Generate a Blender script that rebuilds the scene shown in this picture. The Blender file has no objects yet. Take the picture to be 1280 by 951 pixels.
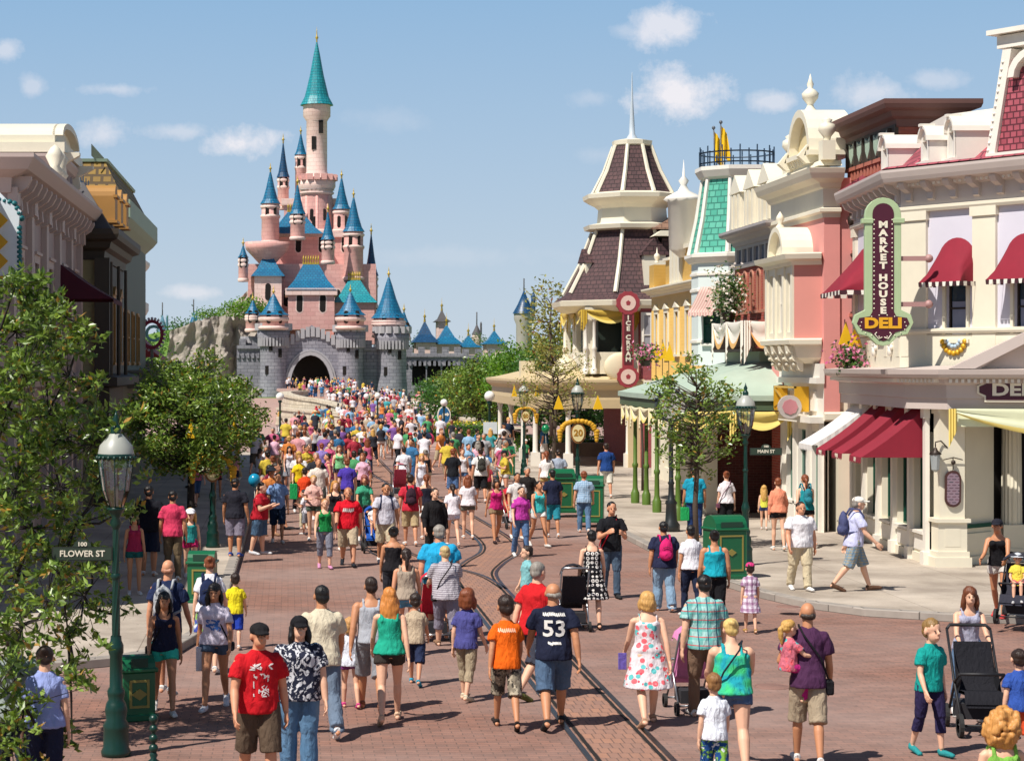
import bpy, bmesh, math, random
from math import sin, cos, pi, radians, sqrt, atan2
from mathutils import Vector, Matrix, noise
from mathutils.bvhtree import BVHTree
random.seed(7)
SC = bpy.context.scene
COL = SC.collection
F = 2600.0; HC = 4.3; VX = 360.0; HY = 457.0
def GX(px, Y): return (px - VX) * Y / F
def GZ(py, Y): return HC + (HY - py) * Y / F
def GY(py, z=0.0): return F * (HC - z) / (py - HY)

# ------------------------------------------------------------ materials
def lin(h):
    if isinstance(h, str):
        h = h.lstrip('#'); c = [int(h[i:i+2], 16) / 255 for i in (0, 2, 4)]
    else: c = h
    return tuple((x / 12.92 if x <= .04045 else ((x + .055) / 1.055) ** 2.4) for x in c) + (1.0,)
def shade(c, f): return tuple(min(1, x * f) for x in c[:3]) + (1.0,)
class NT:
    def __init__(s, m): s.t = m.node_tree; s.n = s.t.nodes; s.l = s.t.links
    def N(s, typ, **kw):
        n = s.n.new(typ)
        for k, v in kw.items():
            if k in n.inputs.keys(): n.inputs[k].default_value = v
            else: setattr(n, k, v)
        return n
    def L(s, a, b): s.l.new(a, b)
    def M(s, op, a, b=None, c=None):
        n = s.n.new('ShaderNodeMath'); n.operation = op
        for i, x in enumerate((a, b, c)):
            if x is None: continue
            if isinstance(x, (int, float)): n.inputs[i].default_value = x
            else: s.l.new(x, n.inputs[i])
        return n.outputs[0]
    def mix(s, f, a, b, bt='MIX'):
        n = s.n.new('ShaderNodeMix'); n.data_type = 'RGBA'; n.blend_type = bt
        for i, x in ((0, f), (6, a), (7, b)):
            if isinstance(x, (int, float, tuple)): n.inputs[i].default_value = x
            else: s.l.new(x, n.inputs[i])
        return n.outputs[2]
_mc = {}
TS = bpy.data.scenes.new('scratch')
def evalmesh(o):
    vl = TS.view_layers[0]; vl.update(); dg = vl.depsgraph; return bpy.data.meshes.new_from_object(o.evaluated_get(dg))
def newmat(name):
    m = bpy.data.materials.new(name); m.use_nodes = True
    t = NT(m); b = t.n['Principled BSDF']; return m, t, b
def vary(t, base, amt, scale, coord='Object', detail=5):
    tc = t.N('ShaderNodeTexCoord'); nz = t.N('ShaderNodeTexNoise'); nz.inputs['Scale'].default_value = scale; nz.inputs['Detail'].default_value = detail
    nz.inputs['Roughness'].default_value = .65
    t.L(tc.outputs[coord], nz.inputs['Vector'])
    f = t.M('MULTIPLY_ADD', nz.outputs['Fac'], amt * 2, 1 - amt)
    v = t.N('ShaderNodeCombineXYZ'); [t.L(f, v.inputs[i]) for i in range(3)]
    return t.mix(1.0, base, v.outputs[0], 'MULTIPLY'), nz.outputs['Fac']
def bump(t, b, h, strength=.3, dist=.01):
    n = t.N('ShaderNodeBump', Strength=strength, Distance=dist); t.L(h, n.inputs['Height']); t.L(n.outputs[0], b.inputs['Normal']); return n
def plain(name, c, rough=.6, var=.12, scale=2.5, bs=.15, metal=0, bd=.01, spec=None):
    if name in _mc: return _mc[name]
    m, t, b = newmat(name); col, f = vary(t, lin(c), var, scale)
    t.L(col, b.inputs['Base Color']); b.inputs['Roughness'].default_value = rough; b.inputs['Metallic'].default_value = metal
    if spec is not None: b.inputs['Specular IOR Level'].default_value = spec
    if bs: bump(t, b, f, bs, bd)
    _mc[name] = m; return m
def brickmat(name, c1, c2, mortar, bw, bh, ms=.008, rough=.8, var=.18, off=.5, bs=.5, big=.12, bias=0, rot=False):
    if name in _mc: return _mc[name]
    m, t, b = newmat(name)
    tc = t.N('ShaderNodeTexCoord'); br = t.N('ShaderNodeTexBrick')
    src = tc.outputs['UV']
    if rot:
        mp = t.N('ShaderNodeMapping'); mp.inputs['Rotation'].default_value = (0, 0, pi / 2); t.L(src, mp.inputs[0]); src = mp.outputs[0]
    t.L(src, br.inputs['Vector'])
    br.offset = off
    for k, v in (('Color1', lin(c1)), ('Color2', lin(c2)), ('Mortar', lin(mortar)), ('Scale', 1.0), ('Mortar Size', ms), ('Mortar Smooth', .1), ('Bias', bias), ('Brick Width', bw), ('Row Height', bh)):
        br.inputs[k].default_value = v
    n1 = t.N('ShaderNodeTexNoise', Scale=.35, Detail=6.0); t.L(src, n1.inputs['Vector'])
    f1 = t.M('MULTIPLY_ADD', n1.outputs['Fac'], big * 2, 1 - big)
    n2 = t.N('ShaderNodeTexNoise', Scale=6.0, Detail=6.0); t.L(src, n2.inputs['Vector'])
    f2 = t.M('MULTIPLY_ADD', n2.outputs['Fac'], var * 2, 1 - var)
    f = t.M('MULTIPLY', f1, f2)
    v = t.N('ShaderNodeCombineXYZ'); [t.L(f, v.inputs[i]) for i in range(3)]
    t.L(t.mix(1.0, br.outputs['Color'], v.outputs[0], 'MULTIPLY'), b.inputs['Base Color'])
    b.inputs['Roughness'].default_value = rough
    h = t.M('SUBTRACT', t.M('MULTIPLY', n2.outputs['Fac'], .3), br.outputs['Fac'])
    bump(t, b, h, bs, .012)
    _mc[name] = m; return m
def clapmat(name, c, pitch=.14, rough=.6):
    if name in _mc: return _mc[name]
    m, t, b = newmat(name); tc = t.N('ShaderNodeTexCoord'); sp = t.N('ShaderNodeSeparateXYZ'); t.L(tc.outputs['UV'], sp.inputs[0])
    fr = t.M('FRACT', t.M('DIVIDE', sp.outputs[1], pitch))
    col, f = vary(t, lin(c), .1, 2)
    t.L(col, b.inputs['Base Color']); b.inputs['Roughness'].default_value = rough
    bump(t, b, t.M('SUBTRACT', 1, fr), .9, .03)
    _mc[name] = m; return m
def stripemat(name, c1, c2, w=.12, rough=.75):
    if name in _mc: return _mc[name]
    m, t, b = newmat(name); tc = t.N('ShaderNodeTexCoord'); sp = t.N('ShaderNodeSeparateXYZ'); t.L(tc.outputs['UV'], sp.inputs[0])
    k = t.M('GREATER_THAN', t.M('FRACT', t.M('DIVIDE', sp.outputs[0], w)), .5)
    t.L(t.mix(k, lin(c1), lin(c2)), b.inputs['Base Color']); b.inputs['Roughness'].default_value = rough
    _mc[name] = m; return m
def glassmat(name, c, rough=.06):
    if name in _mc: return _mc[name]
    m, t, b = newmat(name); col, f = vary(t, lin(c), .35, 1.3)
    t.L(col, b.inputs['Base Color']); b.inputs['Roughness'].default_value = rough
    b.inputs['Specular IOR Level'].default_value = .9; bump(t, b, f, .04, .02)
    _mc[name] = m; return m
def clearglass():
    if 'clear' in _mc: return _mc['clear']
    m, t, b = newmat('lantern_glass'); out = t.n['Material Output']
    tr = t.N('ShaderNodeBsdfTransparent'); gl = t.N('ShaderNodeBsdfGlossy', Roughness=.05); mx = t.N('ShaderNodeMixShader'); fr = t.N('ShaderNodeFresnel', IOR=1.6)
    tr.inputs[0].default_value = (.86, .88, .88, 1)
    t.L(t.M('MULTIPLY_ADD', fr.outputs[0], 1.0, .1), mx.inputs[0]); t.L(tr.outputs[0], mx.inputs[1]); t.L(gl.outputs[0], mx.inputs[2]); t.L(mx.outputs[0], out.inputs[0])
    _mc['clear'] = m; return m
def leafmat(name, c1, c2, trans=.35, rough=.4, dead=None):
    if name in _mc: return _mc[name]
    m, t, b = newmat(name); out = t.n['Material Output']
    g = t.N('ShaderNodeNewGeometry'); col = t.mix(g.outputs['Random Per Island'], lin(c1), lin(c2))
    nz = t.N('ShaderNodeTexNoise', Scale=.9, Detail=3.0); tc = t.N('ShaderNodeTexCoord'); t.L(tc.outputs['Object'], nz.inputs['Vector'])
    f = t.M('MULTIPLY_ADD', nz.outputs['Fac'], 1.0, .5); v = t.N('ShaderNodeCombineXYZ'); [t.L(f, v.inputs[i]) for i in range(3)]
    col = t.mix(1.0, col, v.outputs[0], 'MULTIPLY')
    if dead:
        k = t.M('GREATER_THAN', t.M('FRACT', t.M('MULTIPLY', g.outputs['Random Per Island'], 17.3)), .955); col = t.mix(k, col, lin(dead))
    t.L(col, b.inputs['Base Color']); b.inputs['Roughness'].default_value = rough
    tl = t.N('ShaderNodeBsdfTranslucent'); t.L(t.mix(1.0, col, (1.5, 1.6, .7, 1), 'MULTIPLY'), tl.inputs[0])
    mx = t.N('ShaderNodeMixShader'); mx.inputs[0].default_value = trans
    t.L(b.outputs[0], mx.inputs[1]); t.L(tl.outputs[0], mx.inputs[2]); t.L(mx.outputs[0], out.inputs[0])
    _mc[name] = m; return m

# ------------------------------------------------------------ mesh builder
class Fr:
    """wall frame: u to the right seen from outside, v outwards, z up"""
    def __init__(s, p0, p1, z=0):
        s.o = Vector((p0[0], p0[1], z)); d = Vector((p1[0] - p0[0], p1[1] - p0[1], 0)); s.len = d.length; s.U = d.normalized()
        s.V = Vector((s.U.y, -s.U.x, 0)); s.W = Vector((0, 0, 1))
    def __call__(s, p): return s.o + s.U * p[0] + s.V * p[1] + s.W * p[2]
class MB:
    def __init__(s, fr=None): s.V = []; s.Fs = []; s.M = []; s.S = []; s.UV = []; s.fr = fr; s.flip = False
    def T(s, p): return s.fr(p) if s.fr else Vector(p)
    def poly(s, pts, mi=0, uv=None, sm=False):
        i = len(s.V); s.V += [s.T(p) for p in pts]; s.Fs.append(tuple(range(i, i + len(pts)))); s.M.append(mi); s.UV.append(uv); s.S.append(sm)
    def box(s, x0, x1, y0, y1, z0, z1, mi=0, skip=''):
        c = [(x0,y0,z0),(x1,y0,z0),(x1,y1,z0),(x0,y1,z0),(x0,y0,z1),(x1,y0,z1),(x1,y1,z1),(x0,y1,z1)]
        for f in ((0,3,2,1),(4,5,6,7),(0,1,5,4),(1,2,6,5),(2,3,7,6),(3,0,4,7)): s.poly([c[k] for k in f], mi)
        return s
    def prism(s, pl, a0, a1, axis='z', mi=0, caps=True, sm=False):
        def mk(p, a):
            if axis == 'z': return (p[0], p[1], a)
            if axis == 'v': return (p[0], a, p[1])
            return (a, p[0], p[1])
        n = len(pl)
        for i in range(n):
            j = (i + 1) % n; s.poly([mk(pl[i], a0), mk(pl[j], a0), mk(pl[j], a1), mk(pl[i], a1)], mi, sm=sm)
        if caps: s.poly([mk(p, a0) for p in reversed(pl)], mi); s.poly([mk(p, a1) for p in pl], mi)
        return s
    def lathe(s, prof, cx=0, cy=0, n=16, mi=0, sm=True, a0=0, a1=2 * pi, ph=0, R=None, sx=1, sy=1):
        R = R or max(p[0] for p in prof); L = 0
        for k in range(len(prof) - 1):
            (r0, z0), (r1, z1) = prof[k], prof[k + 1]; dl = sqrt((r1-r0)**2 + (z1-z0)**2)
            for i in range(n):
                t0 = a0 + (a1-a0) * i / n + ph; t1 = a0 + (a1-a0) * (i+1) / n + ph
                q = [(cx+sx*r0*cos(t0), cy+sy*r0*sin(t0), z0), (cx+sx*r0*cos(t1), cy+sy*r0*sin(t1), z0), (cx+sx*r1*cos(t1), cy+sy*r1*sin(t1), z1), (cx+sx*r1*cos(t0), cy+sy*r1*sin(t0), z1)]
                uv = [(t0*R, L), (t1*R, L), (t1*R, L+dl), (t0*R, L+dl)]
                if r0 < 1e-5: q = q[1:]; uv = uv[1:]
                elif r1 < 1e-5: q = q[:3]; uv = uv[:3]
                s.poly(q, mi, uv, sm)
            L += dl
        return s
    def tube(s, pts, r, n=8, mi=0, sm=True, cap=True):
        pts = [Vector(p) for p in pts]; m = len(pts); r = r if isinstance(r, (list, tuple)) else [r] * m
        rings = []; ref = None
        for i, p in enumerate(pts):
            d = (pts[min(i+1, m-1)] - pts[max(i-1, 0)]).normalized()
            if ref is None: ref = Vector((0,0,1)) if abs(d.z) < .9 else Vector((1,0,0))
            a = d.cross(ref)
            if a.length < 1e-4: a = d.orthogonal()
            a.normalize(); b = a.cross(d); ref = b
            rings.append([p + (a * cos(2*pi*k/n) + b * sin(2*pi*k/n)) * r[i] for k in range(n)])
        for i in range(m - 1):
            for k in range(n):
                j = (k+1) % n; s.poly([rings[i][k], rings[i+1][k], rings[i+1][j], rings[i][j]], mi, None, sm)
        if cap: s.poly(rings[0], mi); s.poly(list(reversed(rings[-1])), mi)
        return s
    def ball(s, c, r, nu=12, nv=8, mi=0):
        r = r if isinstance(r, (list, tuple)) else (r, r, r)
        for i in range(nv):
            a0, a1 = -pi/2 + pi*i/nv, -pi/2 + pi*(i+1)/nv
            for k in range(nu):
                t0, t1 = 2*pi*k/nu, 2*pi*(k+1)/nu
                f = lambda a, t: (c[0]+r[0]*cos(a)*cos(t), c[1]+r[1]*cos(a)*sin(t), c[2]+r[2]*sin(a))
                q = [f(a0,t0), f(a0,t1), f(a1,t1), f(a1,t0)]
                if i == 0: q = q[1:]
                elif i == nv-1: q = q[:3]
                s.poly(q, mi, None, True)
        return s
    def sweep(s, path, prof, mi=0, closed=False, sm=False):
        """profile (out, z) swept along a plan polyline; out is to the right of travel"""
        P = [Vector((p[0], p[1])) for p in path]; n = len(P); N = []
        for i in range(n):
            ds = []
            if closed or i > 0: ds.append((P[i] - P[i-1]).normalized())
            if closed or i < n-1: ds.append((P[(i+1) % n] - P[i]).normalized())
            ns = [Vector((d.y, -d.x)) for d in ds]
            if len(ns) == 2:
                m = ns[0] + ns[1]; m = m / max(.3, (m.length ** 2) / 2)
            else: m = ns[0]
            N.append(m)
        rg = [[(P[i].x + N[i].x*o, P[i].y + N[i].y*o, z) for (o, z) in prof] for i in range(n)]
        for i in range(n if closed else n-1):
            a, b = rg[i], rg[(i+1) % n]
            for k in range(len(prof)-1): s.poly([a[k], b[k], b[k+1], a[k+1]], mi, None, sm)
        if not closed: s.poly(list(reversed(rg[0])), mi); s.poly(rg[-1], mi)
        return s
    def wall(s, u0, u1, z0, z1, ops=(), v=0.0, d=.22, mi=0, mr=None):
        """sheet with rectangular or arched openings (uc, zb, w, h, arch) and their reveals"""
        mr = mi if mr is None else mr
        us = sorted({u0, u1} | {o[0]-o[2]/2 for o in ops} | {o[0]+o[2]/2 for o in ops}); zs = sorted({z0, z1} | {o[1] for o in ops} | {o[1]+o[3] for o in ops})
        for a, b in zip(us, us[1:]):
            for c, e in zip(zs, zs[1:]):
                mu, mz = (a+b)/2, (c+e)/2
                if any(abs(mu-o[0]) < o[2]/2 and o[1] < mz < o[1]+o[3] for o in ops): continue
                s.poly([(a,v,c),(b,v,c),(b,v,e),(a,v,e)], mi)
        for o in ops:
            uc, zb, w, h, ar = o[:5]; l, r, t = uc-w/2, uc+w/2, zb+h
            s.poly([(l,v,zb),(r,v,zb),(r,v-d,zb),(l,v-d,zb)], mr)
            if not ar:
                s.poly([(l,v,zb),(l,v-d,zb),(l,v-d,t),(l,v,t)], mr); s.poly([(r,v-d,zb),(r,v,zb),(r,v,t),(r,v-d,t)], mr); s.poly([(l,v-d,t),(r,v-d,t),(r,v,t),(l,v,t)], mr)
            else:
                ry = min(w/2, h*.45) if ar is True else ar; zc = t-ry
                s.poly([(l,v,zb),(l,v-d,zb),(l,v-d,zc),(l,v,zc)], mr); s.poly([(r,v-d,zb),(r,v,zb),(r,v,zc),(r,v-d,zc)], mr)
                n = 10; pt = [(uc - w/2*cos(pi*k/n), zc + ry*sin(pi*k/n)) for k in range(n+1)]
                for k in range(n):
                    p, q = pt[k], pt[k+1]; s.poly([(p[0],v,p[1]),(p[0],v-d,p[1]),(q[0],v-d,q[1]),(q[0],v,q[1])], mr)
                    s.poly([(p[0],v,p[1]),(q[0],v,q[1]),(q[0],v,t),(p[0],v,t)], mi)
        return s
    def build(s, name, mats, parent=None, bevel=0, weld=True, sub=0):
        me = bpy.data.meshes.new(name); off = Vector((0,0,0)); R = None
        if parent is not None: R = worldm(parent).inverted()
        vs = [(R @ v) if R else v for v in s.V]
        me.from_pydata([tuple(v) for v in vs], [], s.Fs)
        uvl = me.uv_layers.new(name='UVMap').data; Z = Vector((0,0,1)); X = Vector((1,0,0)); k = 0; co = s.V
        for pi_, p in enumerate(me.polygons):
            p.material_index = s.M[pi_]; p.use_smooth = s.S[pi_]; uv = s.UV[pi_]; f = s.Fs[pi_]
            if uv is None:
                nn = Vector((0,0,0)); c0 = co[f[0]]
                for q in range(1, len(f)-1): nn += (co[f[q]]-c0).cross(co[f[q+1]]-c0)
                if nn.length > 0: nn.normalize()
                t = Z.cross(nn)
                if t.length < .15: t = X.copy(); b = Vector((0,1,0))
                else: t.normalize(); b = nn.cross(t)
                for vi in f: uvl[k].uv = (co[vi].dot(t), co[vi].dot(b)); k += 1
            else:
                for q in uv: uvl[k].uv = q; k += 1
        if weld or bevel:
            bm = bmesh.new(); bm.from_mesh(me); bmesh.ops.remove_doubles(bm, verts=bm.verts, dist=1e-4)
            if bevel:
                es = [e for e in bm.edges if len(e.link_faces) == 2 and e.calc_face_angle(0) > .5 and not (e.link_faces[0].smooth and e.link_faces[1].smooth)]
                bmesh.ops.bevel(bm, geom=es, offset=bevel, segments=1, affect='EDGES', clamp_overlap=True)
            bm.to_mesh(me); bm.free()
        mats = mats if isinstance(mats, (list, tuple)) else [mats]
        for m in mats: me.materials.append(m)
        o = bpy.data.objects.new(name, me); COL.objects.link(o)
        if parent is not None: o.parent = parent
        return o
def worldm(o):
    m = o.matrix_basis.copy()
    while o.parent is not None: o = o.parent; m = o.matrix_basis @ m
    return m
def tag(o, label=None, cat=None, group=None, kind=None):
    if label: o['label'] = label
    if cat: o['category'] = cat
    if group: o['group'] = group
    if kind: o['kind'] = kind
    return o
def thing(name, loc, label, cat, group=None, rz=0):
    o = bpy.data.objects.new(name, None); COL.objects.link(o); o.location = loc; o.rotation_euler = (0, 0, rz); o.empty_display_size = .3
    return tag(o, label, cat, group)
def copy_tree(o, parent=None):
    c = o.copy(); COL.objects.link(c); c.parent = parent
    for ch in [x for x in bpy.data.objects if x.parent == o]: copy_tree(ch, c)
    return c
def textobj(name, s, size, mat, parent, M, ext=.012, sx=1.0, off=0.0, sp=1.0):
    """lettering as a mesh; M maps text plane (x right, y up, z towards reader) to world"""
    cu = bpy.data.curves.new('t', 'FONT'); cu.body = s; cu.size = size; cu.extrude = ext; cu.align_x = 'CENTER'; cu.align_y = 'CENTER'; cu.offset = off; cu.space_character = sp; cu.resolution_u = 3
    o = bpy.data.objects.new('t', cu); TS.collection.objects.link(o); me = evalmesh(o)
    bpy.data.objects.remove(o); me.name = name
    R = worldm(parent).inverted() @ M @ Matrix.Diagonal((sx, 1, 1, 1)) if parent else M
    me.transform(R); me.materials.clear(); me.materials.append(mat)
    o = bpy.data.objects.new(name, me); COL.objects.link(o)
    if parent: o.parent = parent
    return o
def TM(fr, u, v, z):
    """matrix putting text on a wall frame"""
    m = Matrix.Identity(4); p = fr((u, v, z))
    for i in range(3): m[i][0] = fr.U[i]; m[i][1] = fr.W[i]; m[i][2] = fr.V[i]; m[i][3] = p[i]
    return m
GL_D = None
def window(parent, fr, uc, zb, w, h, arch=False, fm=None, gm=None, nx=1, ny=2, sm_=None, d=.12, sur=.08, sill=True, fw=.045, hood=None, name='window'):
    fb = MB(fr); l, r, t = uc-w/2, uc+w/2, zb+h; v0, v1 = -d, -d+.05
    ry = (min(w/2, h*.45) if arch is True else arch) if arch else 0
    # casement frame
    fb.box(l, l+fw, v0, v1, zb, t-ry, 0); fb.box(r-fw, r, v0, v1, zb, t-ry, 0); fb.box(l+fw, r-fw, v0, v1, zb, zb+fw, 0)
    if not arch: fb.box(l+fw, r-fw, v0, v1, t-fw, t, 0)
    else:
        n = 10; o_ = [(uc-w/2*cos(pi*k/n), t-ry+ry*sin(pi*k/n)) for k in range(n+1)]; i_ = [(uc-(w/2-fw)*cos(pi*k/n), t-ry+(ry-fw)*sin(pi*k/n)) for k in range(n+1)]
        for k in range(n): fb.prism([o_[k], o_[k+1], i_[k+1], i_[k]], v0, v1, 'v', 0)
    for i in range(1, nx): x = l + w*i/nx; fb.box(x-fw*.35, x+fw*.35, v0+.01, v1-.01, zb+fw, t-fw-(ry*.1), 0)
    for i in range(1, ny): z = zb + (h-ry*.5)*i/ny; fb.box(l+fw, r-fw, v0+.012, v1+.002, z-fw*.45, z+fw*.45, 0)
    if sm_:
        s = sur
        fb.box(l-s, l, -.01, .05, zb, t-ry, 1); fb.box(r, r+s, -.01, .05, zb, t-ry, 1)
        if not arch: fb.box(l-s, r+s, -.01, .055, t, t+s, 1)
        else:
            o_ = [(uc-(w/2+s)*cos(pi*k/n), t-ry+(ry+s)*sin(pi*k/n)) for k in range(n+1)]; i_ = [(uc-w/2*cos(pi*k/n), t-ry+ry*sin(pi*k/n)) for k in range(n+1)]
            for k in range(n): fb.prism([o_[k], o_[k+1], i_[k+1], i_[k]], -.01, .052, 'v', 1)
        if sill: fb.box(l-s-.04, r+s+.04, -.01, .11, zb-.08, zb-.001, 1)
        if hood == 'flat': fb.box(l-s-.05, r+s+.05, -.01, .12, t+s+.06, t+s+.13, 1); fb.box(l-s, r+s, -.01, .06, t+s, t+s+.06, 1)
        if hood == 'ped':
            fb.prism([(l-s-.06, t+s+.03), (r+s+.06, t+s+.03), (uc, t+s+.03+w*.35)], -.01, .1, 'v', 1); fb.box(l-s, r+s, -.01, .06, t+s, t+s+.03, 1)
    o = fb.build(name, [fm, sm_ or fm], parent)
    pb = MB(fr)
    if arch:
        n = 10; pb.poly([(l, v0+.015, zb), (r, v0+.015, zb)] + [(uc+(w/2)*cos(pi*k/n), v0+.015, t-ry+ry*sin(pi*k/n)) for k in range(n+1)], 0)
    else: pb.poly([(l, v0+.015, zb), (r, v0+.015, zb), (r, v0+.015, t), (l, v0+.015, t)], 0)
    pb.build('pane', gm, o)
    return o
# ------------------------------------------------------------ camera, sun, sky
cam = bpy.data.cameras.new('camera'); camo = bpy.data.objects.new('camera', cam); COL.objects.link(camo); SC.camera = camo
camo.location = (0, 0, HC); camo.rotation_euler = (radians(90), 0, 0)
cam.sensor_width = 36; cam.lens = 36 * F / 1280; cam.shift_x = (640 - VX) / 1280; cam.shift_y = -(475.5 - HY) / 1280
cam.clip_start = .3; cam.clip_end = 6000
cam.dof.use_dof = True; cam.dof.focus_distance = 44; cam.dof.aperture_fstop = 6.3
EL = 55; AZ = atan2(.64, .77)
sl = bpy.data.lights.new('sun', 'SUN'); so = bpy.data.objects.new('sun', sl); COL.objects.link(so)
d = Vector((cos(AZ) * cos(radians(EL)), sin(AZ) * cos(radians(EL)), -sin(radians(EL))))
so.rotation_euler = d.to_track_quat('-Z', 'Y').to_euler(); sl.energy = 4.8; sl.angle = radians(.5); sl.color = (1, .945, .87)
w = bpy.data.worlds.new('World'); SC.world = w; w.use_nodes = True
class WT(NT):
    def __init__(s, w): s.t = w.node_tree; s.n = s.t.nodes; s.l = s.t.links
t = WT(w); bg = t.n['Background']; sky = t.N('ShaderNodeTexSky'); sky.sky_type = 'NISHITA'; sky.sun_disc = False
sky.sun_elevation = radians(EL); sky.sun_rotation = atan2(-d.x, -d.y); sky.air_density = 1.1; sky.dust_density = .5; sky.ozone_density = 2.6; sky.altitude = 50
bg.inputs['Strength'].default_value = .051
tc = t.N('ShaderNodeTexCoord'); sp = t.N('ShaderNodeSeparateXYZ'); t.L(tc.outputs['Generated'], sp.inputs[0])
ym = t.M('MAXIMUM', sp.outputs[1], .02); u = t.M('DIVIDE', sp.outputs[0], ym); v = t.M('DIVIDE', sp.outputs[2], ym)
cv = t.N('ShaderNodeCombineXYZ'); t.L(u, cv.inputs[0]); t.L(v, cv.inputs[1])
nz = t.N('ShaderNodeTexNoise', Scale=42.0, Detail=12.0, Roughness=.68); t.L(cv.outputs[0], nz.inputs['Vector'])
nz2 = t.N('ShaderNodeTexNoise', Scale=13.0, Detail=4.0); t.L(cv.outputs[0], nz2.inputs['Vector'])
acc = None
for (px, py, ww, hh, s_) in ((836, 30, 48, 24, .75), (846, 118, 52, 30, .95), (300, 178, 48, 17, .85), (128, 168, 28, 18, .55), (966, 127, 26, 12, .55), (1090, 116, 60, 20, .55), (225, 165, 46, 10, .4), (135, 112, 44, 8, .4), (8, 62, 14, 12, .5), (42, 108, 14, 14, .4), (245, 366, 34, 8, .5), (740, 122, 22, 10, .22), (780, 38, 22, 10, .3), (755, 195, 30, 10, .15), (480, 150, 50, 14, .12), (560, 320, 120, 12, .12), (1160, 100, 40, 12, .35)):
    a = t.M('DIVIDE', t.M('SUBTRACT', u, (px - VX) / F), ww / F); b = t.M('DIVIDE', t.M('SUBTRACT', v, (HY - py) / F), hh / F)
    r2 = t.M('SQRT', t.M('ADD', t.M('MULTIPLY', a, a), t.M('MULTIPLY', b, b)))
    k = t.M('SUBTRACT', t.M('MULTIPLY_ADD', nz.outputs['Fac'], 3.4, -.55), r2); k = t.M('ADD', k, t.M('MULTIPLY', nz2.outputs['Fac'], .3))
    k = t.M('MULTIPLY', t.M('MINIMUM', t.M('MAXIMUM', t.M('MULTIPLY', k, 1.0), 0), 1), s_)
    acc = k if acc is None else t.M('MAXIMUM', acc, k)
acc = t.M('MULTIPLY', acc, t.M('GREATER_THAN', sp.outputs[1], .1))
zc_ = t.M('MAXIMUM', sp.outputs[2], 0); gr_ = t.M('MINIMUM', t.M('MULTIPLY', zc_, 5.2), 1); hz_ = t.mix(gr_, (9.6, 11.2, 12.9, 1), (4.4, 7.8, 12.0, 1))
base = t.mix(t.M('MULTIPLY', t.M('MAXIMUM', t.M('MINIMUM', t.M('MULTIPLY_ADD', zc_, -8.0, 2.5), 1), 0), .88), sky.outputs[0], hz_)
cl = t.mix(t.M('MULTIPLY', acc, .85), base, (15.8, 14.9, 15.1, 1))
t.L(cl, bg.inputs['Color'])
vs = SC.view_settings; vs.view_transform = 'Standard'; vs.look = 'None'; vs.gamma = 1; vs.exposure = .3
SC.render.engine = 'CYCLES'

# ------------------------------------------------------------ ground
PAVE = brickmat('paver', '#9a6450', '#86604f', '#7b5f52', .22, .11, .006, .8, .14, bs=.25, big=.2)
# colour drift of the worn road: rosier and greyer patches
def roadmat():
    m, t, b = newmat('road_paver'); tc = t.N('ShaderNodeTexCoord'); br = t.N('ShaderNodeTexBrick'); t.L(tc.outputs['UV'], br.inputs['Vector'])
    for k, v_ in (('Color1', lin('#916858')), ('Color2', lin('#7c5c50')), ('Mortar', lin('#5e473d')), ('Scale', 1.0), ('Mortar Size', .007), ('Brick Width', .24), ('Row Height', .12), ('Mortar Smooth', .2)): br.inputs[k].default_value = v_
    n1 = t.N('ShaderNodeTexNoise', Scale=.22, Detail=7.0, Roughness=.6); mp = t.N('ShaderNodeMapping'); mp.inputs['Scale'].default_value = (.55, 1, 1); t.L(tc.outputs['Object'], mp.inputs[0]); t.L(mp.outputs[0], n1.inputs['Vector'])
    n3 = t.N('ShaderNodeTexNoise', Scale=2.2, Detail=8.0, Roughness=.7); t.L(tc.outputs['Object'], n3.inputs['Vector'])
    r1 = t.N('ShaderNodeMapRange', **{'From Min': .38, 'From Max': .62}); t.L(n1.outputs['Fac'], r1.inputs[0])
    c = t.mix(t.M('MULTIPLY', r1.outputs[0], .6), br.outputs['Color'], lin('#97827a'))
    f = t.M('MULTIPLY_ADD', n3.outputs['Fac'], .9, .55); vv = t.N('ShaderNodeCombineXYZ'); [t.L(f, vv.inputs[i]) for i in range(3)]
    c = t.mix(1.0, c, vv.outputs[0], 'MULTIPLY'); t.L(c, b.inputs['Base Color']); b.inputs['Roughness'].default_value = .85
    vo = t.N('ShaderNodeTexVoronoi', Scale=1.6); t.L(tc.outputs['Object'], vo.inputs['Vector'])
    sp_ = t.M('LESS_THAN', vo.outputs['Distance'], .035); c2 = t.mix(t.M('MULTIPLY', sp_, .55), c, lin('#4a3a33')); t.L(c2, b.inputs['Base Color'])
    bump(t, b, t.M('SUBTRACT', n3.outputs['Fac'], br.outputs['Fac']), .3, .01); return m
ROAD = roadmat()
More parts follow.
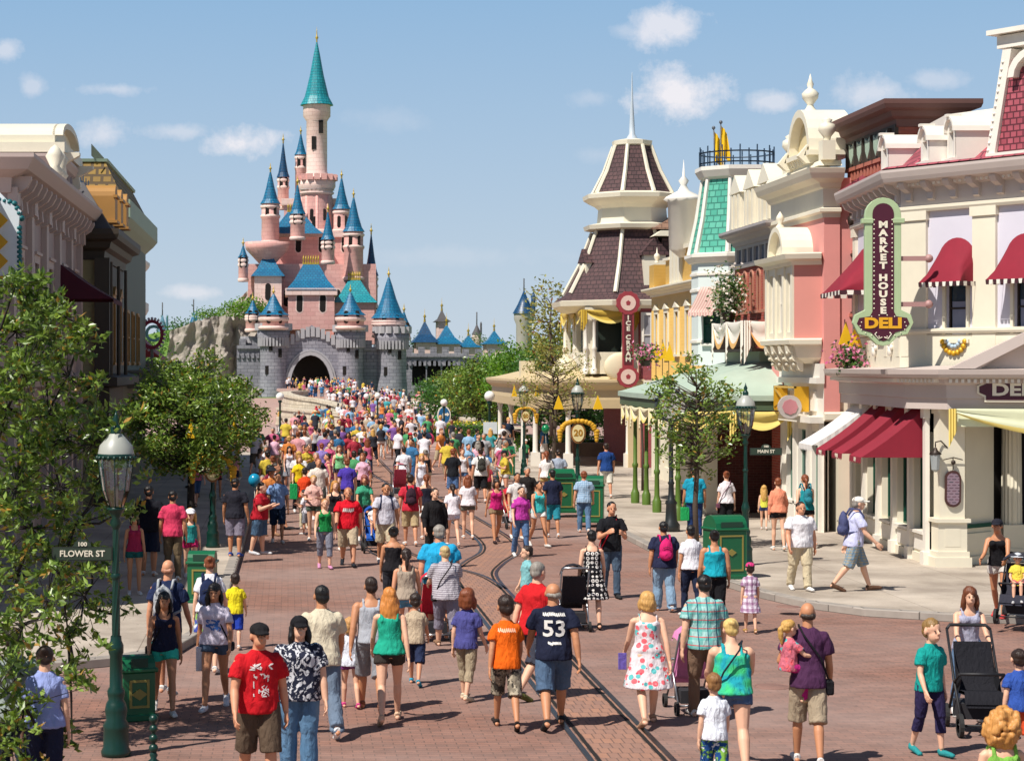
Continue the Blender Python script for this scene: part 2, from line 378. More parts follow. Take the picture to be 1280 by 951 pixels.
def walkmat():
    m, t, b = newmat('walk_concrete'); tc = t.N('ShaderNodeTexCoord')
    n1 = t.N('ShaderNodeTexNoise', Scale=.5, Detail=8.0, Roughness=.65); t.L(tc.outputs['Object'], n1.inputs['Vector'])
    n3 = t.N('ShaderNodeTexNoise', Scale=30.0, Detail=4.0); t.L(tc.outputs['Object'], n3.inputs['Vector'])
    r9 = t.N('ShaderNodeMapRange', **{'From Min': .35, 'From Max': .65}); t.L(n1.outputs['Fac'], r9.inputs[0]); c = t.mix(r9.outputs[0], lin('#93877a'), lin('#bfb3a4')); vo = t.N('ShaderNodeTexVoronoi', Scale=2.3); t.L(tc.outputs['Object'], vo.inputs['Vector']); c = t.mix(t.M('MULTIPLY', t.M('LESS_THAN', vo.outputs['Distance'], .05), .5), c, lin('#4a423a')); br = t.N('ShaderNodeTexBrick'); t.L(tc.outputs['UV'], br.inputs['Vector']); br.offset = 0
    for k, v_ in (('Color1', (1,1,1,1)), ('Color2', (.93,.92,.9,1)), ('Mortar', (.55,.52,.5,1)), ('Scale', 1.0), ('Mortar Size', .008), ('Brick Width', 2.2), ('Row Height', 2.2)): br.inputs[k].default_value = v_
    c = t.mix(1.0, c, br.outputs['Color'], 'MULTIPLY'); f = t.M('MULTIPLY_ADD', n3.outputs['Fac'], .4, .8); vv = t.N('ShaderNodeCombineXYZ'); [t.L(f, vv.inputs[i]) for i in range(3)]
    t.L(t.mix(1.0, c, vv.outputs[0], 'MULTIPLY'), b.inputs['Base Color']); b.inputs['Roughness'].default_value = .85; bump(t, b, n3.outputs['Fac'], .2, .004); return m
WALK = walkmat()
KERB = brickmat('kerb_stone', '#8f8880', '#a39a90', '#5c5650', 1.1, .3, .012, .8, .2)
STEEL = plain('rail_steel', '#4a4644', .35, .25, 8, .1, .8); GROOVE = plain('rail_groove', '#15120f', .9)
BEDM = brickmat('track_paver', '#a37862', '#8f6e60', '#6e564b', .12, .3, .008, .8, .15, off=.5, bs=.3)
PLAZA = brickmat('plaza_paver', '#b39286', '#a68a80', '#8d7a70', .5, .5, .01, .85, .12)
GRASS = plain('lawn', '#5b7a2c', .9, .3, 1.5, .5, bd=.03)
b = MB(); b.poly([(-2500, 300, -.03), (2500, 300, -.03), (2500, 4500, -.03), (-2500, 4500, -.03)]); b.poly([(-2500, -60, -.03), (2500, -60, -.03), (2500, 300, -.03), (-2500, 300, -.03)])
tag(b.build('ground', GRASS), kind='structure')
b = MB(); b.poly([(-40, 2, 0), (60, 2, 0), (60, 104, 0), (-40, 104, 0)]); tag(b.build('road', ROAD), kind='structure')
b = MB(); b.poly([(-60, 104, 0), (70, 104, 0), (90, 276, 0), (-60, 276, 0)]); tag(b.build('plaza', PLAZA), kind='structure')
KR = [(8.5, 101), (8.4, 60), (8.35, 45), (8.45, 41), (8.75, 38.5), (9.15, 36.9), (9.9, 35.7), (11.2, 34.9), (13, 34.4), (18, 33.6), (30, 32), (59, 30)]
KL = [(-39, 27.5), (-12, 28.2), (-5, 28.9), (-3.2, 29.3), (-2.3, 29.9), (-1.65, 31), (-1.3, 33), (-1.12, 37), (-1.05, 50), (-1.05, 101)]
for pth, nm, out in ((KR, 'right', [(59, 101)]), (KL, 'left', [(-39, 101)])):
    b = MB(); poly = pth + out
    b.prism(poly, -.02, .13); o = b.build('pavement', WALK); tag(o, kind='structure')
    b = MB(); b.sweep(pth, [(-.2, .1), (-.2, .136), (-.01, .136), (.012, .12), (.012, -.01)] if nm == 'left' else [(-.2, .1), (-.2, .136), (-.01, .136), (.012, .12), (.012, -.01)], 0)
    tag(b.build('kerb', KERB), kind='structure')
def cat(pts, n=10):
    out = []
    for i in range(len(pts)-1):
        p0, p1, p2, p3 = pts[max(i-1,0)], pts[i], pts[i+1], pts[min(i+2,len(pts)-1)]
        for k in range(n):
            t_ = k/n; out.append(tuple(.5*((2*p1[j]) + (-p0[j]+p2[j])*t_ + (2*p0[j]-5*p1[j]+4*p2[j]-p3[j])*t_**2 + (-p0[j]+3*p1[j]-3*p2[j]+p3[j])*t_**3) for j in range(len(p1))))
    out.append(tuple(pts[-1])); return out
TR = [[(3.75, 3), (3.75, 20), (3.75, 40)], [(3.75, 40), (3.85, 43), (4.3, 45.5), (4.88, 48), (5.1, 51), (5.0, 56), (4.55, 67), (3.85, 80), (3.75, 84)], [(3.75, 40), (3.55, 42.5), (2.9, 45), (2.35, 48), (2.2, 51.5), (2.5, 60), (3.2, 72), (3.7, 82), (3.75, 84)], [(3.75, 84), (3.75, 104)]]
bed = MB(); rl = MB(); gr = MB()
for ti, pts in enumerate(TR):
    c = cat(pts)
    bed.sweep(c, [(-.45, .004 + .001*ti), (.45, .004 + .001*ti)])
    for s_ in (-.45, .45):
        rl.sweep(c, [(s_-.035, .0), (s_-.035, .011), (s_+.035, .011), (s_+.035, .0)]); gr.sweep(c, [(s_-.09*(1 if s_ > 0 else -1) - .025, .0088), (s_-.09*(1 if s_ > 0 else -1) + .025, .0088)])
tag(bed.build('track_bed', BEDM), kind='structure'); tag(rl.build('tram_rail', STEEL), kind='structure'); tag(gr.build('rail_slot', GROOVE), kind='structure')
def cover(px, py, r, z, rnd=True):
    Y = GY(py, z); b = MB(); b.lathe([(0, z+.006), (r*.86, z+.006), (r*.88, z+.002), (r*.93, z+.002), (r*.95, z+.008), (r, z+.008), (r, z)], GX(px, Y), Y, 24)
    o = b.build('manhole_cover', plain('cast_iron', '#86655a', .8, .3, 20, .3)); return o
tag(cover(966, 858, .25, 0), 'round iron manhole cover set in the brick road behind the man in purple', 'manhole cover')
tag(cover(985, 758, .2, .13), 'rusty round manhole cover in the pale pavement beside the kerb corner', 'manhole cover')
# ------------------------------------------------------------ street facades, right side
def uat(fr, px):
    k = (px - VX) / F; return (k * fr.o.y - fr.o.x) / (fr.U.x - k * fr.U.y)
def zat(fr, u, py): return GZ(py, fr.o.y + fr.U.y * u)
CREAM = plain('cream_paint', '#e2dac4', .55, .12, 1.2, .08); WHITE = plain('white_paint', '#e6e0d4', .5, .12, 1.5, .08)
LILAC = plain('pale_lilac_paint', '#d3cfda', .55, .06, 1.2, .06); TAUPE = plain('taupe_trim', '#c4b6ae', .55, .08, 1.5, .1)
DKGREEN = plain('dark_green_paint', '#0f4a38', .4, .1, 3, .06); GOLD = plain('gold_leaf', '#d8a62a', .4, .15, 5, .1, .35); BRZ = plain('bronze_dark', '#3a2f28', .45, .2, 6, .1, .4)
BURG = plain('burgundy_paint', '#4a1228', .45, .1, 3, .05); LGREEN = plain('pale_green_paint', '#a9bd92', .5, .1, 3, .08); REDF = plain('red_awning_cloth', '#83142a', .85, .15, 4, .2)
WHITEF = stripemat('white_stripe_cloth', '#e6e2dc', '#cfcac6', .18); GLASS = glassmat('shop_glass', '#15262a'); GLASSB = glassmat('blue_glass', '#223a4c'); CURT = plain('net_curtain', '#7a7f96', .8, .2, 6, .3)
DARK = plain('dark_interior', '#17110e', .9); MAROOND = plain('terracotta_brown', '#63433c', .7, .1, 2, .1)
REDTILE = brickmat('red_roof_tile', '#a8505c', '#8e3c48', '#5c2630', .28, .2, .018, .7, .15, bs=.9)
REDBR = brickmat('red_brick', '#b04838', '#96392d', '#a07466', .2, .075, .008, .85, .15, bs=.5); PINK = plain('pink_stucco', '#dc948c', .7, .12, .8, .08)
PINKD = plain('pink_deep', '#d08a7e', .7, .1, .8, .08); TERRA = brickmat('terracotta_brick', '#a05a4c', '#93503f', '#8a5a4c', .2, .075, .006, .8, .12)
LETW = plain('letter_white', '#eae2cc', .5, .05); LETG = plain('letter_gold', '#e0a51c', .4, .08)
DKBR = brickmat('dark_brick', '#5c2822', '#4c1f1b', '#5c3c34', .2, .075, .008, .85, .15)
GREENTILE = brickmat('green_fish_tile', '#5fb39b', '#43a089', '#2d7767', .3, .2, .02, .6, .12, bs=.8); BRTILE = brickmat('brown_shingle', '#5a3f3f', '#4b3436', '#2c1d1f', .3, .2, .02, .75, .15, bs=.8)
YELW = clapmat('yellow_clapboard', '#e0b45a', .12); MINT = plain('mint_white_paint', '#d5dfdb', .55, .06, 1.2, .06); COPPER = plain('copper_green_roof', '#a6b8a8', .6, .18, 1.2, .15); OLIVE = plain('olive_green_paint', '#54702a', .45, .12, 3, .08)
PALEY = plain('pale_yellow_cloth', '#e3cd74', .8, .1, 3, .15); YEL = plain('yellow_cloth', '#e8b80e', .8, .1, 3, .15); ROSE = stripemat('rose_stripe_cloth', '#c99a92', '#d8c0b2', .1)

def dome_awning(parent, fr, uc, w, zt, zb, d, m=REDF, label=None):
    b = MB(fr); n = 14; ry = min(w/2, (zt-zb)*.75); zc = zt-ry
    arc = [(-w/2, zb)] + [(-w/2*cos(pi*k/n), zc+ry*sin(pi*k/n)) for k in range(n+1)] + [(w/2, zb)]; K = 7
    f = lambda p, t_: (uc + p[0]*(1+.08*t_)*(1-.12*sin(pi*t_)*(abs(2*p[0]/w) > .9)), d*t_*(1-.1*abs(2*p[0]/w)**4*(1-t_)), zb + (p[1]-zb)*(1-t_)**.88*(1-.06*sin(pi*t_)) if t_ < 1 else zb)
    for i in range(len(arc)-1):
        for k in range(K): b.poly([f(arc[i], k/K), f(arc[i], (k+1)/K), f(arc[i+1], (k+1)/K), f(arc[i+1], k/K)], 0, None, True)
    o = b.build('awning', m, parent)
    if label: o['label'] = label
    v = MB(fr); W = w*1.08; dz = max(.08, (zt-zb)*.1); N = 12
    for i in range(N):
        a, c = uc - W/2 + W*i/N, uc - W/2 + W*(i+1)/N; v.poly([(a, d+.004, zb), (c, d+.004, zb), ((a*.15+c*.85), d+.006, zb-dz), ((a*.85+c*.15), d+.006, zb-dz)], i % 2)
    for s_ in (-1, 1):
        for i in range(5):
            a, c = d*i/5, d*(i+1)/5; v.poly([(uc+s_*W/2, a, zb), (uc+s_*W/2, c, zb), (uc+s_*W/2, c*.9+a*.1, zb-dz), (uc+s_*W/2, a*.9+c*.1, zb-dz)], i % 2)
    v.build('valance', [plain('valance_dark', '#3c1620', .8), WHITE], o)
    return o
def slope_awning(parent, fr, u0, u1, zt, zb, d, m, val=.16, vm=None, txt=None, label=None):
    b = MB(fr); K = 5; t_ = .012
    for k in range(K):
        a0, a1 = k/K, (k+1)/K; sag = lambda a: -.06*sin(pi*a)*(zt-zb)
        b.poly([(u0, d*a0, zt+(zb-zt)*a0+sag(a0)), (u1, d*a0, zt+(zb-zt)*a0+sag(a0)), (u1, d*a1, zt+(zb-zt)*a1+sag(a1)), (u0, d*a1, zt+(zb-zt)*a1+sag(a1))], 0, None, True)
        for uu in (u0, u1): b.poly([(uu, d*a0, zb), (uu, d*a1, zb), (uu, d*a1, zt+(zb-zt)*a1+sag(a1)), (uu, d*a0, zt+(zb-zt)*a0+sag(a0))], 0)
    o = b.build('awning', m, parent)
    if label: o['label'] = label
    v = MB(fr); n = max(3, int((u1-u0)/.16))
    for i in range(n):
        a, c = u0+(u1-u0)*i/n, u0+(u1-u0)*(i+1)/n; v.poly([(a, d, zb), (a, d+.006, zb-val*.7), ((a+c)/2, d+.008, zb-val), (c, d+.006, zb-val*.7), (c, d, zb)])
    vo = v.build('valance', vm or m, o)
    if txt: textobj('lettering', txt, val*.8, LETW, vo, TM(fr, (u0+u1)/2, d+.012, zb-val*.42), .002, .8)
    return o
def cornice(path, z, h, out, mi=0, b=None, steps=3):
    """stepped crown moulding, top at z"""
    pr = [(0, z-h), (out*.12, z-h), (out*.18, z-h*.72), (out*.45, z-h*.62), (out*.55, z-h*.42), (out*.92, z-h*.34), (out, z-h*.18), (out, z), (0, z+.012)]
    return b.sweep(path, pr, mi)
def brackets(b, fr, u0, u1, step, z, h, out, w=.12, mi=0):
    n = max(1, round((u1-u0)/step))
    for i in range(n+1):
        u = u0 + (u1-u0)*i/n; b.prism([(.002, z-h), (out*.35, z-h*.9), (out*.3, z-h*.55), (out*.8, z-h*.35), (out, z-h*.1), (out, z), (.002, z)], u-w/2, u+w/2, 'u', mi)
def core(b, pts, z0, z1, mi=0): b.prism(pts, z0, z1, 'z', mi)
def drape(parent, fr, u0, u1, z, drop, d, m, n=3, name='bunting', fringe=None):
    """swagged cloth hung along a rail"""
    b = MB(fr); K = 14
    for s_ in range(n):
        a, c = u0+(u1-u0)*s_/n, u0+(u1-u0)*(s_+1)/n
        for i in range(K):
            for k in range(5):
                f = lambda ii, kk: (a+(c-a)*ii/K, d+.05*sin(kk*1.7)+.04*sin(pi*ii/K), z - drop*(.12+.88*sin(pi*ii/K)**.8)*kk/5 - .03*sin(pi*ii/K))
                b.poly([f(i, k), f(i+1, k), f(i+1, k+1), f(i, k+1)], 1 if (fringe and k == 4) else 0, None, True)
    return b.build(name, [m, fringe or m], parent)
def tail(b, fr, u, z, l, w, d, mi=0):
    for k in range(6):
        a, c = u-w/2+w*k/6, u-w/2+w*(k+1)/6; dd = .04 if k % 2 else 0; b.poly([(a, d+dd, z), (c, d+.04-dd, z), (c, d+.04-dd, z-l*(1-.08*k)), (a, d+dd, z-l*(1-.08*(k-1)))], mi)

# ---- market house
A, Bc, Cc = (13.9, 51.0), (13.35, 45.2), (15.8, 41.2); Dd = (24, 38.5)
mh = thing('corner_shop', (14.5, 46, .13), 'pale corner deli building with red half-dome awnings, white arched dormers and tiled roof', 'building')
fAB, fBC, fCD = Fr(A, Bc), Fr(Bc, Cc), Fr(Cc, Dd)
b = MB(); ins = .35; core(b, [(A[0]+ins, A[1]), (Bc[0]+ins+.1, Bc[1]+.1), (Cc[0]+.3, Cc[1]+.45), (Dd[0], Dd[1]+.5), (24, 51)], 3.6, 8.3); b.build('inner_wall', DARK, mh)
b = MB(fBC); wu = [uat(fBC, 1196), uat(fBC, 1282)]; WZ0, WH = zat(fBC, wu[0], 424), 1.45
b.wall(0, fBC.len, 4.45, 7.75, [(u, WZ0, .56, WH, True) for u in wu] ); b.fr = fAB; ua = uat(fAB, 1105)
b.wall(0, fAB.len, 4.45, 7.75, [(ua, WZ0, .56, WH, True)]); b.fr = fCD; b.wall(0, fCD.len, 3.4, 7.75, [(1.6, WZ0, .56, WH, True)])
b.build('wall', LILAC, mh)
for fr, u in ((fBC, wu[0]), (fBC, wu[1]), (fAB, ua), (fCD, 1.6)):
    window(mh, fr, u, WZ0, .56, WH, True, BRZ, GLASSB, 1, 2, CREAM, d=.14, sur=.07)
    c_ = MB(fr); c_.poly([(u-.2, -.1, WZ0+.06), (u+.2, -.1, WZ0+.06), (u+.2, -.1, WZ0+.8), (u-.2, -.1, WZ0+.8)]); c_.build('curtain', CURT, mh)
    if fr is not fAB: dome_awning(mh, fr, u, 1.02, zat(fBC, wu[0], 297), zat(fBC, wu[0], 353), .55)
    else: dome_awning(mh, fAB, uat(fAB, 1080), 2.6, zat(fBC, wu[0], 297)+.1, zat(fBC, wu[0], 353), .8)
b = MB(fBC)
for p0, p1 in ((1129, 1160), (1218, 1247), (1305, 1332)):
    a, c = uat(fBC, p0), uat(fBC, p1); b.box(a, c, -.02, .07, 4.5, 7.6); b.box(a-.04, c+.04, -.02, .11, 7.42, 7.62); b.box(a-.03, c+.03, -.02, .1, 5.0, 5.1)
b.fr = fAB
for u in (.25, fAB.len-1.6, fAB.len-.2): b.box(u-.18, u+.16, -.02, .07, 4.5, 7.6); b.box(u-.22, u+.2, -.02, .11, 7.42, 7.62)
b.build('pilaster', CREAM, mh)
pth = [A, Bc, Cc, Dd]
b = MB(); b.sweep(pth, [(0, 4.98), (.1, 4.98), (.13, 5.03), (.13, 5.08), (0, 5.1)]); b.sweep(pth, [(0, 4.12), (.06, 4.12), (.06, 4.96), (0, 4.97)]); b.sweep(pth, [(0, 7.6), (.1, 7.6), (.13, 7.66), (.13, 7.72), (.02, 7.74)])
b.build('string_course', CREAM, mh)
b = MB(); b.sweep(pth, [(-.3, 7.7), (.03, 7.74), (.03, 8.12), (.12, 8.14), (.2, 8.22), (.42, 8.26), (.46, 8.34), (.5, 8.46), (.5, 8.52), (-.1, 8.56)], 0)
for fr in (fAB, fBC, fCD): b.fr = fr; brackets(b, fr, .25, fr.len-.2, .64, 8.24, .42, .34, .16); 
b.fr = None; b.build('cornice', TAUPE, mh)
b = MB()
for fr in (fAB, fBC, fCD):
    b.fr = fr; n = int(fr.len/.14)
    for i in range(n): b.box(i*.14+.02, i*.14+.08, .03, .2, 8.16, 8.215)
b.build('dentil', WHITE, mh)
b = MB(); b.sweep(pth, [(.42, 8.56), (.36, 8.6), (-.25, 8.68), (-1.15, 9.62)], 0); b.build('roof', REDTILE, mh)
b = MB(); b.sweep(pth, [(-1.0, 9.56), (-1.0, 9.78), (-1.5, 9.8), (-1.5, 9.5)]); b.build('roof_ridge', WHITE, mh)
b = MB(); core(b, [(15.2, 50.9), (14.9, 45.9), (16.9, 42.6), (24, 40.5), (24, 50.9)], 8.3, 9.6); b.build('roof_deck', plain('roof_felt', '#6d6460', .9), mh)
for px, py0, py1 in ((1117, 226, 172), (1150, 218, 161), (1183, 211, 149)):     # arched dormers
    u = uat(fBC, px+4) if px > 1125 else uat(fAB, px-14); base = (fBC if px > 1125 else fAB)((u, -.05, 0))
    dfr = Fr((base.x, base.y+.35), (base.x+.0, base.y-.35)); Yd = base.y; z0 = 8.62; z1 = GZ(py1, Yd); w_ = .56
    b = MB(dfr); b.wall(.35-w_/2, .35+w_/2, z0, z1-w_/2, [(.35, z0+.1, .3, z1-w_/2-z0-.1, False)], d=.1); n = 10
    o_ = [(.35-w_/2*cos(pi*k/n), z1-w_/2+w_/2*sin(pi*k/n)) for k in range(n+1)]; i_ = [(.35-.15*cos(pi*k/n), z1-w_/2+.15*sin(pi*k/n)) for k in range(n+1)]
    for k in range(n): b.prism([o_[k], o_[k+1], i_[k+1], i_[k]], -.1, .0, 'v')
    o2 = [(.35-(w_/2+.06)*cos(pi*k/n), z1-w_/2+(w_/2+.06)*sin(pi*k/n)) for k in range(n+1)]
    for k in range(n): b.prism([o2[k], o2[k+1], o_[k+1], o_[k]], -1.2, .07, 'v')
    b.box(.35-w_/2, .35-w_/2+.03, -1.2, -.01, z0, z1-w_/2); b.box(.35+w_/2-.03, .35+w_/2, -1.2, -.01, z0, z1-w_/2)
    b.box(.28, .42, -.2, .12, z1+.04, z1+.1); b.box(.35-w_/2-.06, .35+w_/2+.06, -.02, .1, z0-.02, z0+.06)
    do = b.build('dormer', WHITE, mh); g = MB(dfr); g.poly([(.19, -.09, z0+.08), (.51, -.09, z0+.08), (.51, -.09, z1-.16), (.35, -.09, z1-.08), (.19, -.09, z1-.16)]); g.build('pane', glassmat('pale_glass', '#8d99a8'), do)
# corner pavilion
up = uat(fBC, 1240); P0 = fBC((up, .1, 0)); pf = Fr((P0.x, P0.y), (P0.x + fBC.U.x*3, P0.y + fBC.U.y*3))
b = MB(pf); zt = GZ(42, P0.y)
b.prism([(0, 8.5), (.42, zt-.35), (2.6, zt-.35), (3.0, 8.5)], -1.8, -.3, 'v', 0)
b.prism([(-.05, 8.5), (.16, 8.5), (.62, zt-.4), (.4, zt-.4)], -.31, .06, 'v', 0); b.box(.0, 2.9, -.32, .1, 8.5, 8.68)
b.box(.25, 2.8, -1.9, .05, zt-.36, zt-.1); b.box(.1, 2.95, -2, .2, zt-.08, zt+.02)
b.prism([(1.0, 8.68), (1.15, 8.9), (1.1, 9.2), (1.25, 9.5), (1.0, 9.9), (1.02, zt-.9), (1.9, zt-.9), (1.9, 8.68)], -.3, .02, 'v', 0)
n = 10; o_ = [(1.35-.75*cos(pi*k/n), zt-1.0+.6*sin(pi*k/n)) for k in range(n+1)]; i_ = [(1.35-.6*cos(pi*k/n), zt-1.0+.45*sin(pi*k/n)) for k in range(n+1)]
for k in range(n): b.prism([o_[k], o_[k+1], i_[k+1], i_[k]], -.3, .16, 'v')
for k in range(14): f_ = k/14; b.ball((.0+.44*f_+.0, .06, 8.6+(zt-9.1)*f_), .035, 6, 4)
b.build('pavilion', WHITE, mh)
b = MB(pf); b.prism([(.2, 8.68), (1.05, 8.68), (1.2, 9.5), (1.0, zt-.9), (.58, zt-.6)], -.29, -.02, 'v'); b.build('tile_panel', brickmat('scallop_tile', '#b05a66', '#9a4652', '#5c2630', .16, .13, .016, .6, .15, bs=1.0), mh)
# shop front below
SF0, SF1 = (13.85, 51), (13.45, 43.6); fS = Fr(SF0, SF1)
b = MB(fS); ops = []
bays = [(1000+0, 0)]; us = [uat(fS, p) for p in (1078, 1098, 1123, 1149)]
ops = [(.9, .75, 1.1, 2.2, False), (us[0], .75, .8, 2.2, False), (us[1]+.05, .75, .85, 2.2, False), (us[2]+.05, .75, .85, 2.2, False), (us[3]+.12, .75, .75, 2.2, False)]
ops = [(.75, .8, .9, 2.1, False), (2.15, .8, 1.1, 2.1, False), (3.65, .8, 1.1, 2.1, False), (5.15, .8, 1.15, 2.1, False), (6.65, .8, 1.1, 2.1, False)]
b.wall(0, fS.len, .13, 3.5, ops, d=.2); b.box(0, fS.len, -.01, .05, .13, .32); b.build('shopfront_wall', CREAM, mh)
for o_ in ops: window(mh, fS, o_[0], .8, o_[2], 2.1, False, DKGREEN, GLASS, 1, 1, None, d=.18, name='shop_window')
b = MB(fS)
for u in (.15, 1.42, 2.9, 4.4, 5.93, 7.3): b.box(u-.11, u+.11, 0, .09, .13, 3.4); b.box(u-.15, u+.15, 0, .14, .13, .4); b.box(u-.14, u+.14, 0, .13, 3.2, 3.4)
for o_ in ops: b.box(o_[0]-o_[2]/2+.08, o_[0]+o_[2]/2-.08, 0, .03, .38, .7); b.box(o_[0]-o_[2]/2, o_[0]+o_[2]/2, 0, .1, .74, .8)
b.build('pilaster', WHITE, mh)
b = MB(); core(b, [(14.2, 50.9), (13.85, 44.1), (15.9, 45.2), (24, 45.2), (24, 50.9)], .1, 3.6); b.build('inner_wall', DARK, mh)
# pier, entrance screen, fluted columns
PX, PY = 13.78, 43.35
b = MB(); b.box(PX-.38, PX+.38, PY-.3, PY+.3, .13, .33); b.box(PX-.34, PX+.34, PY-.27, PY+.27, .33, .45); b.box(PX-.3, PX+.3, PY-.23, PY+.23, .45, 1.05); b.box(PX-.36, PX+.36, PY-.29, PY+.29, 1.05, 1.13); b.box(PX-.26, PX+.26, PY-.2, PY+.2, 1.13, 3.4); b.box(PX-.16, PX+.16, PY-.235, PY-.228, .55, .96); b.box(PX-.3, PX+.3, PY-.24, PY+.24, 3.3, 3.45)
b.build('corner_pier', CREAM, mh)
fE = Fr((PX+.28, PY+.1), (PX+1.25, PY+.95)); b = MB(fE); b.box(0, fE.len, -.1, .0, .13, 3.4); b.box(0, fE.len, 0, .07, .13, .3); b.box(.12, fE.len-.12, 0, .04, .42, .78); b.box(0, fE.len, 0, .1, .9, .98, 1); b.box(.12, fE.len-.15, 0, .03, 1.15, 3.1)
b.build('entrance_screen', [CREAM, DKGREEN], mh)
for cx, cy in ((15.55, 44.7), (16.9, 43.3)):
    b = MB(); b.box(cx-.3, cx+.3, cy-.3, cy+.3, .13, .4); b.box(cx-.26, cx+.26, cy-.26, cy+.26, .4, .9); prof = []
    N = 32
    for i in range(N):
        t0, t1 = 2*pi*i/N, 2*pi*(i+1)/N; r0 = .22 if i % 2 else .2; r1 = .2 if i % 2 else .22
        b.poly([(cx+r0*cos(t0), cy+r0*sin(t0), .9), (cx+r1*cos(t1), cy+r1*sin(t1), .9), (cx+r1*.9*cos(t1), cy+r1*.9*sin(t1), 3.25), (cx+r0*.9*cos(t0), cy+r0*.9*sin(t0), 3.25)], 0)
    b.lathe([(.2, 3.2), (.24, 3.25), (.3, 3.4), (0, 3.4)], cx, cy, 16); b.build('fluted_column', CREAM, mh)
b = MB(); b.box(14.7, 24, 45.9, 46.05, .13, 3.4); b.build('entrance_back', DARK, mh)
b = MB(); b.box(15.0, 15.1, 45.3, 45.85, .13, 2.6); b.box(15.9, 16.0, 45.3, 45.85, .13, 2.6); b.box(15.05, 15.95, 45.5, 45.56, 2.3, 2.42); b.build('door', DKGREEN, mh)
# entablature over the entrance with raking pediment
E = [(13.75, 51), (12.98, 44.6), (13.3, 42.7), (16.4, 41.6), (23, 39.5)]
E = [(13.55, 51), (13.05, 43.9), (13.55, 42.75), (17, 41.9), (24, 41)]
b = MB(); b.sweep(E, [(-.55, 3.4), (0, 3.4), (0, 3.62), (.04, 3.63), (.04, 3.9), (.12, 3.94), (.14, 4.02), (.36, 4.06), (.4, 4.12), (.42, 4.22), (-.7, 4.3)])
fN = Fr(E[2], E[3])
for i in range(4): pass
b.build('entablature', TAUPE, mh)
b = MB(fN); u0, u1 = uat(fN, 1185), uat(fN, 1420)
um = (u0+u1)/2; hh = GZ(430, 42.3)-4.25+.42
b.prism([(u0, 4.24), (um, 4.24+hh), (u1, 4.24), (u1-.5, 4.24), (um, 4.24+hh-.22), (u0+.5, 4.24)], -.3, .38, 'v'); b.prism([(u0+.3, 4.24), (um, 4.24+hh-.1), (u1-.3, 4.24)], -.25, .1, 'v')
nn = 30
for i in range(nn):
    a = i/nn; u = u0+.4+(um-u0-.4)*a; z = 4.24+hh*a; b.box(u, u+.05, .1, .3, z-.12, z-.03)
b.build('pediment', TAUPE, mh)
b = MB()
for k, fr in enumerate([Fr(E[0], E[1]), Fr(E[1], E[2]), fN]):
    b.fr = fr; n = int(fr.len/.12)
    for i in range(n): b.box(i*.12+.02, i*.12+.075, .04, .26, 3.95, 4.03)
b.build('dentil', WHITE, mh)
for px in (1098, 1118):                                                       # shell ornaments
    fr = fAB; u = uat(fAB, px); b = MB(fr)
    for k in range(7): a = pi*(k+.5)/7; b.ball((u+.14*cos(a)-.0, .09, 4.66+.2*sin(a)), (.05, .05, .06), 6, 5)
    b.ball((u, .09, 4.62), (.1, .07, .12), 8, 6); b.build('shell_ornament', WHITE, mh)
b = MB(fBC); u = wu[0]
for k in range(9): a = pi+pi*(k+.5)/9; b.ball((u+.3*cos(a), .1, 4.86+.3*sin(a)), (.06, .05, .06), 8, 6, 0)
for k in range(6): a = pi+pi*(k+.5)/6; b.ball((u+.16*cos(a), .09, 4.86+.16*sin(a)), .05, 6, 5, 1)
b.build('wreath_ornament', [GOLD, plain('pale_blue_paint', '#a8bccb')], mh)
slope_awning(mh, fS, .2, 1.85, 3.38, 2.42, 1.35, WHITEF, .16, label='white striped awning'); fa = fS
for (a, c, tx) in ((2.35, 3.4, 'MARKET'), (4.1, 5.2, 'HOUSE'), (5.95, 7.1, 'DELI')): slope_awning(mh, fS, a, c, 3.42, 2.36, 1.35, REDF, .15, txt=tx, label='deep red awning')
b = MB(fN); b.box(.2, 6, -.02, .0, 3.05, 3.4)
K = 20
for i in range(K):
    for k in range(5):
        f = lambda ii, kk: (.15+4.5*ii/K, .12+.03*sin(kk*2.1), 3.42 - (.1+.55*sin(pi*min(1, ii/K))**.9)*kk/5*(.9))
        b.poly([f(i, k), f(i+1, k), f(i+1, k+1), f(i, k+1)], 1 if k == 4 else 0, None, True)
tail(b, fN, .1, 3.42, .75, .16, .12, 1); b.build('bunting', [plain('pale_satin', '#d9dcb8', .5, .15, 2), PALEY], mh)

# ---- hanging signs
def chamfer_sign(w, h, c): return [(-w/2+c, -h/2), (w/2-c, -h/2), (w/2-c, -h/2+c*.7), (w/2, -h*.15), (w/2, h*.15), (w/2-c, h/2-c*.7), (w/2-c, h/2), (-w/2+c, h/2), (-w/2+c, h/2-c*.7), (-w/2, h*.15), (-w/2, -h*.15), (-w/2+c, -h/2+c*.7)]
u = uat(fN, 1268); z = zat(fN, u, 487)
ds = thing('shop_sign', tuple(fN((u, .05, z-.25))), 'dark plum board reading DELI on the lintel above the deli entrance', 'sign')
b = MB(fN); b.prism([(u+p[0], z+p[1]) for p in chamfer_sign(1.46, .5, .14)], .05, .1, 'v', 0); b.prism([(u+p[0], z+p[1]) for p in chamfer_sign(1.38, .42, .13)], .1, .115, 'v', 1); b.build('board', [LETW, BURG], ds)
textobj('lettering', 'DELI', .34, LETW, ds, TM(fN, u, .12, z-.01), .01, 1.35, .012)
Ys = 43.8; zb_, zt_ = GZ(432, Ys), GZ(243, Ys); fm_ = Fr((GX(1103, Ys)-.0, Ys), (GX(1103, Ys)+1, Ys-.12))
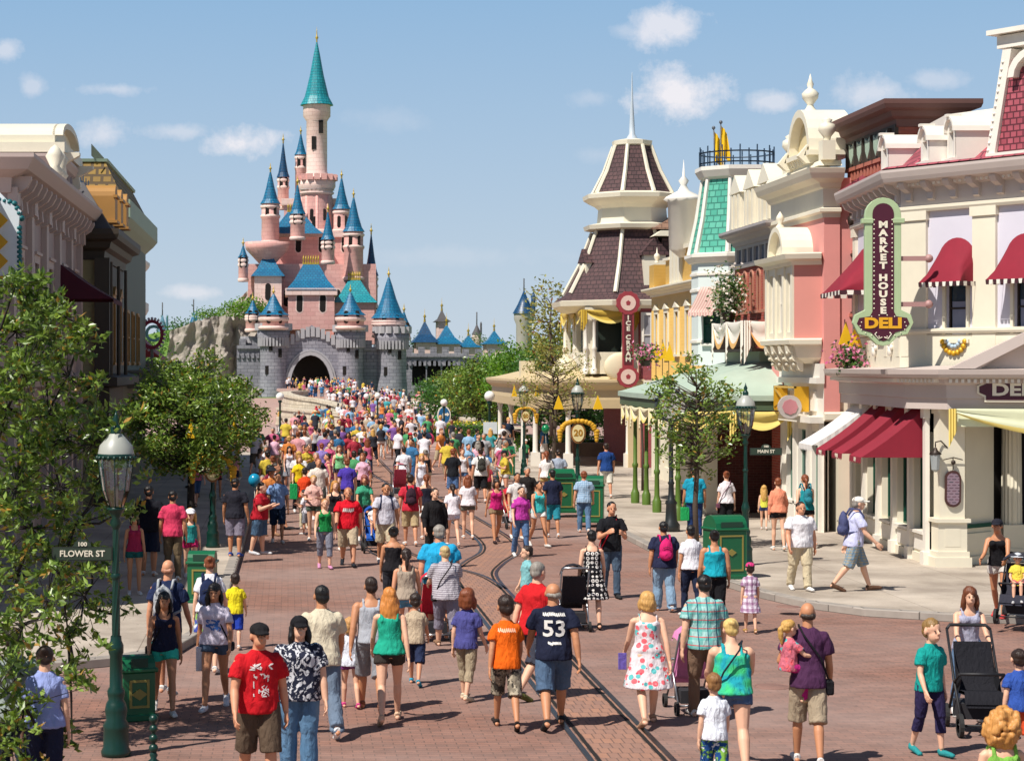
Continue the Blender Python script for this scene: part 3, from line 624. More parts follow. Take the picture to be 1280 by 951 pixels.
ms = thing('blade_sign', (GX(1103, Ys), Ys, zb_), 'tall pale green and plum sign reading MARKET HOUSE DELI hung from the corner', 'sign')
k = Ys/F
pil = [(-20, 70), (-20, -60), (-36, -66), (-38, -82), (-28, -92), (-18, -96), (-8, -108), (0, -114), (8, -108), (18, -96), (28, -92), (38, -82), (36, -66), (20, -60), (20, 70)]
def px2(l, c=336, s_=1.0): return [(p[0]*k*s_, (zb_+zt_)/2 + (p[1]+18)*k*s_) for p in l]
Hm = (zb_+zt_)/2
outl = [(-22, 60), (-22, -50), (-34, -56), (-37, -66), (-30, -80), (-18, -83), (-8, -93), (0, -95), (8, -93), (18, -83), (30, -80), (37, -66), (34, -56), (22, -50), (22, 60)] + [(22*cos(pi*i/10), 68+22*sin(pi*i/10)) for i in range(11)]
inn = [(-13, 60), (-13, -52), (-16, -58), (-29, -60), (-32, -67), (-26, -75), (-15, -78), (-6, -87), (0, -89), (6, -87), (15, -78), (26, -75), (32, -67), (29, -60), (16, -58), (13, -52), (13, 60)] + [(13*cos(pi*i/10), 70+13*sin(pi*i/10)) for i in range(11)]
b = MB(fm_); b.prism([(p[0]*k, Hm+p[1]*k) for p in outl], -.09, .09, 'v', 0); b.box(-26*k, -12*k, -.1, .12, Hm+58*k, Hm+64*k, 0); b.box(12*k, 26*k, -.1, .12, Hm+58*k, Hm+64*k, 0); b.build('frame', LGREEN, ms, bevel=.008)
b = MB(fm_); b.prism([(p[0]*k, Hm+p[1]*k) for p in inn], -.1, .1, 'v', 0); b.build('board', BURG, ms)
b = MB(fm_)
for i in range(20): z = Hm+(-48+5.8*i)*k; b.ball((-11*k, .1, z), .016, 6, 4); b.ball((11*k, .1, z), .016, 6, 4)
for i in range(18): a = 2*pi*i/18; b.ball((28*k*cos(a)*(1 if abs(cos(a)) > .3 else 1), .1, Hm+(-70+13.5*sin(a))*k), .014, 6, 4)
b.build('bulb', plain('bulb_white', '#f0ead0', .3, 0, bs=0), ms)
y_ = 56
for ch in 'MARKET HOUSE':
    if ch != ' ': textobj('lettering', ch, .185, LETW, ms, TM(fm_, 0, .105, Hm+y_*k), .008, 1.3, .01)
    y_ -= 10.2 if ch != ' ' else 5
textobj('lettering', 'DELI', .3, LETG, ms, TM(fm_, 0, .105, Hm-67*k), .008, 1.3, .014)
b = MB(fm_)
for s_ in (-1, 1): b.tube([(s_*.02, .11, Hm-84*k), (s_*.1, .11, Hm-86*k), (s_*.17, .11, Hm-80*k), (s_*.13, .11, Hm-78*k)], .012, 6)
b.build('scroll', LETW, ms)
b = MB(fm_)
for zz in (Hm+14*k, Hm-43*k): b.box(.3, .95, -.03, .03, zz-.05, zz+.05); b.ball((.95, 0, zz), .09, 8, 6)
b.build('bracket', plain('dusty_pink_iron', '#a8807c', .5), ms)
# wall lantern and menu board
b_ = thing('wall_lantern', (PX-.25, PY-.2, 2.3), 'small grey lantern on an iron bracket beside the red deli awning', 'lantern')
b = MB(); b.lathe([(.0, 2.62), (.03, 2.6), (.05, 2.55), (.13, 2.48), (.12, 2.46)], PX-.38, PY-.3, 10); b.build('cap', BRZ, b_); b = MB(); b.lathe([(.11, 2.46), (.08, 2.15), (.02, 2.1)], PX-.38, PY-.3, 8, sm=False); b.build('glass', glassmat('lantern_pane', '#9aa0a0'), b_)
b = MB(); b.tube([(PX-.38, PY-.3, 2.62), (PX-.38, PY-.3, 2.72), (PX-.25, PY-.25, 2.74), (PX-.1, PY-.2, 2.6)], .014, 6); b.build('bracket', BRZ, b_)
mb_ = thing('menu_board', (PX, PY-.27, 1.35), 'small oval dark menu board hanging on the cream corner pier', 'sign'); fP = Fr((PX-.3, PY-.2), (PX+.3, PY-.2))
def ov(w, h, c, z): return [(c+w*cos(a)*min(1, 1), z+ (h-w)*(1 if sin(a) > 0 else -1) + w*sin(a)) for a in [2*pi*i/20+.001 for i in range(20)]]
b = MB(fP); b.prism(ov(.17, .38, .3, 1.75), .02, .06, 'v'); b.build('board', plain('menu_brown', '#4a2a26', .4), mb_)
b = MB(fP); b.prism(ov(.13, .33, .3, 1.75), .06, .066, 'v'); b.build('menu_sheet', brickmat('menu_print', '#6e4a58', '#3f3f4a', '#8a7480', .12, .06, .02, .5), mb_)
b = MB(fP); b.tube([(.1, .05, 2.35), (.3, .07, 2.4), (.5, .05, 2.35)], .012, 6); b.tube([(.3, .05, 2.4), (.3, .05, 2.12)], .01, 6); b.ball((.3, .07, 2.3), .05, 8, 6); b.build('bracket', BRZ, mb_)

# ---- terracotta building behind, brown cornice
tb = thing('terracotta_building', (15.1, 52.5, .13), 'terracotta building with a wide brown cornice rising behind the deli roof', 'building')
T = [(14.15, 52.5), (14.15, 48.2), (15.5, 48.2), (15.5, 52.5)]; fT = Fr(T[0], T[1]); fT2 = Fr(T[1], T[2])
b = MB(); core(b, T, .1, 9.9); b.build('wall', TERRA, tb)
b = MB(); cornice(T, 10.43, .6, .46, b=b); b.box(14.17, 15.48, 48.22, 52.4, 10.3, 10.44); b.build('cornice', MAROOND, tb)
b = MB(fT); b.box(0, fT.len, 0, .08, 9.25, 9.9); 
for i in range(6): b.box(.3+i*.72, .36+i*.72, .08, .16, 9.25, 9.84)
b.build('frieze', plain('dark_frieze', '#3c342c', .7), tb)
b = MB(fT)
for i in range(5): u = .7+i*.72; b.prism([(u-.22, 9.82), (u-.18, 9.5), (u, 9.3), (u+.18, 9.5), (u+.22, 9.82), (u, 9.72)], .08, .13, 'v')
b.build('leaf_ornament', plain('verdigris_leaf', '#9fb3a0', .6, .25, 8), tb)
b = MB(fT)
for r in range(2):
    for i in range(14): u = .15+i*.29; b.box(u, u+.14, .0, .07, 8.62+r*.3, 8.84+r*.3)
b.box(0, fT.len, 0, .1, 8.52, 8.6); b.box(0, fT.len, 0, .1, 9.15, 9.24); b.build('relief_band', plain('terracotta_light', '#b06a58', .7, .1), tb)
for px, zz in ((1062, 7.9), (1078, 7.95)):
    u = .7 if px < 1070 else 2.6; b = MB(fT); b.ball((u, .12, zz), (.12, .1, .16), 8, 6); b.prism([(u-.25, zz-.15), (u-.18, zz+.2), (u, zz+.3), (u+.18, zz+.2), (u+.25, zz-.15), (u, zz-.05)], .02, .12, 'v'); b.build('eagle_ornament', BRZ, tb)
window(tb, fT, .45, 5.6, .5, 1.5, False, BRZ, GLASS, 1, 2, plain('terracotta_light', ''), d=-.03, sur=.08)
# ---- pink building with arched cream parapet
pk = thing('pink_building', (14, 54.4, .13), 'salmon pink building with cream oriel and round-topped parapet carrying an urn', 'building')
Q = [(13.4, 57.6), (13.4, 52.0), (13.8, 52.0)]; f1, f2 = Fr(Q[0], Q[1]), Fr(Q[1], Q[2]); L1 = f1.len
b = MB(f1); b.wall(0, L1, 3.9, 9.0, []); b.fr = f2; b.wall(0, f2.len, 3.0, 9.0); b.fr = None; core(b, [(13.75, 57.6), (13.75, 52.05), (17, 52.05), (17, 57.6)], 3.9, 9.0); b.build('wall', PINK, pk); b = MB(); core(b, [(13.78, 57.5), (13.78, 52.1), (17, 52.1), (17, 57.5)], .1, 3.89); b.sweep([(13.4, 52.02), (13.78, 52.02), (17, 52.08)], [(0, 2.9), (.12, 2.95), (.12, 3.1), (0, 3.15)]); b.build('lower_wall', CREAM, pk)
b = MB(); b.sweep(Q, [(0, 8.0), (.04, 8.0), (.06, 8.1), (.14, 8.14), (.14, 8.22), (.03, 8.26), (.03, 8.72), (.1, 8.76), (.16, 8.86), (.4, 8.95), (.46, 9.08), (.5, 9.2), (-.3, 9.3)]); b.sweep(Q, [(-.02, 9.28), (.2, 9.28), (.12, 9.42), (-.3, 9.45)]); b.build('cornice', CREAM, pk)
b = MB(f1); uc = uat(f1, 1008); zt = GZ(142, 54.5); w_ = 1.15; n = 12; zc = zt-w_
b.box(uc-w_, uc+w_, -.5, .12, 9.4, zc); 
o_ = [(uc-w_*cos(pi*k/n), zc+w_*sin(pi*k/n)) for k in range(n+1)]; i_ = [(uc-(w_-.2)*cos(pi*k/n), zc+(w_-.2)*sin(pi*k/n)) for k in range(n+1)]
for k in range(n): b.prism([o_[k], o_[k+1], i_[k+1], i_[k]], -.9, .22, 'v')
b.prism([(p[0], p[1]) for p in i_], -.9, -.02, 'v', 1); b.box(uc-w_-.25, uc+w_+.25, -.9, .3, zc-.14, zc-.02)
for s_ in (-1, 1): b.prism([(.0, 9.42), (.3, 9.42), (.5, 9.6), (.25, 9.9), (.35, zc-.14), (0, zc-.14)], uc+s_*(w_-.1)-.12, uc+s_*(w_-.1)+.12, 'u'); 
for s_ in (-1, 1): b.box(uc+s_*(w_+.75)-.2, uc+s_*(w_+.75)+.2, -.2, .12, 9.42, 9.9); b.fr = None; p = f1((uc+s_*(w_+.75), -.04, 0)); b.lathe([(.08, 9.9), (.1, 10), (.22, 10.15), (.2, 10.3), (.1, 10.36), (.14, 10.42), (0, 10.5)], p.x, p.y, 10); b.fr = f1
for i in range(9): b.prism([(.12, 9.45), (.2, 9.45), (.26, 9.6), (.12, 9.8)], uc-1+i*.24, uc-.9+i*.24, 'u')
b.build('arched_parapet', [CREAM, plain('cream_shell', '#d8c79a', .6)], pk)
b = MB(); p = f1((uc, -.1, 0)); b.lathe([(.16, zt-.02), (.1, zt+.06), (.08, zt+.14), (.2, zt+.3), (.22, zt+.42), (.12, zt+.52), (.06, zt+.56), (.09, zt+.66), (.05, zt+.76), (0, zt+.95)], p.x, p.y, 14); b.build('urn_finial', CREAM, pk)
# oriel
O = [(13.4, 55.6), (12.75, 55.4), (12.75, 52.4), (13.4, 52.2)]; fo = Fr(O[1], O[2]); fo2 = Fr(O[2], O[3]); fo0 = Fr(O[0], O[1])
b = MB(fo); lo = fo.len; b.wall(0, lo, 4.95, 6.85, [(.55, 5.15, .42, 1.5, False), (1.5, 5.15, .55, 1.5, False), (2.45, 5.15, .42, 1.5, False)], d=.15)
for u in (.1, 1.02, 1.98, 2.9): b.box(u-.1, u+.1, 0, .05, 4.95, 6.85)
b.fr = None; b.sweep(O, [(0, 6.83), (.06, 6.83), (.1, 6.92), (.26, 6.98), (.3, 7.1), (-.2, 7.16)]); b.sweep(O, [(0, 4.8), (.14, 4.84), (.16, 4.95), (0, 4.99)]); b.sweep(O, [(-.35, 4.35), (-.1, 4.5), (0, 4.82), (-.3, 4.83)])
b.fr = fo; R_ = .85; n = 12; zc = 7.12
for c_ in (lo/2,):
    o_ = [(c_-R_*cos(pi*k/n), zc+R_*.9*sin(pi*k/n)) for k in range(n+1)]; i_ = [(c_-(R_-.14)*cos(pi*k/n), zc+(R_-.14)*.9*sin(pi*k/n)) for k in range(n+1)]
    for k in range(n): b.prism([o_[k], o_[k+1], i_[k+1], i_[k]], -.85, .14, 'v')
    b.prism(i_, -.8, -.05, 'v')
p = fo((lo/2, 0, 0)); b.fr = None; b.lathe([(.12, 7.88), (.05, 7.98), (.11, 8.08), (.09, 8.16), (0, 8.3)], p.x, p.y, 10)
orl = b.build('oriel', CREAM, pk)
b = MB(fo2); b.wall(0, fo2.len, 4.95, 6.85); b.fr = fo0; b.wall(0, fo0.len, 4.95, 6.85); b.build('oriel_side', PINKD, pk)
for u, w2 in ((.55, .42), (1.5, .55), (2.45, .42)): window(pk, fo, u, 5.15, w2, 1.5, False, WHITE, GLASSB, 1, 2, None, d=.12)
b = MB(fo)
for u in (.3, 1.05, 1.85, 2.6):
    b.prism([(-.3, 4.15), (-.18, 4.2), (-.12, 4.38), (-.02, 4.45), (.0, 4.6), (.1, 4.66), (.12, 4.8), (-.3, 4.8)], u-.13, u+.13, 'u')
    for k in range(3): b.ball((u, .07-.08*k, 4.62-.14*k), (.1, .05, .06), 8, 5)
b.build('carved_bracket', CREAM, pk)
# lower storey: white stone band, brick pier, shop front
b = MB(f1); b.wall(1.4, L1, 3.0, 4.0); b.box(1.35, L1+.05, 0, .2, 3.85, 4.0); b.box(1.35, L1+.05, 0, .12, 4.0, 4.35); 
for i in range(5): b.box(1.6+i*.7, 2.1+i*.7, 0, .06, 3.15, 3.65)
b.box(1.2, L1, 0, .35, 2.86, 3.02); b.build('stone_band', WHITE, pk)
b = MB(f1); b.wall(0, 1.4, .13, 3.9); b.build('brick_pier', REDBR, pk)
b = MB(f1); so_ = [(2.2, .75, 1.0, 1.9, False), (3.5, .75, 1.1, 1.9, False), (4.85, .13, .9, 2.5, False)]; b.wall(1.4, L1, .13, 2.9, so_, d=.2); b.box(1.4, 4.4, 0, .08, .13, .65); b.box(1.4, 4.4, 0, .1, .68, .75)
for u in (1.5, 2.83, 4.25, 5.45): b.box(u-.08, u+.08, 0, .1, .13, 2.86)
b.build('shopfront_wall', WHITE, pk)
for o_ in so_: window(pk, f1, o_[0], o_[1], o_[2], o_[3], False, plain('sage_frame', '#6f8c7c'), GLASS, 1, 1, None, d=.16, name='shop_window')
g_ = thing('projecting_sign', tuple(f1((3.3, .5, 3.1))), 'gold framed bracket with a pale round disc under the oriel of the pink building', 'sign')
b = MB(f1); us = [2.4, 4.3]
for zz in (3.12, 3.72): b.box(2.2, 4.5, .42, .47, zz, zz+.05)
for u in (2.2, 4.45): b.box(u, u+.05, .1, .47, 3.12, 3.77)
b.tube([(2.3, .45, 3.7), (3.3, .45, 3.4), (4.4, .45, 3.2)], .04, 6); b.tube([(2.3, .45, 3.2), (3.0, .45, 3.35), (3.6, .45, 3.3)], .03, 6); b.build('frame', GOLD, g_)
b = MB(f1); b.fr = None; p = f1((4.6, .62, 3.25)); 
b2 = MB(Fr((p.x-.3, p.y), (p.x+.3, p.y))); b2.prism([(.3+.3*cos(2*pi*i/20), 3.25+.3*sin(2*pi*i/20)) for i in range(20)], -.05, .05, 'v'); b2.prism([(.3+.2*cos(2*pi*i/8), 3.25+.2*sin(2*pi*i/8)) for i in range(8)], .05, .07, 'v', 1); b2.build('disc', [plain('grey_disc', '#b5aca6'), plain('rose_disc', '#b87a80')], g_)

# ---- brick building with cream gables and glazed band
br = thing('brick_building', (14.2, 61, .13), 'red brick building with cream gabled parapet, arched windows and a dark brick ground floor', 'building')
f1 = Fr((13.6, 63.3), (13.6, 57.6)); L1 = f1.len; Q = [(13.6, 63.3), (13.6, 57.6), (17, 57.6)]
ops = [(u, 5.9, .34, 1.15, True) for u in (.6, 1.5, 2.4, 3.3, 4.2, 5.1)]
b = MB(f1); b.wall(0, L1, 4.2, 7.25, ops, d=.15); b.fr = None; core(b, [(13.85, 63.3), (13.85, 57.62), (17, 57.62), (17, 63.3)], .1, 8.2); b.build('wall', REDBR, br)
for o_ in ops: window(br, f1, o_[0], o_[1], o_[2], o_[3], True, CREAM, GLASSB, 1, 2, plain('brick_trim', '#b27a64'), d=.1, sur=.06)
b = MB(f1); b.wall(0, L1, 7.25, 7.9, [(.55+i*.76, 7.36, .6, .42, False) for i in range(7)], d=.08); b.build('clerestory_wall', plain('grey_trim', '#a09a98'), br)
b = MB(f1)
for i in range(7): b.poly([(.25+i*.76, -.07, 7.36), (.85+i*.76, -.07, 7.36), (.85+i*.76, -.07, 7.78), (.25+i*.76, -.07, 7.78)])
b.build('clerestory_glass', glassmat('grey_glass', '#59687a'), br)
b = MB(); cornice(Q, 8.3, .42, .5, b=b); b.sweep(Q, [(0, 7.2), (.08, 7.2), (.1, 7.28), (0, 7.3)]); b.build('cornice', plain('grey_trim', ''), br)
b = MB(f1); b.box(0, L1, -.35, .0, 8.3, 9.2)
for i in range(3):
    u = .95+i*1.87; b.box(u-.62, u+.62, -.5, .14, 8.3, 9.45); b.prism([(u-.75, 9.45), (u+.75, 9.45), (u, 10.0)], -.55, .22, 'v'); b.box(u-.1, u+.1, .14, .24, 8.4, 9.4); b.box(u-.55, u-.4, .14, .22, 8.4, 9.4); b.box(u+.4, u+.55, .14, .22, 8.4, 9.4)
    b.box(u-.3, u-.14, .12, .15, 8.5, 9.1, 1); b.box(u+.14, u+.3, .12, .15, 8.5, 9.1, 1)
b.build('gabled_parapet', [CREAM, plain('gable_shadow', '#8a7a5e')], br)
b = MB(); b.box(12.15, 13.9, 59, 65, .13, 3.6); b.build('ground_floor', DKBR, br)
b = MB(); b.box(11.75, 12.14, 58.8, 59.2, .13, 3.6); b.box(13.75, 13.85, 58.85, 58.99, .13, 3.5, 1); b.build('corner_post', [CREAM, OLIVE], br)
b = MB(Fr((12.15, 65), (12.15, 59.2))); b.box(.3, 2.2, 0, .06, .5, 2.7); b.box(3, 5, 0, .06, .5, 2.7); b.build('cream_panel', CREAM, br)
# porch roof, posts
fp = thing('porch_canopy', (11.5, 60, .13), 'sage green canopy on olive posts in front of the red brick building', 'canopy')
PO = [(13.6, 67), (10.5, 65.4), (10.3, 62), (10.3, 55.7), (13.6, 55.5)]
b = MB(); b.sweep(PO, [(.12, 3.36), (.12, 3.5), (.0, 3.52), (-1.6, 4.05), (-3.1, 4.45)]); b.build('roof', COPPER, fp)
b = MB(); b.sweep(PO, [(-.3, 3.1), (.06, 3.1), (.06, 3.36), (-.3, 3.37)]); b.build('fascia', plain('fascia_green', '#4c5f44'), fp)
b = MB(); b.sweep(PO, [(-2.95, 4.4), (-2.95, 4.75), (-3.2, 4.78)]); b.build('upper_band', plain('pale_sage', '#a8b89a'), fp)
for (x, y) in ((10.55, 63.2), (10.75, 62.4), (10.5, 56.0), (10.5, 59.2)):
    b = MB(); b.lathe([(.13, .13), (.13, .45), (.1, .5), (.075, .6), (.065, 1.2), (.09, 1.25), (.09, 1.32), (.06, 1.36), (.055, 3.0), (.1, 3.12)], x, y, 12); b.build('post', OLIVE, fp)
PALED = plain('ivory_satin', '#e4d9b4', .6, .15, 3)
def swags(name, pts, z, n, drop, mats, label, step=.0):
    r = thing(name, (pts[0][0], pts[0][1], z-.3), label, 'bunting')
    for a, c in zip(pts, pts[1:]):
        fr = Fr(a, c); k = max(1, round(fr.len/n)); drape(r, fr, 0, fr.len, z, drop, .1, mats[0], k, 'swag', mats[1])
        b = MB(fr)
        for i in range(k+1): tail(b, fr, fr.len*i/k, z, drop*1.5, .2, .12)
        b.build('tail', mats[0], r)
    return r
swags('bunting', [(10.62, 65.3), (10.36, 62), (10.36, 55.7)], 3.1, 1.6, .42, (PALED, PALEY), 'ivory and yellow swags along the street edge of the sage green canopy')
swags('bunting', [(10.36, 55.64), (13.4, 55.5)], 3.1, 1.5, .5, (YELW and PALEY, PALEY), 'yellow swags along the end of the sage green canopy over the dark brick wall')
# upper balcony bunting, railing and white flowering shrub
bl = thing('balcony', (13.2, 60.5, 4.7), 'dark iron balcony railing above the sage green canopy', 'balcony')
b = MB(); FB = Fr((13.0, 63.5), (13.0, 57.8)); b.fr = FB; b.box(0, FB.len, -.03, .03, 5.5, 5.55); b.box(0, FB.len, -.6, .1, 4.7, 4.78)
for i in range(int(FB.len/.13)): b.box(i*.13, i*.13+.025, -.015, .015, 4.78, 5.5)
b.build('railing', BRZ, bl)
fE2 = Fr((12.2, 57.7), (13.5, 57.7))
swags('bunting', [(12.7, 61.5), (12.7, 57.6), (13.5, 57.6)], 5.55, 1.6, .75, (plain('white_satin', '#e4ddd0', .5, .15, 3), plain('apricot_satin', '#d9a860', .5)), 'white and apricot swags on the balcony under the flowering shrub')

# ---- green mansard tower
gt = thing('mint_tower_house', (13.8, 66.6, .13), 'pale mint tower with a green tiled mansard roof and blue iron cresting', 'building')
cx, cy = 14.15, 65.6; ph = pi/8
b = MB(); b.lathe([(1.43, 4.3), (1.43, 7.55)], cx, cy, 8, 0, False, ph=ph); b.build('wall', MINT, gt)
b = MB(); b.lathe([(1.43, 7.5), (1.52, 7.52), (1.66, 7.68), (1.66, 7.78), (1.5, 7.82), (1.2, 7.83)], cx, cy, 8, 0, False, ph=ph); b.lathe([(1.0, 10.1), (1.2, 10.2), (1.32, 10.4), (1.32, 10.52), (0, 10.56)], cx, cy, 8, 0, False, ph=ph)
for i in range(8):
    a = 2*pi*i/8+ph; b.tube([(cx+1.5*cos(a), cy+1.5*sin(a), 7.8), (cx+1.26*cos(a), cy+1.26*sin(a), 8.9), (cx+1.07*cos(a), cy+1.07*sin(a), 10.2)], [.09, .08, .07], 6, sm=False)
for zz in (5.0, 5.9, 6.6, 7.1):
    b.lathe([(1.43, zz), (1.48, zz+.02), (1.48, zz+.1), (1.43, zz+.12)], cx, cy, 8, 0, False, ph=ph)
b.build('trim', WHITE, gt)
b = MB(); b.lathe([(1.48, 7.8), (1.24, 8.9), (1.05, 10.15)], cx, cy, 8, 0, False, ph=ph); b.build('mansard_roof', GREENTILE, gt)
b = MB()
for i in range(26):
    a = 2*pi*i/26; x, y = cx+1.15*cos(a), cy+1.15*sin(a); b.box(x-.018, x+.018, y-.018, y+.018, 10.54, 11.05+.12*(i % 2))
b.lathe([(1.17, 10.62), (1.13, 10.62), (1.13, 10.66), (1.17, 10.66)], cx, cy, 26); b.lathe([(1.17, 10.95), (1.13, 10.95), (1.13, 10.99), (1.17, 10.99)], cx, cy, 26); b.build('roof_cresting', plain('blue_iron', '#2c4258', .5, .1, 3), gt)
ffc = Fr((cx-1.33, cy-.55), (cx-.55, cy-1.33)); fff = Fr((cx-.55, cy-1.33), (cx+.55, cy-1.33))
for fr in (ffc, fff): window(gt, fr, .55, 5.0, .6, 1.1, False, DKGREEN, glassmat('green_glass', '#1f4a44'), 1, 2, WHITE, d=-.03, sur=.06)
slope_awning(gt, fff, .1, 1.0, 6.75, 5.95, .75, ROSE, .14); slope_awning(gt, ffc, .1, 1.0, 6.75, 5.95, .7, ROSE, .14)
b = MB(); b.prism([(13.9, 65), (13.9, 68.5), (17, 68.5), (17, 65)], .1, 8.0); b.build('rear_wall', MINT, gt)
b = MB(); b.lathe([(.14, 8), (.5, 8.3), (.55, 9.9), (.7, 10.0), (.6, 10.1), (.2, 10.3), (.1, 10.5), (.18, 10.65), (.05, 10.8), (0, 11.4)], 13.6, 71.5, 12); b.build('small_turret', WHITE, gt)
# ---- yellow building
ye = thing('yellow_building', (14, 73, .13), 'yellow clapboard building with cream finials along its parapet', 'building')
f1 = Fr((13.7, 78.4), (13.7, 68.3)); L1 = f1.len
b = MB(f1); ops = [(u, 4.7, .6, 1.5, False) for u in (1.2, 3.2, 5.2, 7.2, 9.1)]; b.wall(0, L1, 3.6, 7.0, ops, d=.15); b.fr = None; core(b, [(14, 78.4), (14, 68.32), (18, 68.32), (18, 78.4)], .1, 7.0); b.build('wall', YELW, ye)
for o_ in ops: window(ye, f1, *o_[:5], CREAM, GLASSB, 1, 2, CREAM, d=.1, sur=.12, hood='ped')
b = MB(); cornice([(13.7, 78.4), (13.7, 68.3), (18, 68.3)], 7.15, .3, .4, b=b); b.build('cornice', CREAM, ye)
b = MB(f1); b.box(L1-3.4, L1-.2, -.8, .1, 7.1, 8.3); b.box(L1-6.6, L1-5.6, -.8, .1, 7.1, 8.05); b.box(.1, 1.1, -.8, .1, 7.1, 8.05); b.build('parapet', YELW, ye)
b = MB(f1)
for u in (L1-5.3, L1-4.6, L1-3.9):
    b.box(u-.25, u+.25, -.4, .16, 7.1, 8.9); b.box(u-.32, u+.32, -.45, .22, 8.9, 9.0); b.prism([(u-.28, 9.0), (u+.28, 9.0), (u, 9.35)], -.4, .2, 'v')
b.box(L1-3.5, L1-.1, -.9, .2, 8.3, 8.42); b.box(L1-6.7, L1-5.5, -.9, .2, 8.05, 8.15); b.fr = None
for u in (L1-5.3, L1-3.9, L1-6.1, .6, L1-2): p = f1((u, -.1, 0)); z = 9.3 if u > L1-5.5 and u < L1-3 else (8.42 if u > L1-3 else 8.15); b.lathe([(.1, z), (.06, z+.08), (.12, z+.2), (.1, z+.3), (.03, z+.36), (0, z+.6)], p.x, p.y, 8)
b.build('finial', CREAM, ye)
b = MB(f1); b.wall(0, L1, .13, 3.6, [(u, .6, 1.3, 2.2, False) for u in (1.2, 3.3, 5.4, 7.5, 9.2)]); b.box(0, L1, 0, .3, 3.5, 3.75); b.build('shopfront_wall', CREAM, ye)
b = MB(f1)
for u in (1.2, 3.3, 5.4, 7.5, 9.2): b.poly([(u-.75, -.15, .6), (u+.75, -.15, .6), (u+.75, -.15, 2.8), (u-.75, -.15, 2.8)])
b.build('shop_glass', GLASS, ye)

# ---- corner parlour with two-stage shingled tower
ic = thing('parlour_building', (14.5, 88, .13), 'corner parlour with a two-stage brown shingled tower, white spire and arcaded balcony', 'building')
X0, Y0 = 14.55, 88.0; sc = Y0/F
def RX(px): return (px-360)*sc
b = MB()                              # lower red brick + arcade body
b.box(RX(783)+.1, RX(783)+6, Y0-3.0, Y0+7, .13, 7.0); b.build('wall', brickmat('rose_brick', '#a34f50', '#94454a', '#8a5a58', .2, .075, .006), ic)
e0, e1, wz = RX(700), RX(845), GZ(378, Y0-2.6)
SQ = lambda cx_, cy_, r: [(cx_-r, cy_-r), (cx_+r, cy_-r), (cx_+r, cy_+r), (cx_-r, cy_+r)]
tcx, tcy = RX(790), Y0
def oct_(prof, mi, b, n=8, sm=False): b.lathe([(p[0]*1.082, p[1]) for p in prof], tcx, tcy, n, mi, sm, ph=pi/8)
Z = lambda py: GZ(py, Y0)
b = MB(); oct_([(2.7, Z(368)), (2.05, Z(330)), (1.55, Z(290))], 0, b); oct_([(1.55, Z(243)), (1.1, Z(215)), (.72, Z(183))], 0, b); oct_([(2.7, Z(368)), (3.15, Z(377))], 0, b); b.build('shingle_roof', BRTILE, ic)
b = MB(); oct_([(1.5, Z(290)), (1.9, Z(288)), (1.95, Z(283)), (1.4, Z(280)), (1.35, Z(262)), (1.5, Z(258)), (1.75, Z(254)), (1.95, Z(250)), (1.98, Z(245)), (1.55, Z(242))], 0, b); oct_([(.7, Z(184)), (.78, Z(182)), (.8, Z(177)), (.3, Z(174)), (.0, Z(174))], 0, b)
oct_([(2.6, Z(392)), (2.9, Z(390)), (3.2, Z(384)), (3.25, Z(378)), (2.7, Z(374))], 0, b)
for i in range(8):
    a = 2*pi*i/8+pi/8
    for pr in ([(2.7, Z(368)), (2.05, Z(330)), (1.58, Z(290))], [(1.55, Z(243)), (1.1, Z(215)), (.74, Z(183))]): b.tube([(tcx+p[0]*1.1*cos(a), tcy+p[0]*1.1*sin(a), p[1]) for p in pr], [.1, .09, .08], 6, sm=False)
b.build('tower_trim', CREAM, ic)
b = MB(); b.lathe([(.26, Z(175)), (.2, Z(171)), (.13, Z(168)), (.1, Z(150)), (.05, Z(125)), (.012, Z(92)), (0, Z(90))], tcx, tcy, 10); b.build('spire', plain('pale_grey_metal', '#b9c3cc', .4, .1, 3), ic)
dfr = Fr((RX(795), Y0-2.35), (RX(818), Y0-2.35)); b = MB(dfr); zz = Z(345)
b.box(-.1, .8, -1, .2, zz-.6, zz+.75); b.prism([(-.2, zz+.75), (.9, zz+.75), (.9, zz+.85), (.35, zz+1.5), (-.2, zz+.85)], -1.3, .3, 'v', 1); b.build('dormer', [CREAM, BRTILE], ic)
dfr = Fr((RX(730), Y0-.3), (RX(736), Y0-1.2)); b = MB(dfr); b.box(0, .8, -.8, .25, zz-.6, zz+.5); b.prism([(-.1, zz+.5), (.9, zz+.5), (.4, zz+1.1)], -.9, .3, 'v', 1); b.build('dormer', [CREAM, BRTILE], ic)
b = MB(); b.prism([(RX(800), Y0-2.4), (RX(800)+5, Y0-2.4), (RX(800)+5, Y0+6), (RX(800), Y0+6)], 7.0, 7.3); b.prism([(RX(812)-.3, Z(300)), (RX(812)+3.5, Z(300)), (RX(812)+3.2, Z(300)+.22), (RX(812), Z(300)+.22)], Y0-2.8, Y0+4, 'v'); b.build('rear_eaves', CREAM, ic)
b = MB(); b.prism([(RX(805), 7.3), (RX(805)+6, 7.3), (RX(805)+5.4, Z(302)), (RX(815), Z(302))], Y0-2.4, Y0+5, 'v'); b.build('rear_roof', BRTILE, ic)
b = MB(); b.prism([(RX(805), Z(290)), (RX(805)+5, Z(290)), (RX(805)+3.6, Z(268)), (RX(840), Z(270))], Y0-2.0, Y0+4, 'v'); b.build('tan_roof', brickmat('tan_shingle', '#a88470', '#967260', '#6b4f42', .3, .2, .015), ic)
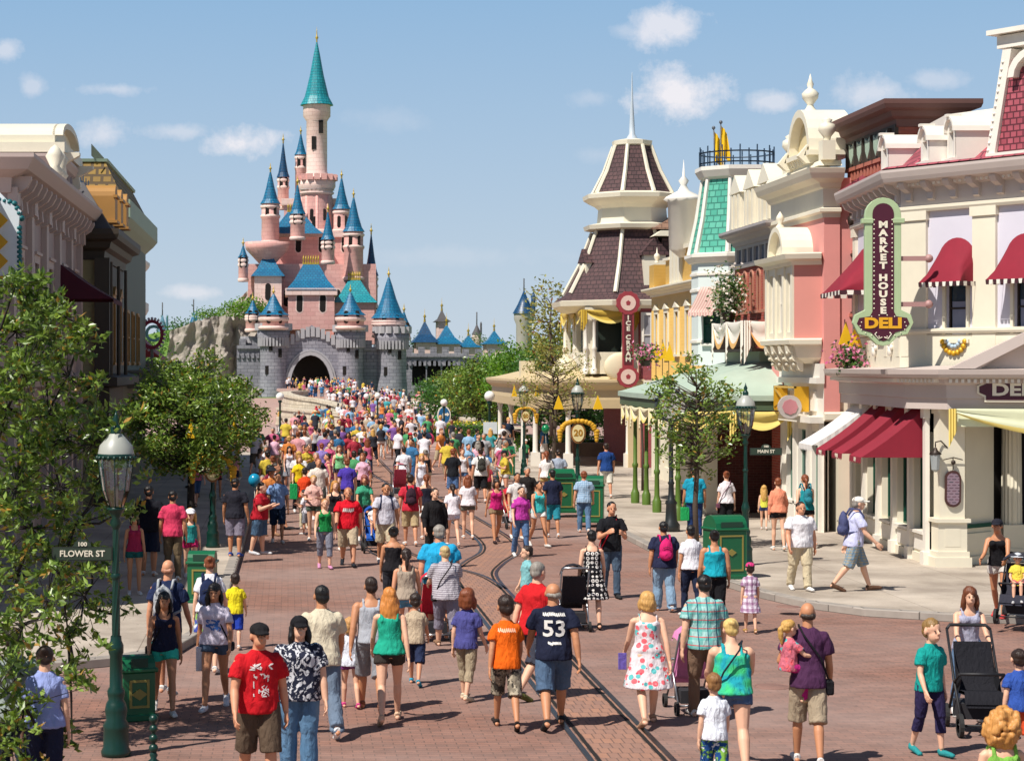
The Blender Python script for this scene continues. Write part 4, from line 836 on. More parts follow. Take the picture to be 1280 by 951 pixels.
# arcaded balcony
AR = [(RX(722), Y0+4), (RX(722), Y0-2.4), (RX(783)+.1, Y0-2.4)]; fA, fB_ = Fr(AR[0], AR[1]), Fr(AR[1], AR[2])
za, zb2 = Z(470)+.1, Z(386)
b = MB(fB_); l = fB_.len; b.wall(0, l, za, zb2, [(l*.42, za+.9, l*.55, zb2-za-1.05, True)], d=.2); b.fr = fA
for i in range(2): pass
b.wall(0, fA.len, za, zb2, [(1.4, za+.9, 2, zb2-za-1.05, True), (4.6, za+.9, 2, zb2-za-1.05, True)], d=.2); b.build('arcade', CREAM, ic)
b = MB()
for (x, y) in ((RX(722), Y0-2.4), (RX(732), Y0-2.5), (RX(768), Y0-2.5), (RX(722), Y0+.8), (RX(722), Y0+4)): b.lathe([(.13, za), (.13, za+.2), (.08, za+.25), (.09, za+1), (.12, za+1.05), (.07, za+1.15), (.07, zb2-.6), (.13, zb2-.5)], x, y, 10)
b.build('arcade_column', WHITE, ic)
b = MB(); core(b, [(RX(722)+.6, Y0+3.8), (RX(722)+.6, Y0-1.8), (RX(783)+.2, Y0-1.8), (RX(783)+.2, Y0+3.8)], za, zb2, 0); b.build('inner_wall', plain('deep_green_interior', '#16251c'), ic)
window(ic, Fr((RX(783)+.1, Y0-3.0), (RX(812), Y0-3.0)), .25, 4.7, .34, 1.7, False, WHITE, glassmat('lace_glass', '#9a9aa0'), 1, 2, WHITE, d=-.03)
# wide cream band and open porch at street level
BD = [(RX(640)-1, Y0+14), (RX(640)-1, Y0+3), (RX(722)-.8, Y0-2.9), (RX(790), Y0-2.9), (RX(790), Y0+8)]
BD = [(10.0, Y0+14), (10.0, Y0-1.6), (11.3, Y0-2.9), (RX(790), Y0-2.9)]
b = MB(); b.sweep(BD, [(-.4, 2.55), (0, 2.55), (.03, 2.9), (0, 3.3), (.06, 3.36), (.25, 3.5), (.3, 3.62), (.3, 3.72), (-.2, 3.78), (-1.4, 4.05)]); b.prism([(10.3, Y0+14), (10.3, Y0-1.4), (11.5, Y0-2.6), (RX(790), Y0-2.6), (RX(790), Y0+14)], 3.3, 3.8); b.build('porch_roof', plain('beige_band', '#c9b48c', .6, .1, 1.5), ic)
b = MB()
for (x, y) in ((10.3, Y0-1.4), (10.3, Y0+3), (10.3, Y0+8), (10.3, Y0+13), (11.5, Y0-2.6), (RX(773), Y0-2.6)):
    b.box(x-.18, x+.18, y-.18, y+.18, .13, .7); b.lathe([(.13, .7), (.11, .8), (.1, 2.3), (.16, 2.5), (.16, 2.56)], x, y, 12)
b.build('porch_column', WHITE, ic)
b = MB(); b.box(RX(773)-.05, RX(783)+.1, Y0-2.9, Y0-2.3, .13, 3.2); b.build('porch_pier', plain('beige_band', ''), ic)
fg = Fr((10.6, Y0-3.1), (12.4, Y0-3.1)); cu = .9; b = MB()
b.lathe([(.6, 3.9), (.55, 4.2), (.38, 4.55), (.12, 4.75), (.08, 4.85), (.14, 4.95), (0, 5.3)], 11.6, Y0-1.0, 14); b.ball((13.6, Y0-3.0, 4.25), (.7, .15, .6), 14, 8); b.box(9.9, 10.5, Y0+.5, Y0+1.1, 3.8, 4.5); b.build('roof_ornament', plain('ornament_cream', '#ddd0b0'), ic)
isg = thing('blade_sign', (RX(769), Y0-3.6, Z(480)), 'tall red sign reading ICE CREAM with round ends on the parlour corner', 'sign')
yy = Y0-3.3; fI = Fr((RX(769), yy), (RX(769)+1, yy)); k = yy/F; zc = (Z(372)+Z(480))/2; H_ = 50*k
b = MB(fI); b.box(-7*k, 7*k, -.06, .06, zc-H_, zc+H_)
for s_, rr in ((1, 14), (-1, 13)): b.prism([((rr+1.2*(i % 2))*k*cos(2*pi*i/24), zc+s_*(H_-4*k)+(rr+1.2*(i % 2))*k*sin(2*pi*i/24)) for i in range(24)], -.08, .08, 'v')
b.build('board', plain('rose_red_paint', '#9c3b42', .5), isg)
b = MB(fI); b.box(-5*k, 5*k, .06, .07, zc-H_*.62, zc+H_*.66); 
for s_ in (1, -1): b.prism([(9.5*k*cos(2*pi*i/20), zc+s_*(H_-4*k)+9.5*k*sin(2*pi*i/20)) for i in range(20)], .08, .095, 'v', 1)
b.build('panel', [plain('dark_rose', '#5c2228'), plain('pale_rose', '#e3c4b4')], isg)
y_ = zc+H_*.55
for ch in 'ICE CREAM':
    if ch != ' ': textobj('lettering', ch, .25, LETW, isg, TM(fI, 0, .075, y_), .005, 1.15, .01)
    y_ -= .225 if ch != ' ' else .12
b = MB(fI)
for s_ in (1, -1):
    z = zc+s_*(H_-4*k); b.prism([(3.5*k*cos(2*pi*i/5+.3)*(1 if i % 2 else .9), z+3.5*k*sin(2*pi*i/5+.3)) for i in range(5)], .095, .1, 'v')
b.build('emblem', plain('rose_red_paint', ''), isg)
swags('bunting', [(RX(722)-.05, Y0+3.9), (RX(722)-.05, Y0-2.5), (RX(783), Y0-2.55)], Z(389), 2.2, .55, (YELW and plain('gold_satin', '#c9a840', .5, .15, 3), PALEY), 'gold swags under the eaves of the parlour balcony')
# ------------------------------------------------------------ street facades, left side
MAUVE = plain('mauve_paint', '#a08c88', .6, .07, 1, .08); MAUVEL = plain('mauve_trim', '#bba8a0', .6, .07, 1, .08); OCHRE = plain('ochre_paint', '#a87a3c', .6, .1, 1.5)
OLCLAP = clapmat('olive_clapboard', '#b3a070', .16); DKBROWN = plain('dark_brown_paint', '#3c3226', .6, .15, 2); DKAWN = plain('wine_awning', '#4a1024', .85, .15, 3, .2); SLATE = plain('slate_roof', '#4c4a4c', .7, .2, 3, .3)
XL = -6.2
def LY(px, X=XL): return X*F/(px-VX)
# mauve building with barrel-roofed attic
ml = thing('mauve_building', (-6.5, 54, .13), 'mauve building in shade with heavy bracketed cornice and a barrel-roofed cream attic', 'building')
Q = [(-12, 46), (XL, 46), (XL, 61.5), (-12, 61.5)]; f1 = Fr(Q[1], Q[2]); f0 = Fr(Q[0], Q[1]); L1 = f1.len
CZ = GZ(262, 60)
ops = [(u, 4.6, .8, 2.2, False) for u in (2.0, 5.0, 8.0, 11.0, 14.0)]
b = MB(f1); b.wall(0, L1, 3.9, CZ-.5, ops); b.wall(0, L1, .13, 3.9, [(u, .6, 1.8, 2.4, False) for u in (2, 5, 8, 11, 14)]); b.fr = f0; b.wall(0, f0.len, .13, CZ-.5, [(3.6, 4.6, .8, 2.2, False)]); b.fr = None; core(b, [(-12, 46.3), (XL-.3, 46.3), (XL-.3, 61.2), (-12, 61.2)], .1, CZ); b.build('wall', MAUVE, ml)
for o_ in ops: window(ml, f1, *o_[:5], MAUVEL, GLASSB, 2, 2, MAUVEL, sur=.14, hood='flat')
window(ml, f0, 3.6, 4.6, .8, 2.2, False, MAUVEL, GLASSB, 2, 2, MAUVEL, sur=.14)
b = MB(f1)
for u in (2, 5, 8, 11, 14): b.poly([(u-.9, -.2, .6), (u+.9, -.2, .6), (u+.9, -.2, 3), (u-.9, -.2, 3)])
b.build('shop_glass', GLASS, ml)
b = MB(f1)
for u in (.25, 3.5, 6.5, 9.5, 12.5, L1-.25): b.box(u-.22, u+.22, 0, .14, .13, CZ-.55); b.box(u-.28, u+.28, 0, .22, CZ-.95, CZ-.55); b.box(u-.28, u+.28, 0, .2, 3.7, 3.9)
brackets(b, f1, .25, L1-.25, 1.02, CZ-.3, .75, .5, .22); b.build('pilaster', MAUVEL, ml)
b = MB(); b.sweep(Q, [(0, CZ-.7), (.08, CZ-.68), (.1, CZ-.35), (.3, CZ-.28), (.5, CZ-.2), (.58, CZ-.08), (.66, CZ+.05), (.66, CZ+.14), (-.1, CZ+.2)]); b.sweep(Q, [(0, 3.7), (.3, 3.8), (.36, 4.0), (0, 4.08)]); b.build('cornice', MAUVEL, ml)
AT = [(-10, 55.0), (XL+.05, 55.0), (XL+.05, 59.8), (-10, 59.8)]; fa = Fr(AT[1], AT[2]); za, zb_ = CZ+.15, GZ(203, 57)
b = MB(); core(b, AT, za, zb_); b.sweep(AT, [(0, zb_-.3), (.12, zb_-.22), (.2, zb_-.05), (.2, zb_+.03), (-.2, zb_+.05)]); b.build('attic_wall', MAUVEL, ml)
for u in (1.5, 3.3): window(ml, fa, u, za+.15, .6, .7, False, MAUVEL, glassmat('lilac_glass', '#8a8aa8'), 1, 1, MAUVEL, d=-.03, sur=.12)
b = MB(fa); uc, w_ = 2.4, 2.2; z0, zt = zb_+.0, GZ(146, 55.2); n = 14; hh = zt-z0-.55
for s_ in (0,):
    o_ = [(uc-w_*cos(pi*k/n), z0+.55+hh*sin(pi*k/n)) for k in range(n+1)]; i_ = [(uc-(w_-.2)*cos(pi*k/n), z0+.55+(hh-.16)*sin(pi*k/n)) for k in range(n+1)]
    b.prism([(uc+w_, z0+.3), (uc-w_, z0+.3)] + o_, -2.0, -.04, 'v'); 
    for k in range(n): b.prism([o_[k], o_[k+1], i_[k+1], i_[k]], -.1, .18, 'v')
b.box(uc-w_-.2, uc+w_+.2, -2.1, .24, z0+.08, z0+.34); 
for u in (uc-1.9, uc+1.9): b.prism([(0, z0-.7), (.25, z0-.5), (.2, z0-.2), (.6, z0+.02), (.6, z0+.1), (0, z0+.1)], u-.16, u+.16, 'u')
b.build('barrel_roof', CREAM, ml)
b = MB()
for y in (53.2, 52.2): b.lathe([(.13, CZ+.2), (.24, CZ+.35), (.12, CZ+.5), (.24, CZ+.75), (.12, CZ+.95), (0, CZ+1.05)], XL+.35, y, 10)
b.build('urn_finial', CREAM, ml)
sa = Fr((XL, LY(73)), (XL, LY(73)+2.4)); slope_awning(ml, Fr((XL, 55.4), (XL, 58.2)), 0, 2.8, GZ(326, 55.6), GZ(376, 57)-.0, 1.55, DKAWN, .14, label='dark wine red awning')
# teal scalloped sign board near the frame edge
YS = 43.5; fs = Fr((GX(-26, YS), YS), (GX(24, YS), YS)); W_ = fs.len; z0, z1 = GZ(345, YS), GZ(246, YS)
ts = thing('shop_sign', tuple(fs((W_/2, 0, z0))), 'white sign board with a teal scalloped edge and gold diamond ornaments at the left edge', 'sign')
b = MB(fs); b.prism([(-.2, z0), (W_, z0), (W_, z1-.55), (W_+.05, z1-.3), (W_-.2, z1-.12), (W_/2, z1+.1), (-.2, z1+.2)], -.08, .08, 'v'); b.build('board', plain('ice_white', '#d9e2e6'), ts)
b = MB(fs)
edge = [(W_, z0+i*.1) for i in range(int((z1-z0-.55)/.1))] + [(W_+.05-.05*i, z1-.45+.1*i) for i in range(3)] + [(W_-.1*i-.1, z1-.15+.03*i) for i in range(9)]
for (x, z) in edge: b.ball((x, 0, z), (.07, .11, .07), 8, 5)
b.build('scalloped_edge', plain('teal_paint', '#17666a', .5), ts)
b = MB(fs)
for zz in (z1-.5, z1-.95, z1-1.35): x = W_-.42; b.prism([(x-.2, zz), (x, zz-.2), (x+.2, zz), (x, zz+.2), (x-.12, zz+.1), (x, zz), (x-.05, zz-.08)], .08, .13, 'v')
b.box(W_-.62, W_-.2, .08, .12, z1-1.72, z1-1.66); b.build('gold_ornament', GOLD, ts)
# yellow-dormered dark house with clapboard end
dk = thing('dark_mansard_house', (-6, 66, .13), 'dark brown house in shade with olive clapboard end, slate mansard and small ochre dormers', 'building')
XD = -5.55; Y0_, Y1_ = 62.0, 70.0; fe = Fr((-12, Y0_), (XD, Y0_)); f1 = Fr((XD, Y0_), (XD, Y1_)); Zc = GZ(300, 63)
b = MB(fe); b.wall(0, fe.len, .13, Zc); b.build('end_wall', OLCLAP, dk)
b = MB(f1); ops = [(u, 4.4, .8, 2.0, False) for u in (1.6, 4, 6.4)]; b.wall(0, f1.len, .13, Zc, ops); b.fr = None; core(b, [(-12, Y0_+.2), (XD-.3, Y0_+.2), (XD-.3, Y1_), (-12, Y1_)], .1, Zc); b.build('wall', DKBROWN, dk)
for o_ in ops: window(dk, f1, *o_[:5], OCHRE, GLASSB, 1, 2, OCHRE, sur=.1, hood='ped')
PD = [(-12, Y0_), (XD, Y0_), (XD, Y1_), (-12, Y1_)]
b = MB(); cornice(PD, Zc+.25, .9, .55, b=b); b.sweep(PD, [(0, 3.6), (.5, 3.7), (.5, 3.95), (0, 4.05)]); 
for y in range(3): b.lathe([(.06, 4), (.05, Zc-.7)], XD+.25, Y0_+.3+y*2.8, 8)
b.box(XD-.2, XD+.25, Y0_-.25, Y0_, .13, Zc-.6); b.build('cornice', DKBROWN, dk)
b = MB(); b.sweep(PD, [(.3, Zc+.25), (-.1, Zc+.9), (-.6, Zc+1.7), (-1.0, Zc+1.8), (-3, Zc+1.85)]); b.build('roof', SLATE, dk)
for i, u in enumerate((1.0, 3.2, 5.4)):
    b = MB(f1); n = 8; z = Zc+.55+.05*i; o_ = [(u-.45*cos(pi*k/n), z+.75+.35*sin(pi*k/n)) for k in range(n+1)]; b.prism([(u+.45, z), (u-.45, z)] + o_, -1.2, .35, 'v'); b.box(u-.52, u+.52, .1, .42, z-.06, z+.02); b.box(u-.52, u+.52, .3, .42, z+.7, z+.78); b.build('dormer', OCHRE, dk)
b = MB(f1)
for i in range(26): b.box(i*.3, i*.3+.03, -1.1, -1.07, Zc+1.75, Zc+2.15+.2*(i % 3 == 0))
b.box(0, f1.len, -1.11, -1.06, Zc+1.95, Zc+2.0); b.fr = fe
for i in range(14): b.box(2+i*.28, 2.03+i*.28, -1.1, -1.07, Zc+1.75, Zc+2.15+.2*(i % 3 == 0))
b.build('roof_cresting', plain('blue_iron', ''), dk)
# green-domed house with ochre lattice mansard
lt = thing('lattice_roof_house', (-6, 80, .13), 'shaded house with an ochre lattice mansard and pale green eaves beyond the dark house', 'building')
Y0_, Y1_ = 70.3, 84; XG = -5.75; Zc = GZ(290, 76); PD = [(-8.2, Y0_), (XG, Y0_), (XG, Y1_), (-8.2, Y1_)]; f1 = Fr(PD[1], PD[2])
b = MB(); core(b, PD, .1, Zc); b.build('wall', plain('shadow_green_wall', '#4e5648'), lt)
b = MB(); b.sweep(PD, [(0, Zc-.4), (.3, Zc-.1), (.45, Zc+.1), (.45, Zc+.7), (-.2, Zc+.8)]); b.sweep(PD, [(-.7, Zc+2.0), (-.4, Zc+2.05), (-.38, Zc+2.15), (-1.2, Zc+2.2)]); b.build('eaves', plain('pale_green_eaves', '#93a58e'), lt)
b = MB(); b.sweep(PD, [(.2, Zc+.75), (-.5, Zc+2.1)]); b.build('lattice_roof', brickmat('ochre_lattice', '#96762c', '#826426', '#4e3a1a', .35, .3, .05, .7, .1, bs=.8), lt)
for u in (1.5, 4, 6.5, 9): window(lt, f1, u, 4.4, .8, 1.8, False, OCHRE, GLASSB, 1, 2, OCHRE, d=-.03)
b = MB(); b.sweep(PD, [(0, 3.6), (.4, 3.7), (.4, 3.95), (0, 4.05)])
for i in range(16): b.box(XG-.9+0, XG-.87, Y0_+.3*i, Y0_+.3*i+.03, Zc+2.2, Zc+2.6)
b.build('cornice', plain('shadow_green_wall', ''), lt)
# white corner buildings at the far end
wc = thing('white_colonnade_house', (-5.5, 88, .13), 'white trimmed house with projecting eaves at the far left end of the street', 'building')
PD = [(-12, 84.3), (-6.6, 84.3), (-6.6, 93), (-12, 93)]; f1 = Fr(PD[1], PD[2]); Zc = GZ(322, 86)
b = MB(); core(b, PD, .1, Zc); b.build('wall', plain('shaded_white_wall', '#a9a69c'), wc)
b = MB(); b.sweep(PD, [(0, Zc-.5), (.2, Zc-.3), (.35, Zc-.1), (.4, Zc), (.4, Zc+.12), (-.3, Zc+.25)]); b.sweep(PD, [(0, Zc-2.4), (.25, Zc-2.2), (.35, Zc-2.0), (.35, Zc-1.7), (0, Zc-1.5)]); b.prism([(-7.2, 83.8), (-6.25, 83.8), (-6.25, 84.9), (-7.2, 84.9)], .13, GZ(385, 84)); b.prism([(-7.3, 83.7), (-6.1, 83.7), (-6.1, 85), (-7.3, 85)], GZ(385, 84), GZ(378, 84)); b.build('eaves', WHITE, wc)
for u in (2, 4.5, 7): window(wc, f1, u, 4.4, .9, 1.8, False, WHITE, GLASSB, 1, 2, WHITE, d=-.03)
slope_awning(wc, Fr((-6.6, 88), (-6.6, 92)), 0, 4, GZ(415, 94), GZ(447, 94), 1.2, plain('red_dim_cloth', '#8c2a2a'), .15)
# low canopy over the left pavement with a round emblem sign
cn = thing('street_canopy', (-4.2, 82, .13), 'low grey canopy projecting over the left pavement above the dense tree', 'canopy')
ZC = GZ(466, 75); b = MB(); b.box(-5.9, -3.1, 74.5, 83, ZC-.55, ZC); b.box(-5.9, -3.0, 74.4, 83.1, ZC, ZC+.1); b.build('canopy_roof', plain('grey_canopy', '#6d6a62'), cn)
b = MB()
for y in (75, 79, 82.6): b.lathe([(.12, .13), (.07, .6), (.06, ZC-.5)], -3.3, y, 10)
b.build('post', DKBROWN, cn)
Ye = 85.0; fr = Fr((GX(178, Ye), Ye), (GX(202, Ye), Ye)); kk = Ye/F
em = thing('round_sign', (GX(190, Ye), Ye, GZ(440, Ye)), 'round red and teal emblem sign standing above the left canopy against the rocks', 'sign')
b = MB(fr); R = 17*kk; zc = GZ(418, Ye); c_ = fr.len/2
for i in range(24):
    a0, a1 = 2*pi*i/24, 2*pi*(i+1)/24; b.prism([(c_+R*.85*cos(a0), zc+R*1.1*sin(a0)), (c_+R*.85*cos(a1), zc+R*1.1*sin(a1)), (c_+R*.62*cos(a1), zc+R*.84*sin(a1)), (c_+R*.62*cos(a0), zc+R*.84*sin(a0))], -.08, .08, 'v')
b.build('ring', plain('crimson_paint', '#8c2038', .5), em)
b = MB(fr)
for i in range(24): a = 2*pi*i/24; b.ball((c_+R*.93*cos(a), 0, zc+R*1.18*sin(a)), .06, 6, 4)
b.build('bead', plain('pale_bead', '#c9b8c0'), em)
textobj('lettering', 'C', R*1.7, plain('teal_light', '#7fb3b0'), em, TM(fr, c_, .02, zc), .05, .9, .02)
b = MB(fr); b.box(c_-.06, c_+.06, -.06, .06, ZC, zc-R); b.box(c_-1.2, c_+1.2, -.2, .1, ZC-.0, ZC+.45); b.build('base', plain('grey_canopy', ''), em)

nb = thing('near_left_house', (-6.5, 38, .13), 'shaded mauve-grey shop house at the left edge nearest the camera', 'building')
b = MB(); core(b, [(-14, 33.5), (XL, 33.5), (XL, 45.6), (-14, 45.6)], .1, 7.6); b.build('wall', MAUVE, nb); b = MB(); b.sweep([(-14, 33.5), (XL, 33.5), (XL, 45.6)], [(0, 7.3), (.15, 7.5), (.2, 7.7), (-.2, 7.75)]); b.build('cornice', MAUVEL, nb)
for u in (2, 5, 8, 10.8): window(nb, Fr((XL, 33.5), (XL, 45.6)), u, 4.6, .8, 2.0, False, MAUVEL, GLASSB, 2, 2, MAUVEL, d=-.03)
# ------------------------------------------------------------ castle stand-in, rocks, bridge, far things
STONE = brickmat('castle_stone', '#96949c', '#7f7e88', '#66656e', .95, .48, .03, .9, .22, bs=.8, big=.2); STONEL = plain('castle_stone_trim', '#a5a3a6', .85, .15, .4, .3)
CPINK = brickmat('castle_pink', '#e2b0a6', '#d8a098', '#c8938b', 1.3, .6, .03, .75, .14, big=.15); CPINKL = brickmat('castle_pale_pink', '#ecd0c6', '#e4c3b8', '#d2aea4', 1.3, .6, .03, .75, .1, big=.12); BLUER = brickmat('blue_slate', '#1f7598', '#1a6288', '#0f4260', .5, .45, .04, .35, .2); BLUED = brickmat('deep_blue_slate', '#1b4d74', '#153f62', '#0d2a44', .5, .45, .04, .4, .2); TEALR = brickmat('teal_slate', '#2c98a0', '#228490', '#125a66', .5, .45, .04, .35, .2)
GOLDR = plain('gold_roof', '#b59a3a', .4, .2, .5, .2, .2)
YC = 290.0; KC = YC/F
def CX(px): return (px-VX)*KC
def CZ_(py): return GZ(py, YC)
cs = thing('castle', (CX(400), YC, 0), 'pink castle with blue cone roofs behind a grey gate wall ending the street', 'castle')
def cone(prof_r, z0, z1, cx, cy, m, flare=1.18, tip=None, n=20, gold=True):
    h = z1-z0; b = MB(); b.lathe([(prof_r*flare, z0), (prof_r*.86, z0+h*.13), (prof_r*.5, z0+h*.45), (prof_r*.22, z0+h*.78), (0.02, z1)], cx, cy, n, 0, False)
    b.lathe([(prof_r*.8, z0+.02), (prof_r*flare, z0)], cx, cy, n)
    o = b.build('cone_roof', m, cs)
    if gold: g = MB(); hh = max(.8, h*.16); g.lathe([(.12, z1-.4), (.1, z1), (.28, z1+hh*.2), (.1, z1+hh*.35), (.06, z1+hh*.8), (0, z1+hh*1.3)], cx, cy, 8); g.build('finial', GOLDR, o)
    return o
def turret(px, r_px, y_base, y_eave, y_tip, dy=0, m=BLUER, wm=CPINK, band=True, corb=False, win=True):
    Y = YC+dy; k = Y/F; x = (px-VX)*k; r = r_px*k; z0, z1, z2 = GZ(y_base, Y), GZ(y_eave, Y), GZ(y_tip, Y); b = MB(); h = z1-z0
    pr = [(r, z0), (r, z0+h*.62), (r*1.12, z0+h*.66), (r*1.12, z0+h*.7), (r, z0+h*.72), (r, z1)] if band else [(r, z0), (r, z1)]
    if corb: pr = [(.05, z0-r*1.6), (r*.5, z0-r*.8), (r*1.05, z0)] + pr
    b.lathe(pr, x, Y, 20, 0, True, R=r)
    if win:
        for a in (-pi/2-.35, -pi/2+.5):
            for zz in ([z0+h*.8] if h < 8 else [z0+h*.8, z0+h*.4]):
                for i in (0,): p = (x+r*1.01*cos(a), Y+r*1.01*sin(a)); fr = Fr((p[0]-.3*sin(-a)*0-.32, p[1]), (p[0]+.32, p[1])); b.fr = fr; b.prism([(.32+.3*cos(t_), zz+(.7 if sin(t_) > 0 else -.5)*1+.3*sin(t_)) for t_ in [2*pi*q/12+.01 for q in range(12)]], -.3, .04, 'v', 1); b.fr = None
    o = b.build('turret', [wm, DARK], cs); q = MB()
    for zz in (z0+.2, z1-.5, z0+h*.68): q.lathe([(r*1.02, zz-.25), (r*1.14, zz-.05), (r*1.14, zz+.15), (r*1.02, zz+.3)], x, Y, 20)
    q.build('string_course', CPINKL, o)
    cone(r, z1, z2, x, Y, m); return o
def block(px0, px1, y0, y1, dy, dep, m=CPINK, name='keep_wall', crown=None):
    Y = YC+dy; k = Y/F; b = MB(); x0, x1 = (px0-VX)*k, (px1-VX)*k; b.box(x0, x1, Y, Y+dep, GZ(y1, Y), GZ(y0, Y))
    if crown: b.box(x0-.4, x1+.4, Y-.4, Y+dep, GZ(y0, Y)-.8, GZ(y0, Y)+.2, 1)
    fr = Fr((x0, Y), (x1, Y)); n = max(1, int((x1-x0)/3.2)); b.fr = fr; zz = (GZ(y0, Y)+GZ(y1, Y))/2+1
    for i in range(n): u = (x1-x0)*(i+.5)/n; b.prism([(u+.45*cos(t_), zz+(.7 if sin(t_) > 0 else -.9)+.5*sin(t_)) for t_ in [2*pi*q/12+.01 for q in range(12)]], -.2, .03, 'v', 2); b.prism([(u+.62*cos(t_), zz+(.7 if sin(t_) > 0 else -.9)+.66*sin(t_)) for t_ in [2*pi*q/12+.01 for q in range(12)]], -.2, .02, 'v', 1)
    return b.build(name, [m, CPINKL, DARK], cs)
def hip(px0, px1, y_e, y_t, dy, dep, m=BLUER, rid=.25):
    Y = YC+dy-.5; k = Y/F; x0, x1 = (px0-VX)*k-.5, (px1-VX)*k+.5; z0, z1 = GZ(y_e, Y), GZ(y_t, Y); c = (x0+x1)/2; w_ = (x1-x0)*rid/2; y1 = Y+dep+1; ym = (Y+y1)/2; yr = dep*.15
    A_ = [(x0, Y, z0), (x1, Y, z0), (x1, y1, z0), (x0, y1, z0)]; T_ = [(c-w_, ym-yr, z1), (c+w_, ym-yr, z1), (c+w_, ym+yr, z1), (c-w_, ym+yr, z1)]; b = MB()
    for i in range(4):
        j = (i+1) % 4; m0 = [tuple(Vector(A_[q])*.55+Vector(T_[q])*.45-Vector((0, 0, (z1-z0)*.1))) for q in (i, j)]
        b.poly([A_[i], A_[j], m0[1], m0[0]]); b.poly([m0[0], m0[1], T_[j], T_[i]])
    b.poly(T_); o = b.build('hip_roof', m, cs); g = MB()
    for i in range(7): x = c-w_+2*w_*i/6; g.lathe([(.16, z1-.05), (.06, z1+.5), (.14, z1+.7), (0, z1+1.3)], x, ym-yr, 6)
    g.box(c-w_-.1, c+w_+.1, ym-yr-.12, ym-yr+.12, z1-.1, z1+.12); g.build('ridge_cresting', GOLDR, o); return o
# keep masses stepping up the hill
block(310, 470, 330, 430, 22, 18); block(330, 445, 290, 335, 28, 14, crown=True); hip(338, 400, 292, 262, 26, 10); block(355, 425, 250, 295, 34, 10, crown=True)
hip(420, 468, 378, 348, 16, 10, TEALR); block(418, 468, 376, 430, 16, 10); hip(318, 352, 345, 318, 18, 8); block(318, 352, 345, 400, 18, 8, CPINKL)
block(360, 418, 362, 412, 8, 10, crown=True); hip(362, 416, 362, 328, 8, 10, BLUER, .3)
# main tower
turret(396, 19, 400, 238, 236, 32, band=False, m=BLUER); 
def tower():
    Y = YC+32; k = Y/F; x = (396-VX)*k; g = lambda py: GZ(py, Y); r = 18*k
    b = MB(); b.lathe([(r, g(400)), (r, g(243)), (r*1.3, g(234)), (r*1.3, g(226)), (r*1.12, g(226)), (r*.9, g(222)), (r*.72, g(215)), (r*.72, g(152)), (r*.95, g(146)), (r*.95, g(132))], x, Y, 24, 0, True, R=r)
    b.build('main_tower', [CPINKL], cs)
    b = MB()
    for i in range(16): a = 2*pi*i/16; b.box(x+r*1.25*cos(a)-.45, x+r*1.25*cos(a)+.45, Y+r*1.25*sin(a)-.45, Y+r*1.25*sin(a)+.45, g(226)-.05, g(219))
    for i in range(8):
        a = -pi/2+2*pi*i/8; b.tube([(x+r*1.0*cos(a), Y+r*1.0*sin(a), g(395)), (x+r*1.0*cos(a), Y+r*1.0*sin(a), g(246))], .25, 6)
    b.build('tower_crenel', CPINK, cs)
    b = MB()
    for (a, zz, rr) in ((-pi/2-.3, g(180), r*.72), (-pi/2+.4, g(160), r*.72), (-pi/2-.2, g(280), r), (-pi/2+.3, g(320), r)): b.box(x+rr*cos(a)-.35, x+rr*cos(a)+.35, Y+rr*sin(a)-.15, Y+rr*sin(a)+.3, zz-1, zz+1)
    b.build('tower_window', DARK, cs)
    cone(r*.98, g(132), g(50), x, Y, TEALR)
tower()
for a in ((338, 11, 305, 255, 212, 24), (376, 7, 245, 194, 165, 40), (427, 10, 345, 262, 220, 30), (442, 12, 350, 290, 244, 22), (304, 6, 352, 322, 305, 20), (354, 7, 262, 222, 176, 38, BLUED), (464, 8, 385, 345, 290, 24, BLUED), (316, 9, 415, 392, 374, 2), (342, 17, 412, 394, 366, -3), (438, 17, 412, 394, 364, -3), (486, 19, 422, 398, 344, 0), (505, 8, 425, 408, 388, 10), (372, 9, 300, 268, 228, 20), (410, 8, 330, 300, 262, 18)): turret(*a)
b = MB(); Y = YC+22; b.lathe([(1.2, GZ(330, Y)), (3.2, GZ(312, Y)), (3.4, GZ(303, Y)), (3.0, GZ(303, Y))], (334-VX)*Y/F, Y, 18); b.build('oriel_drum', CPINK, cs)
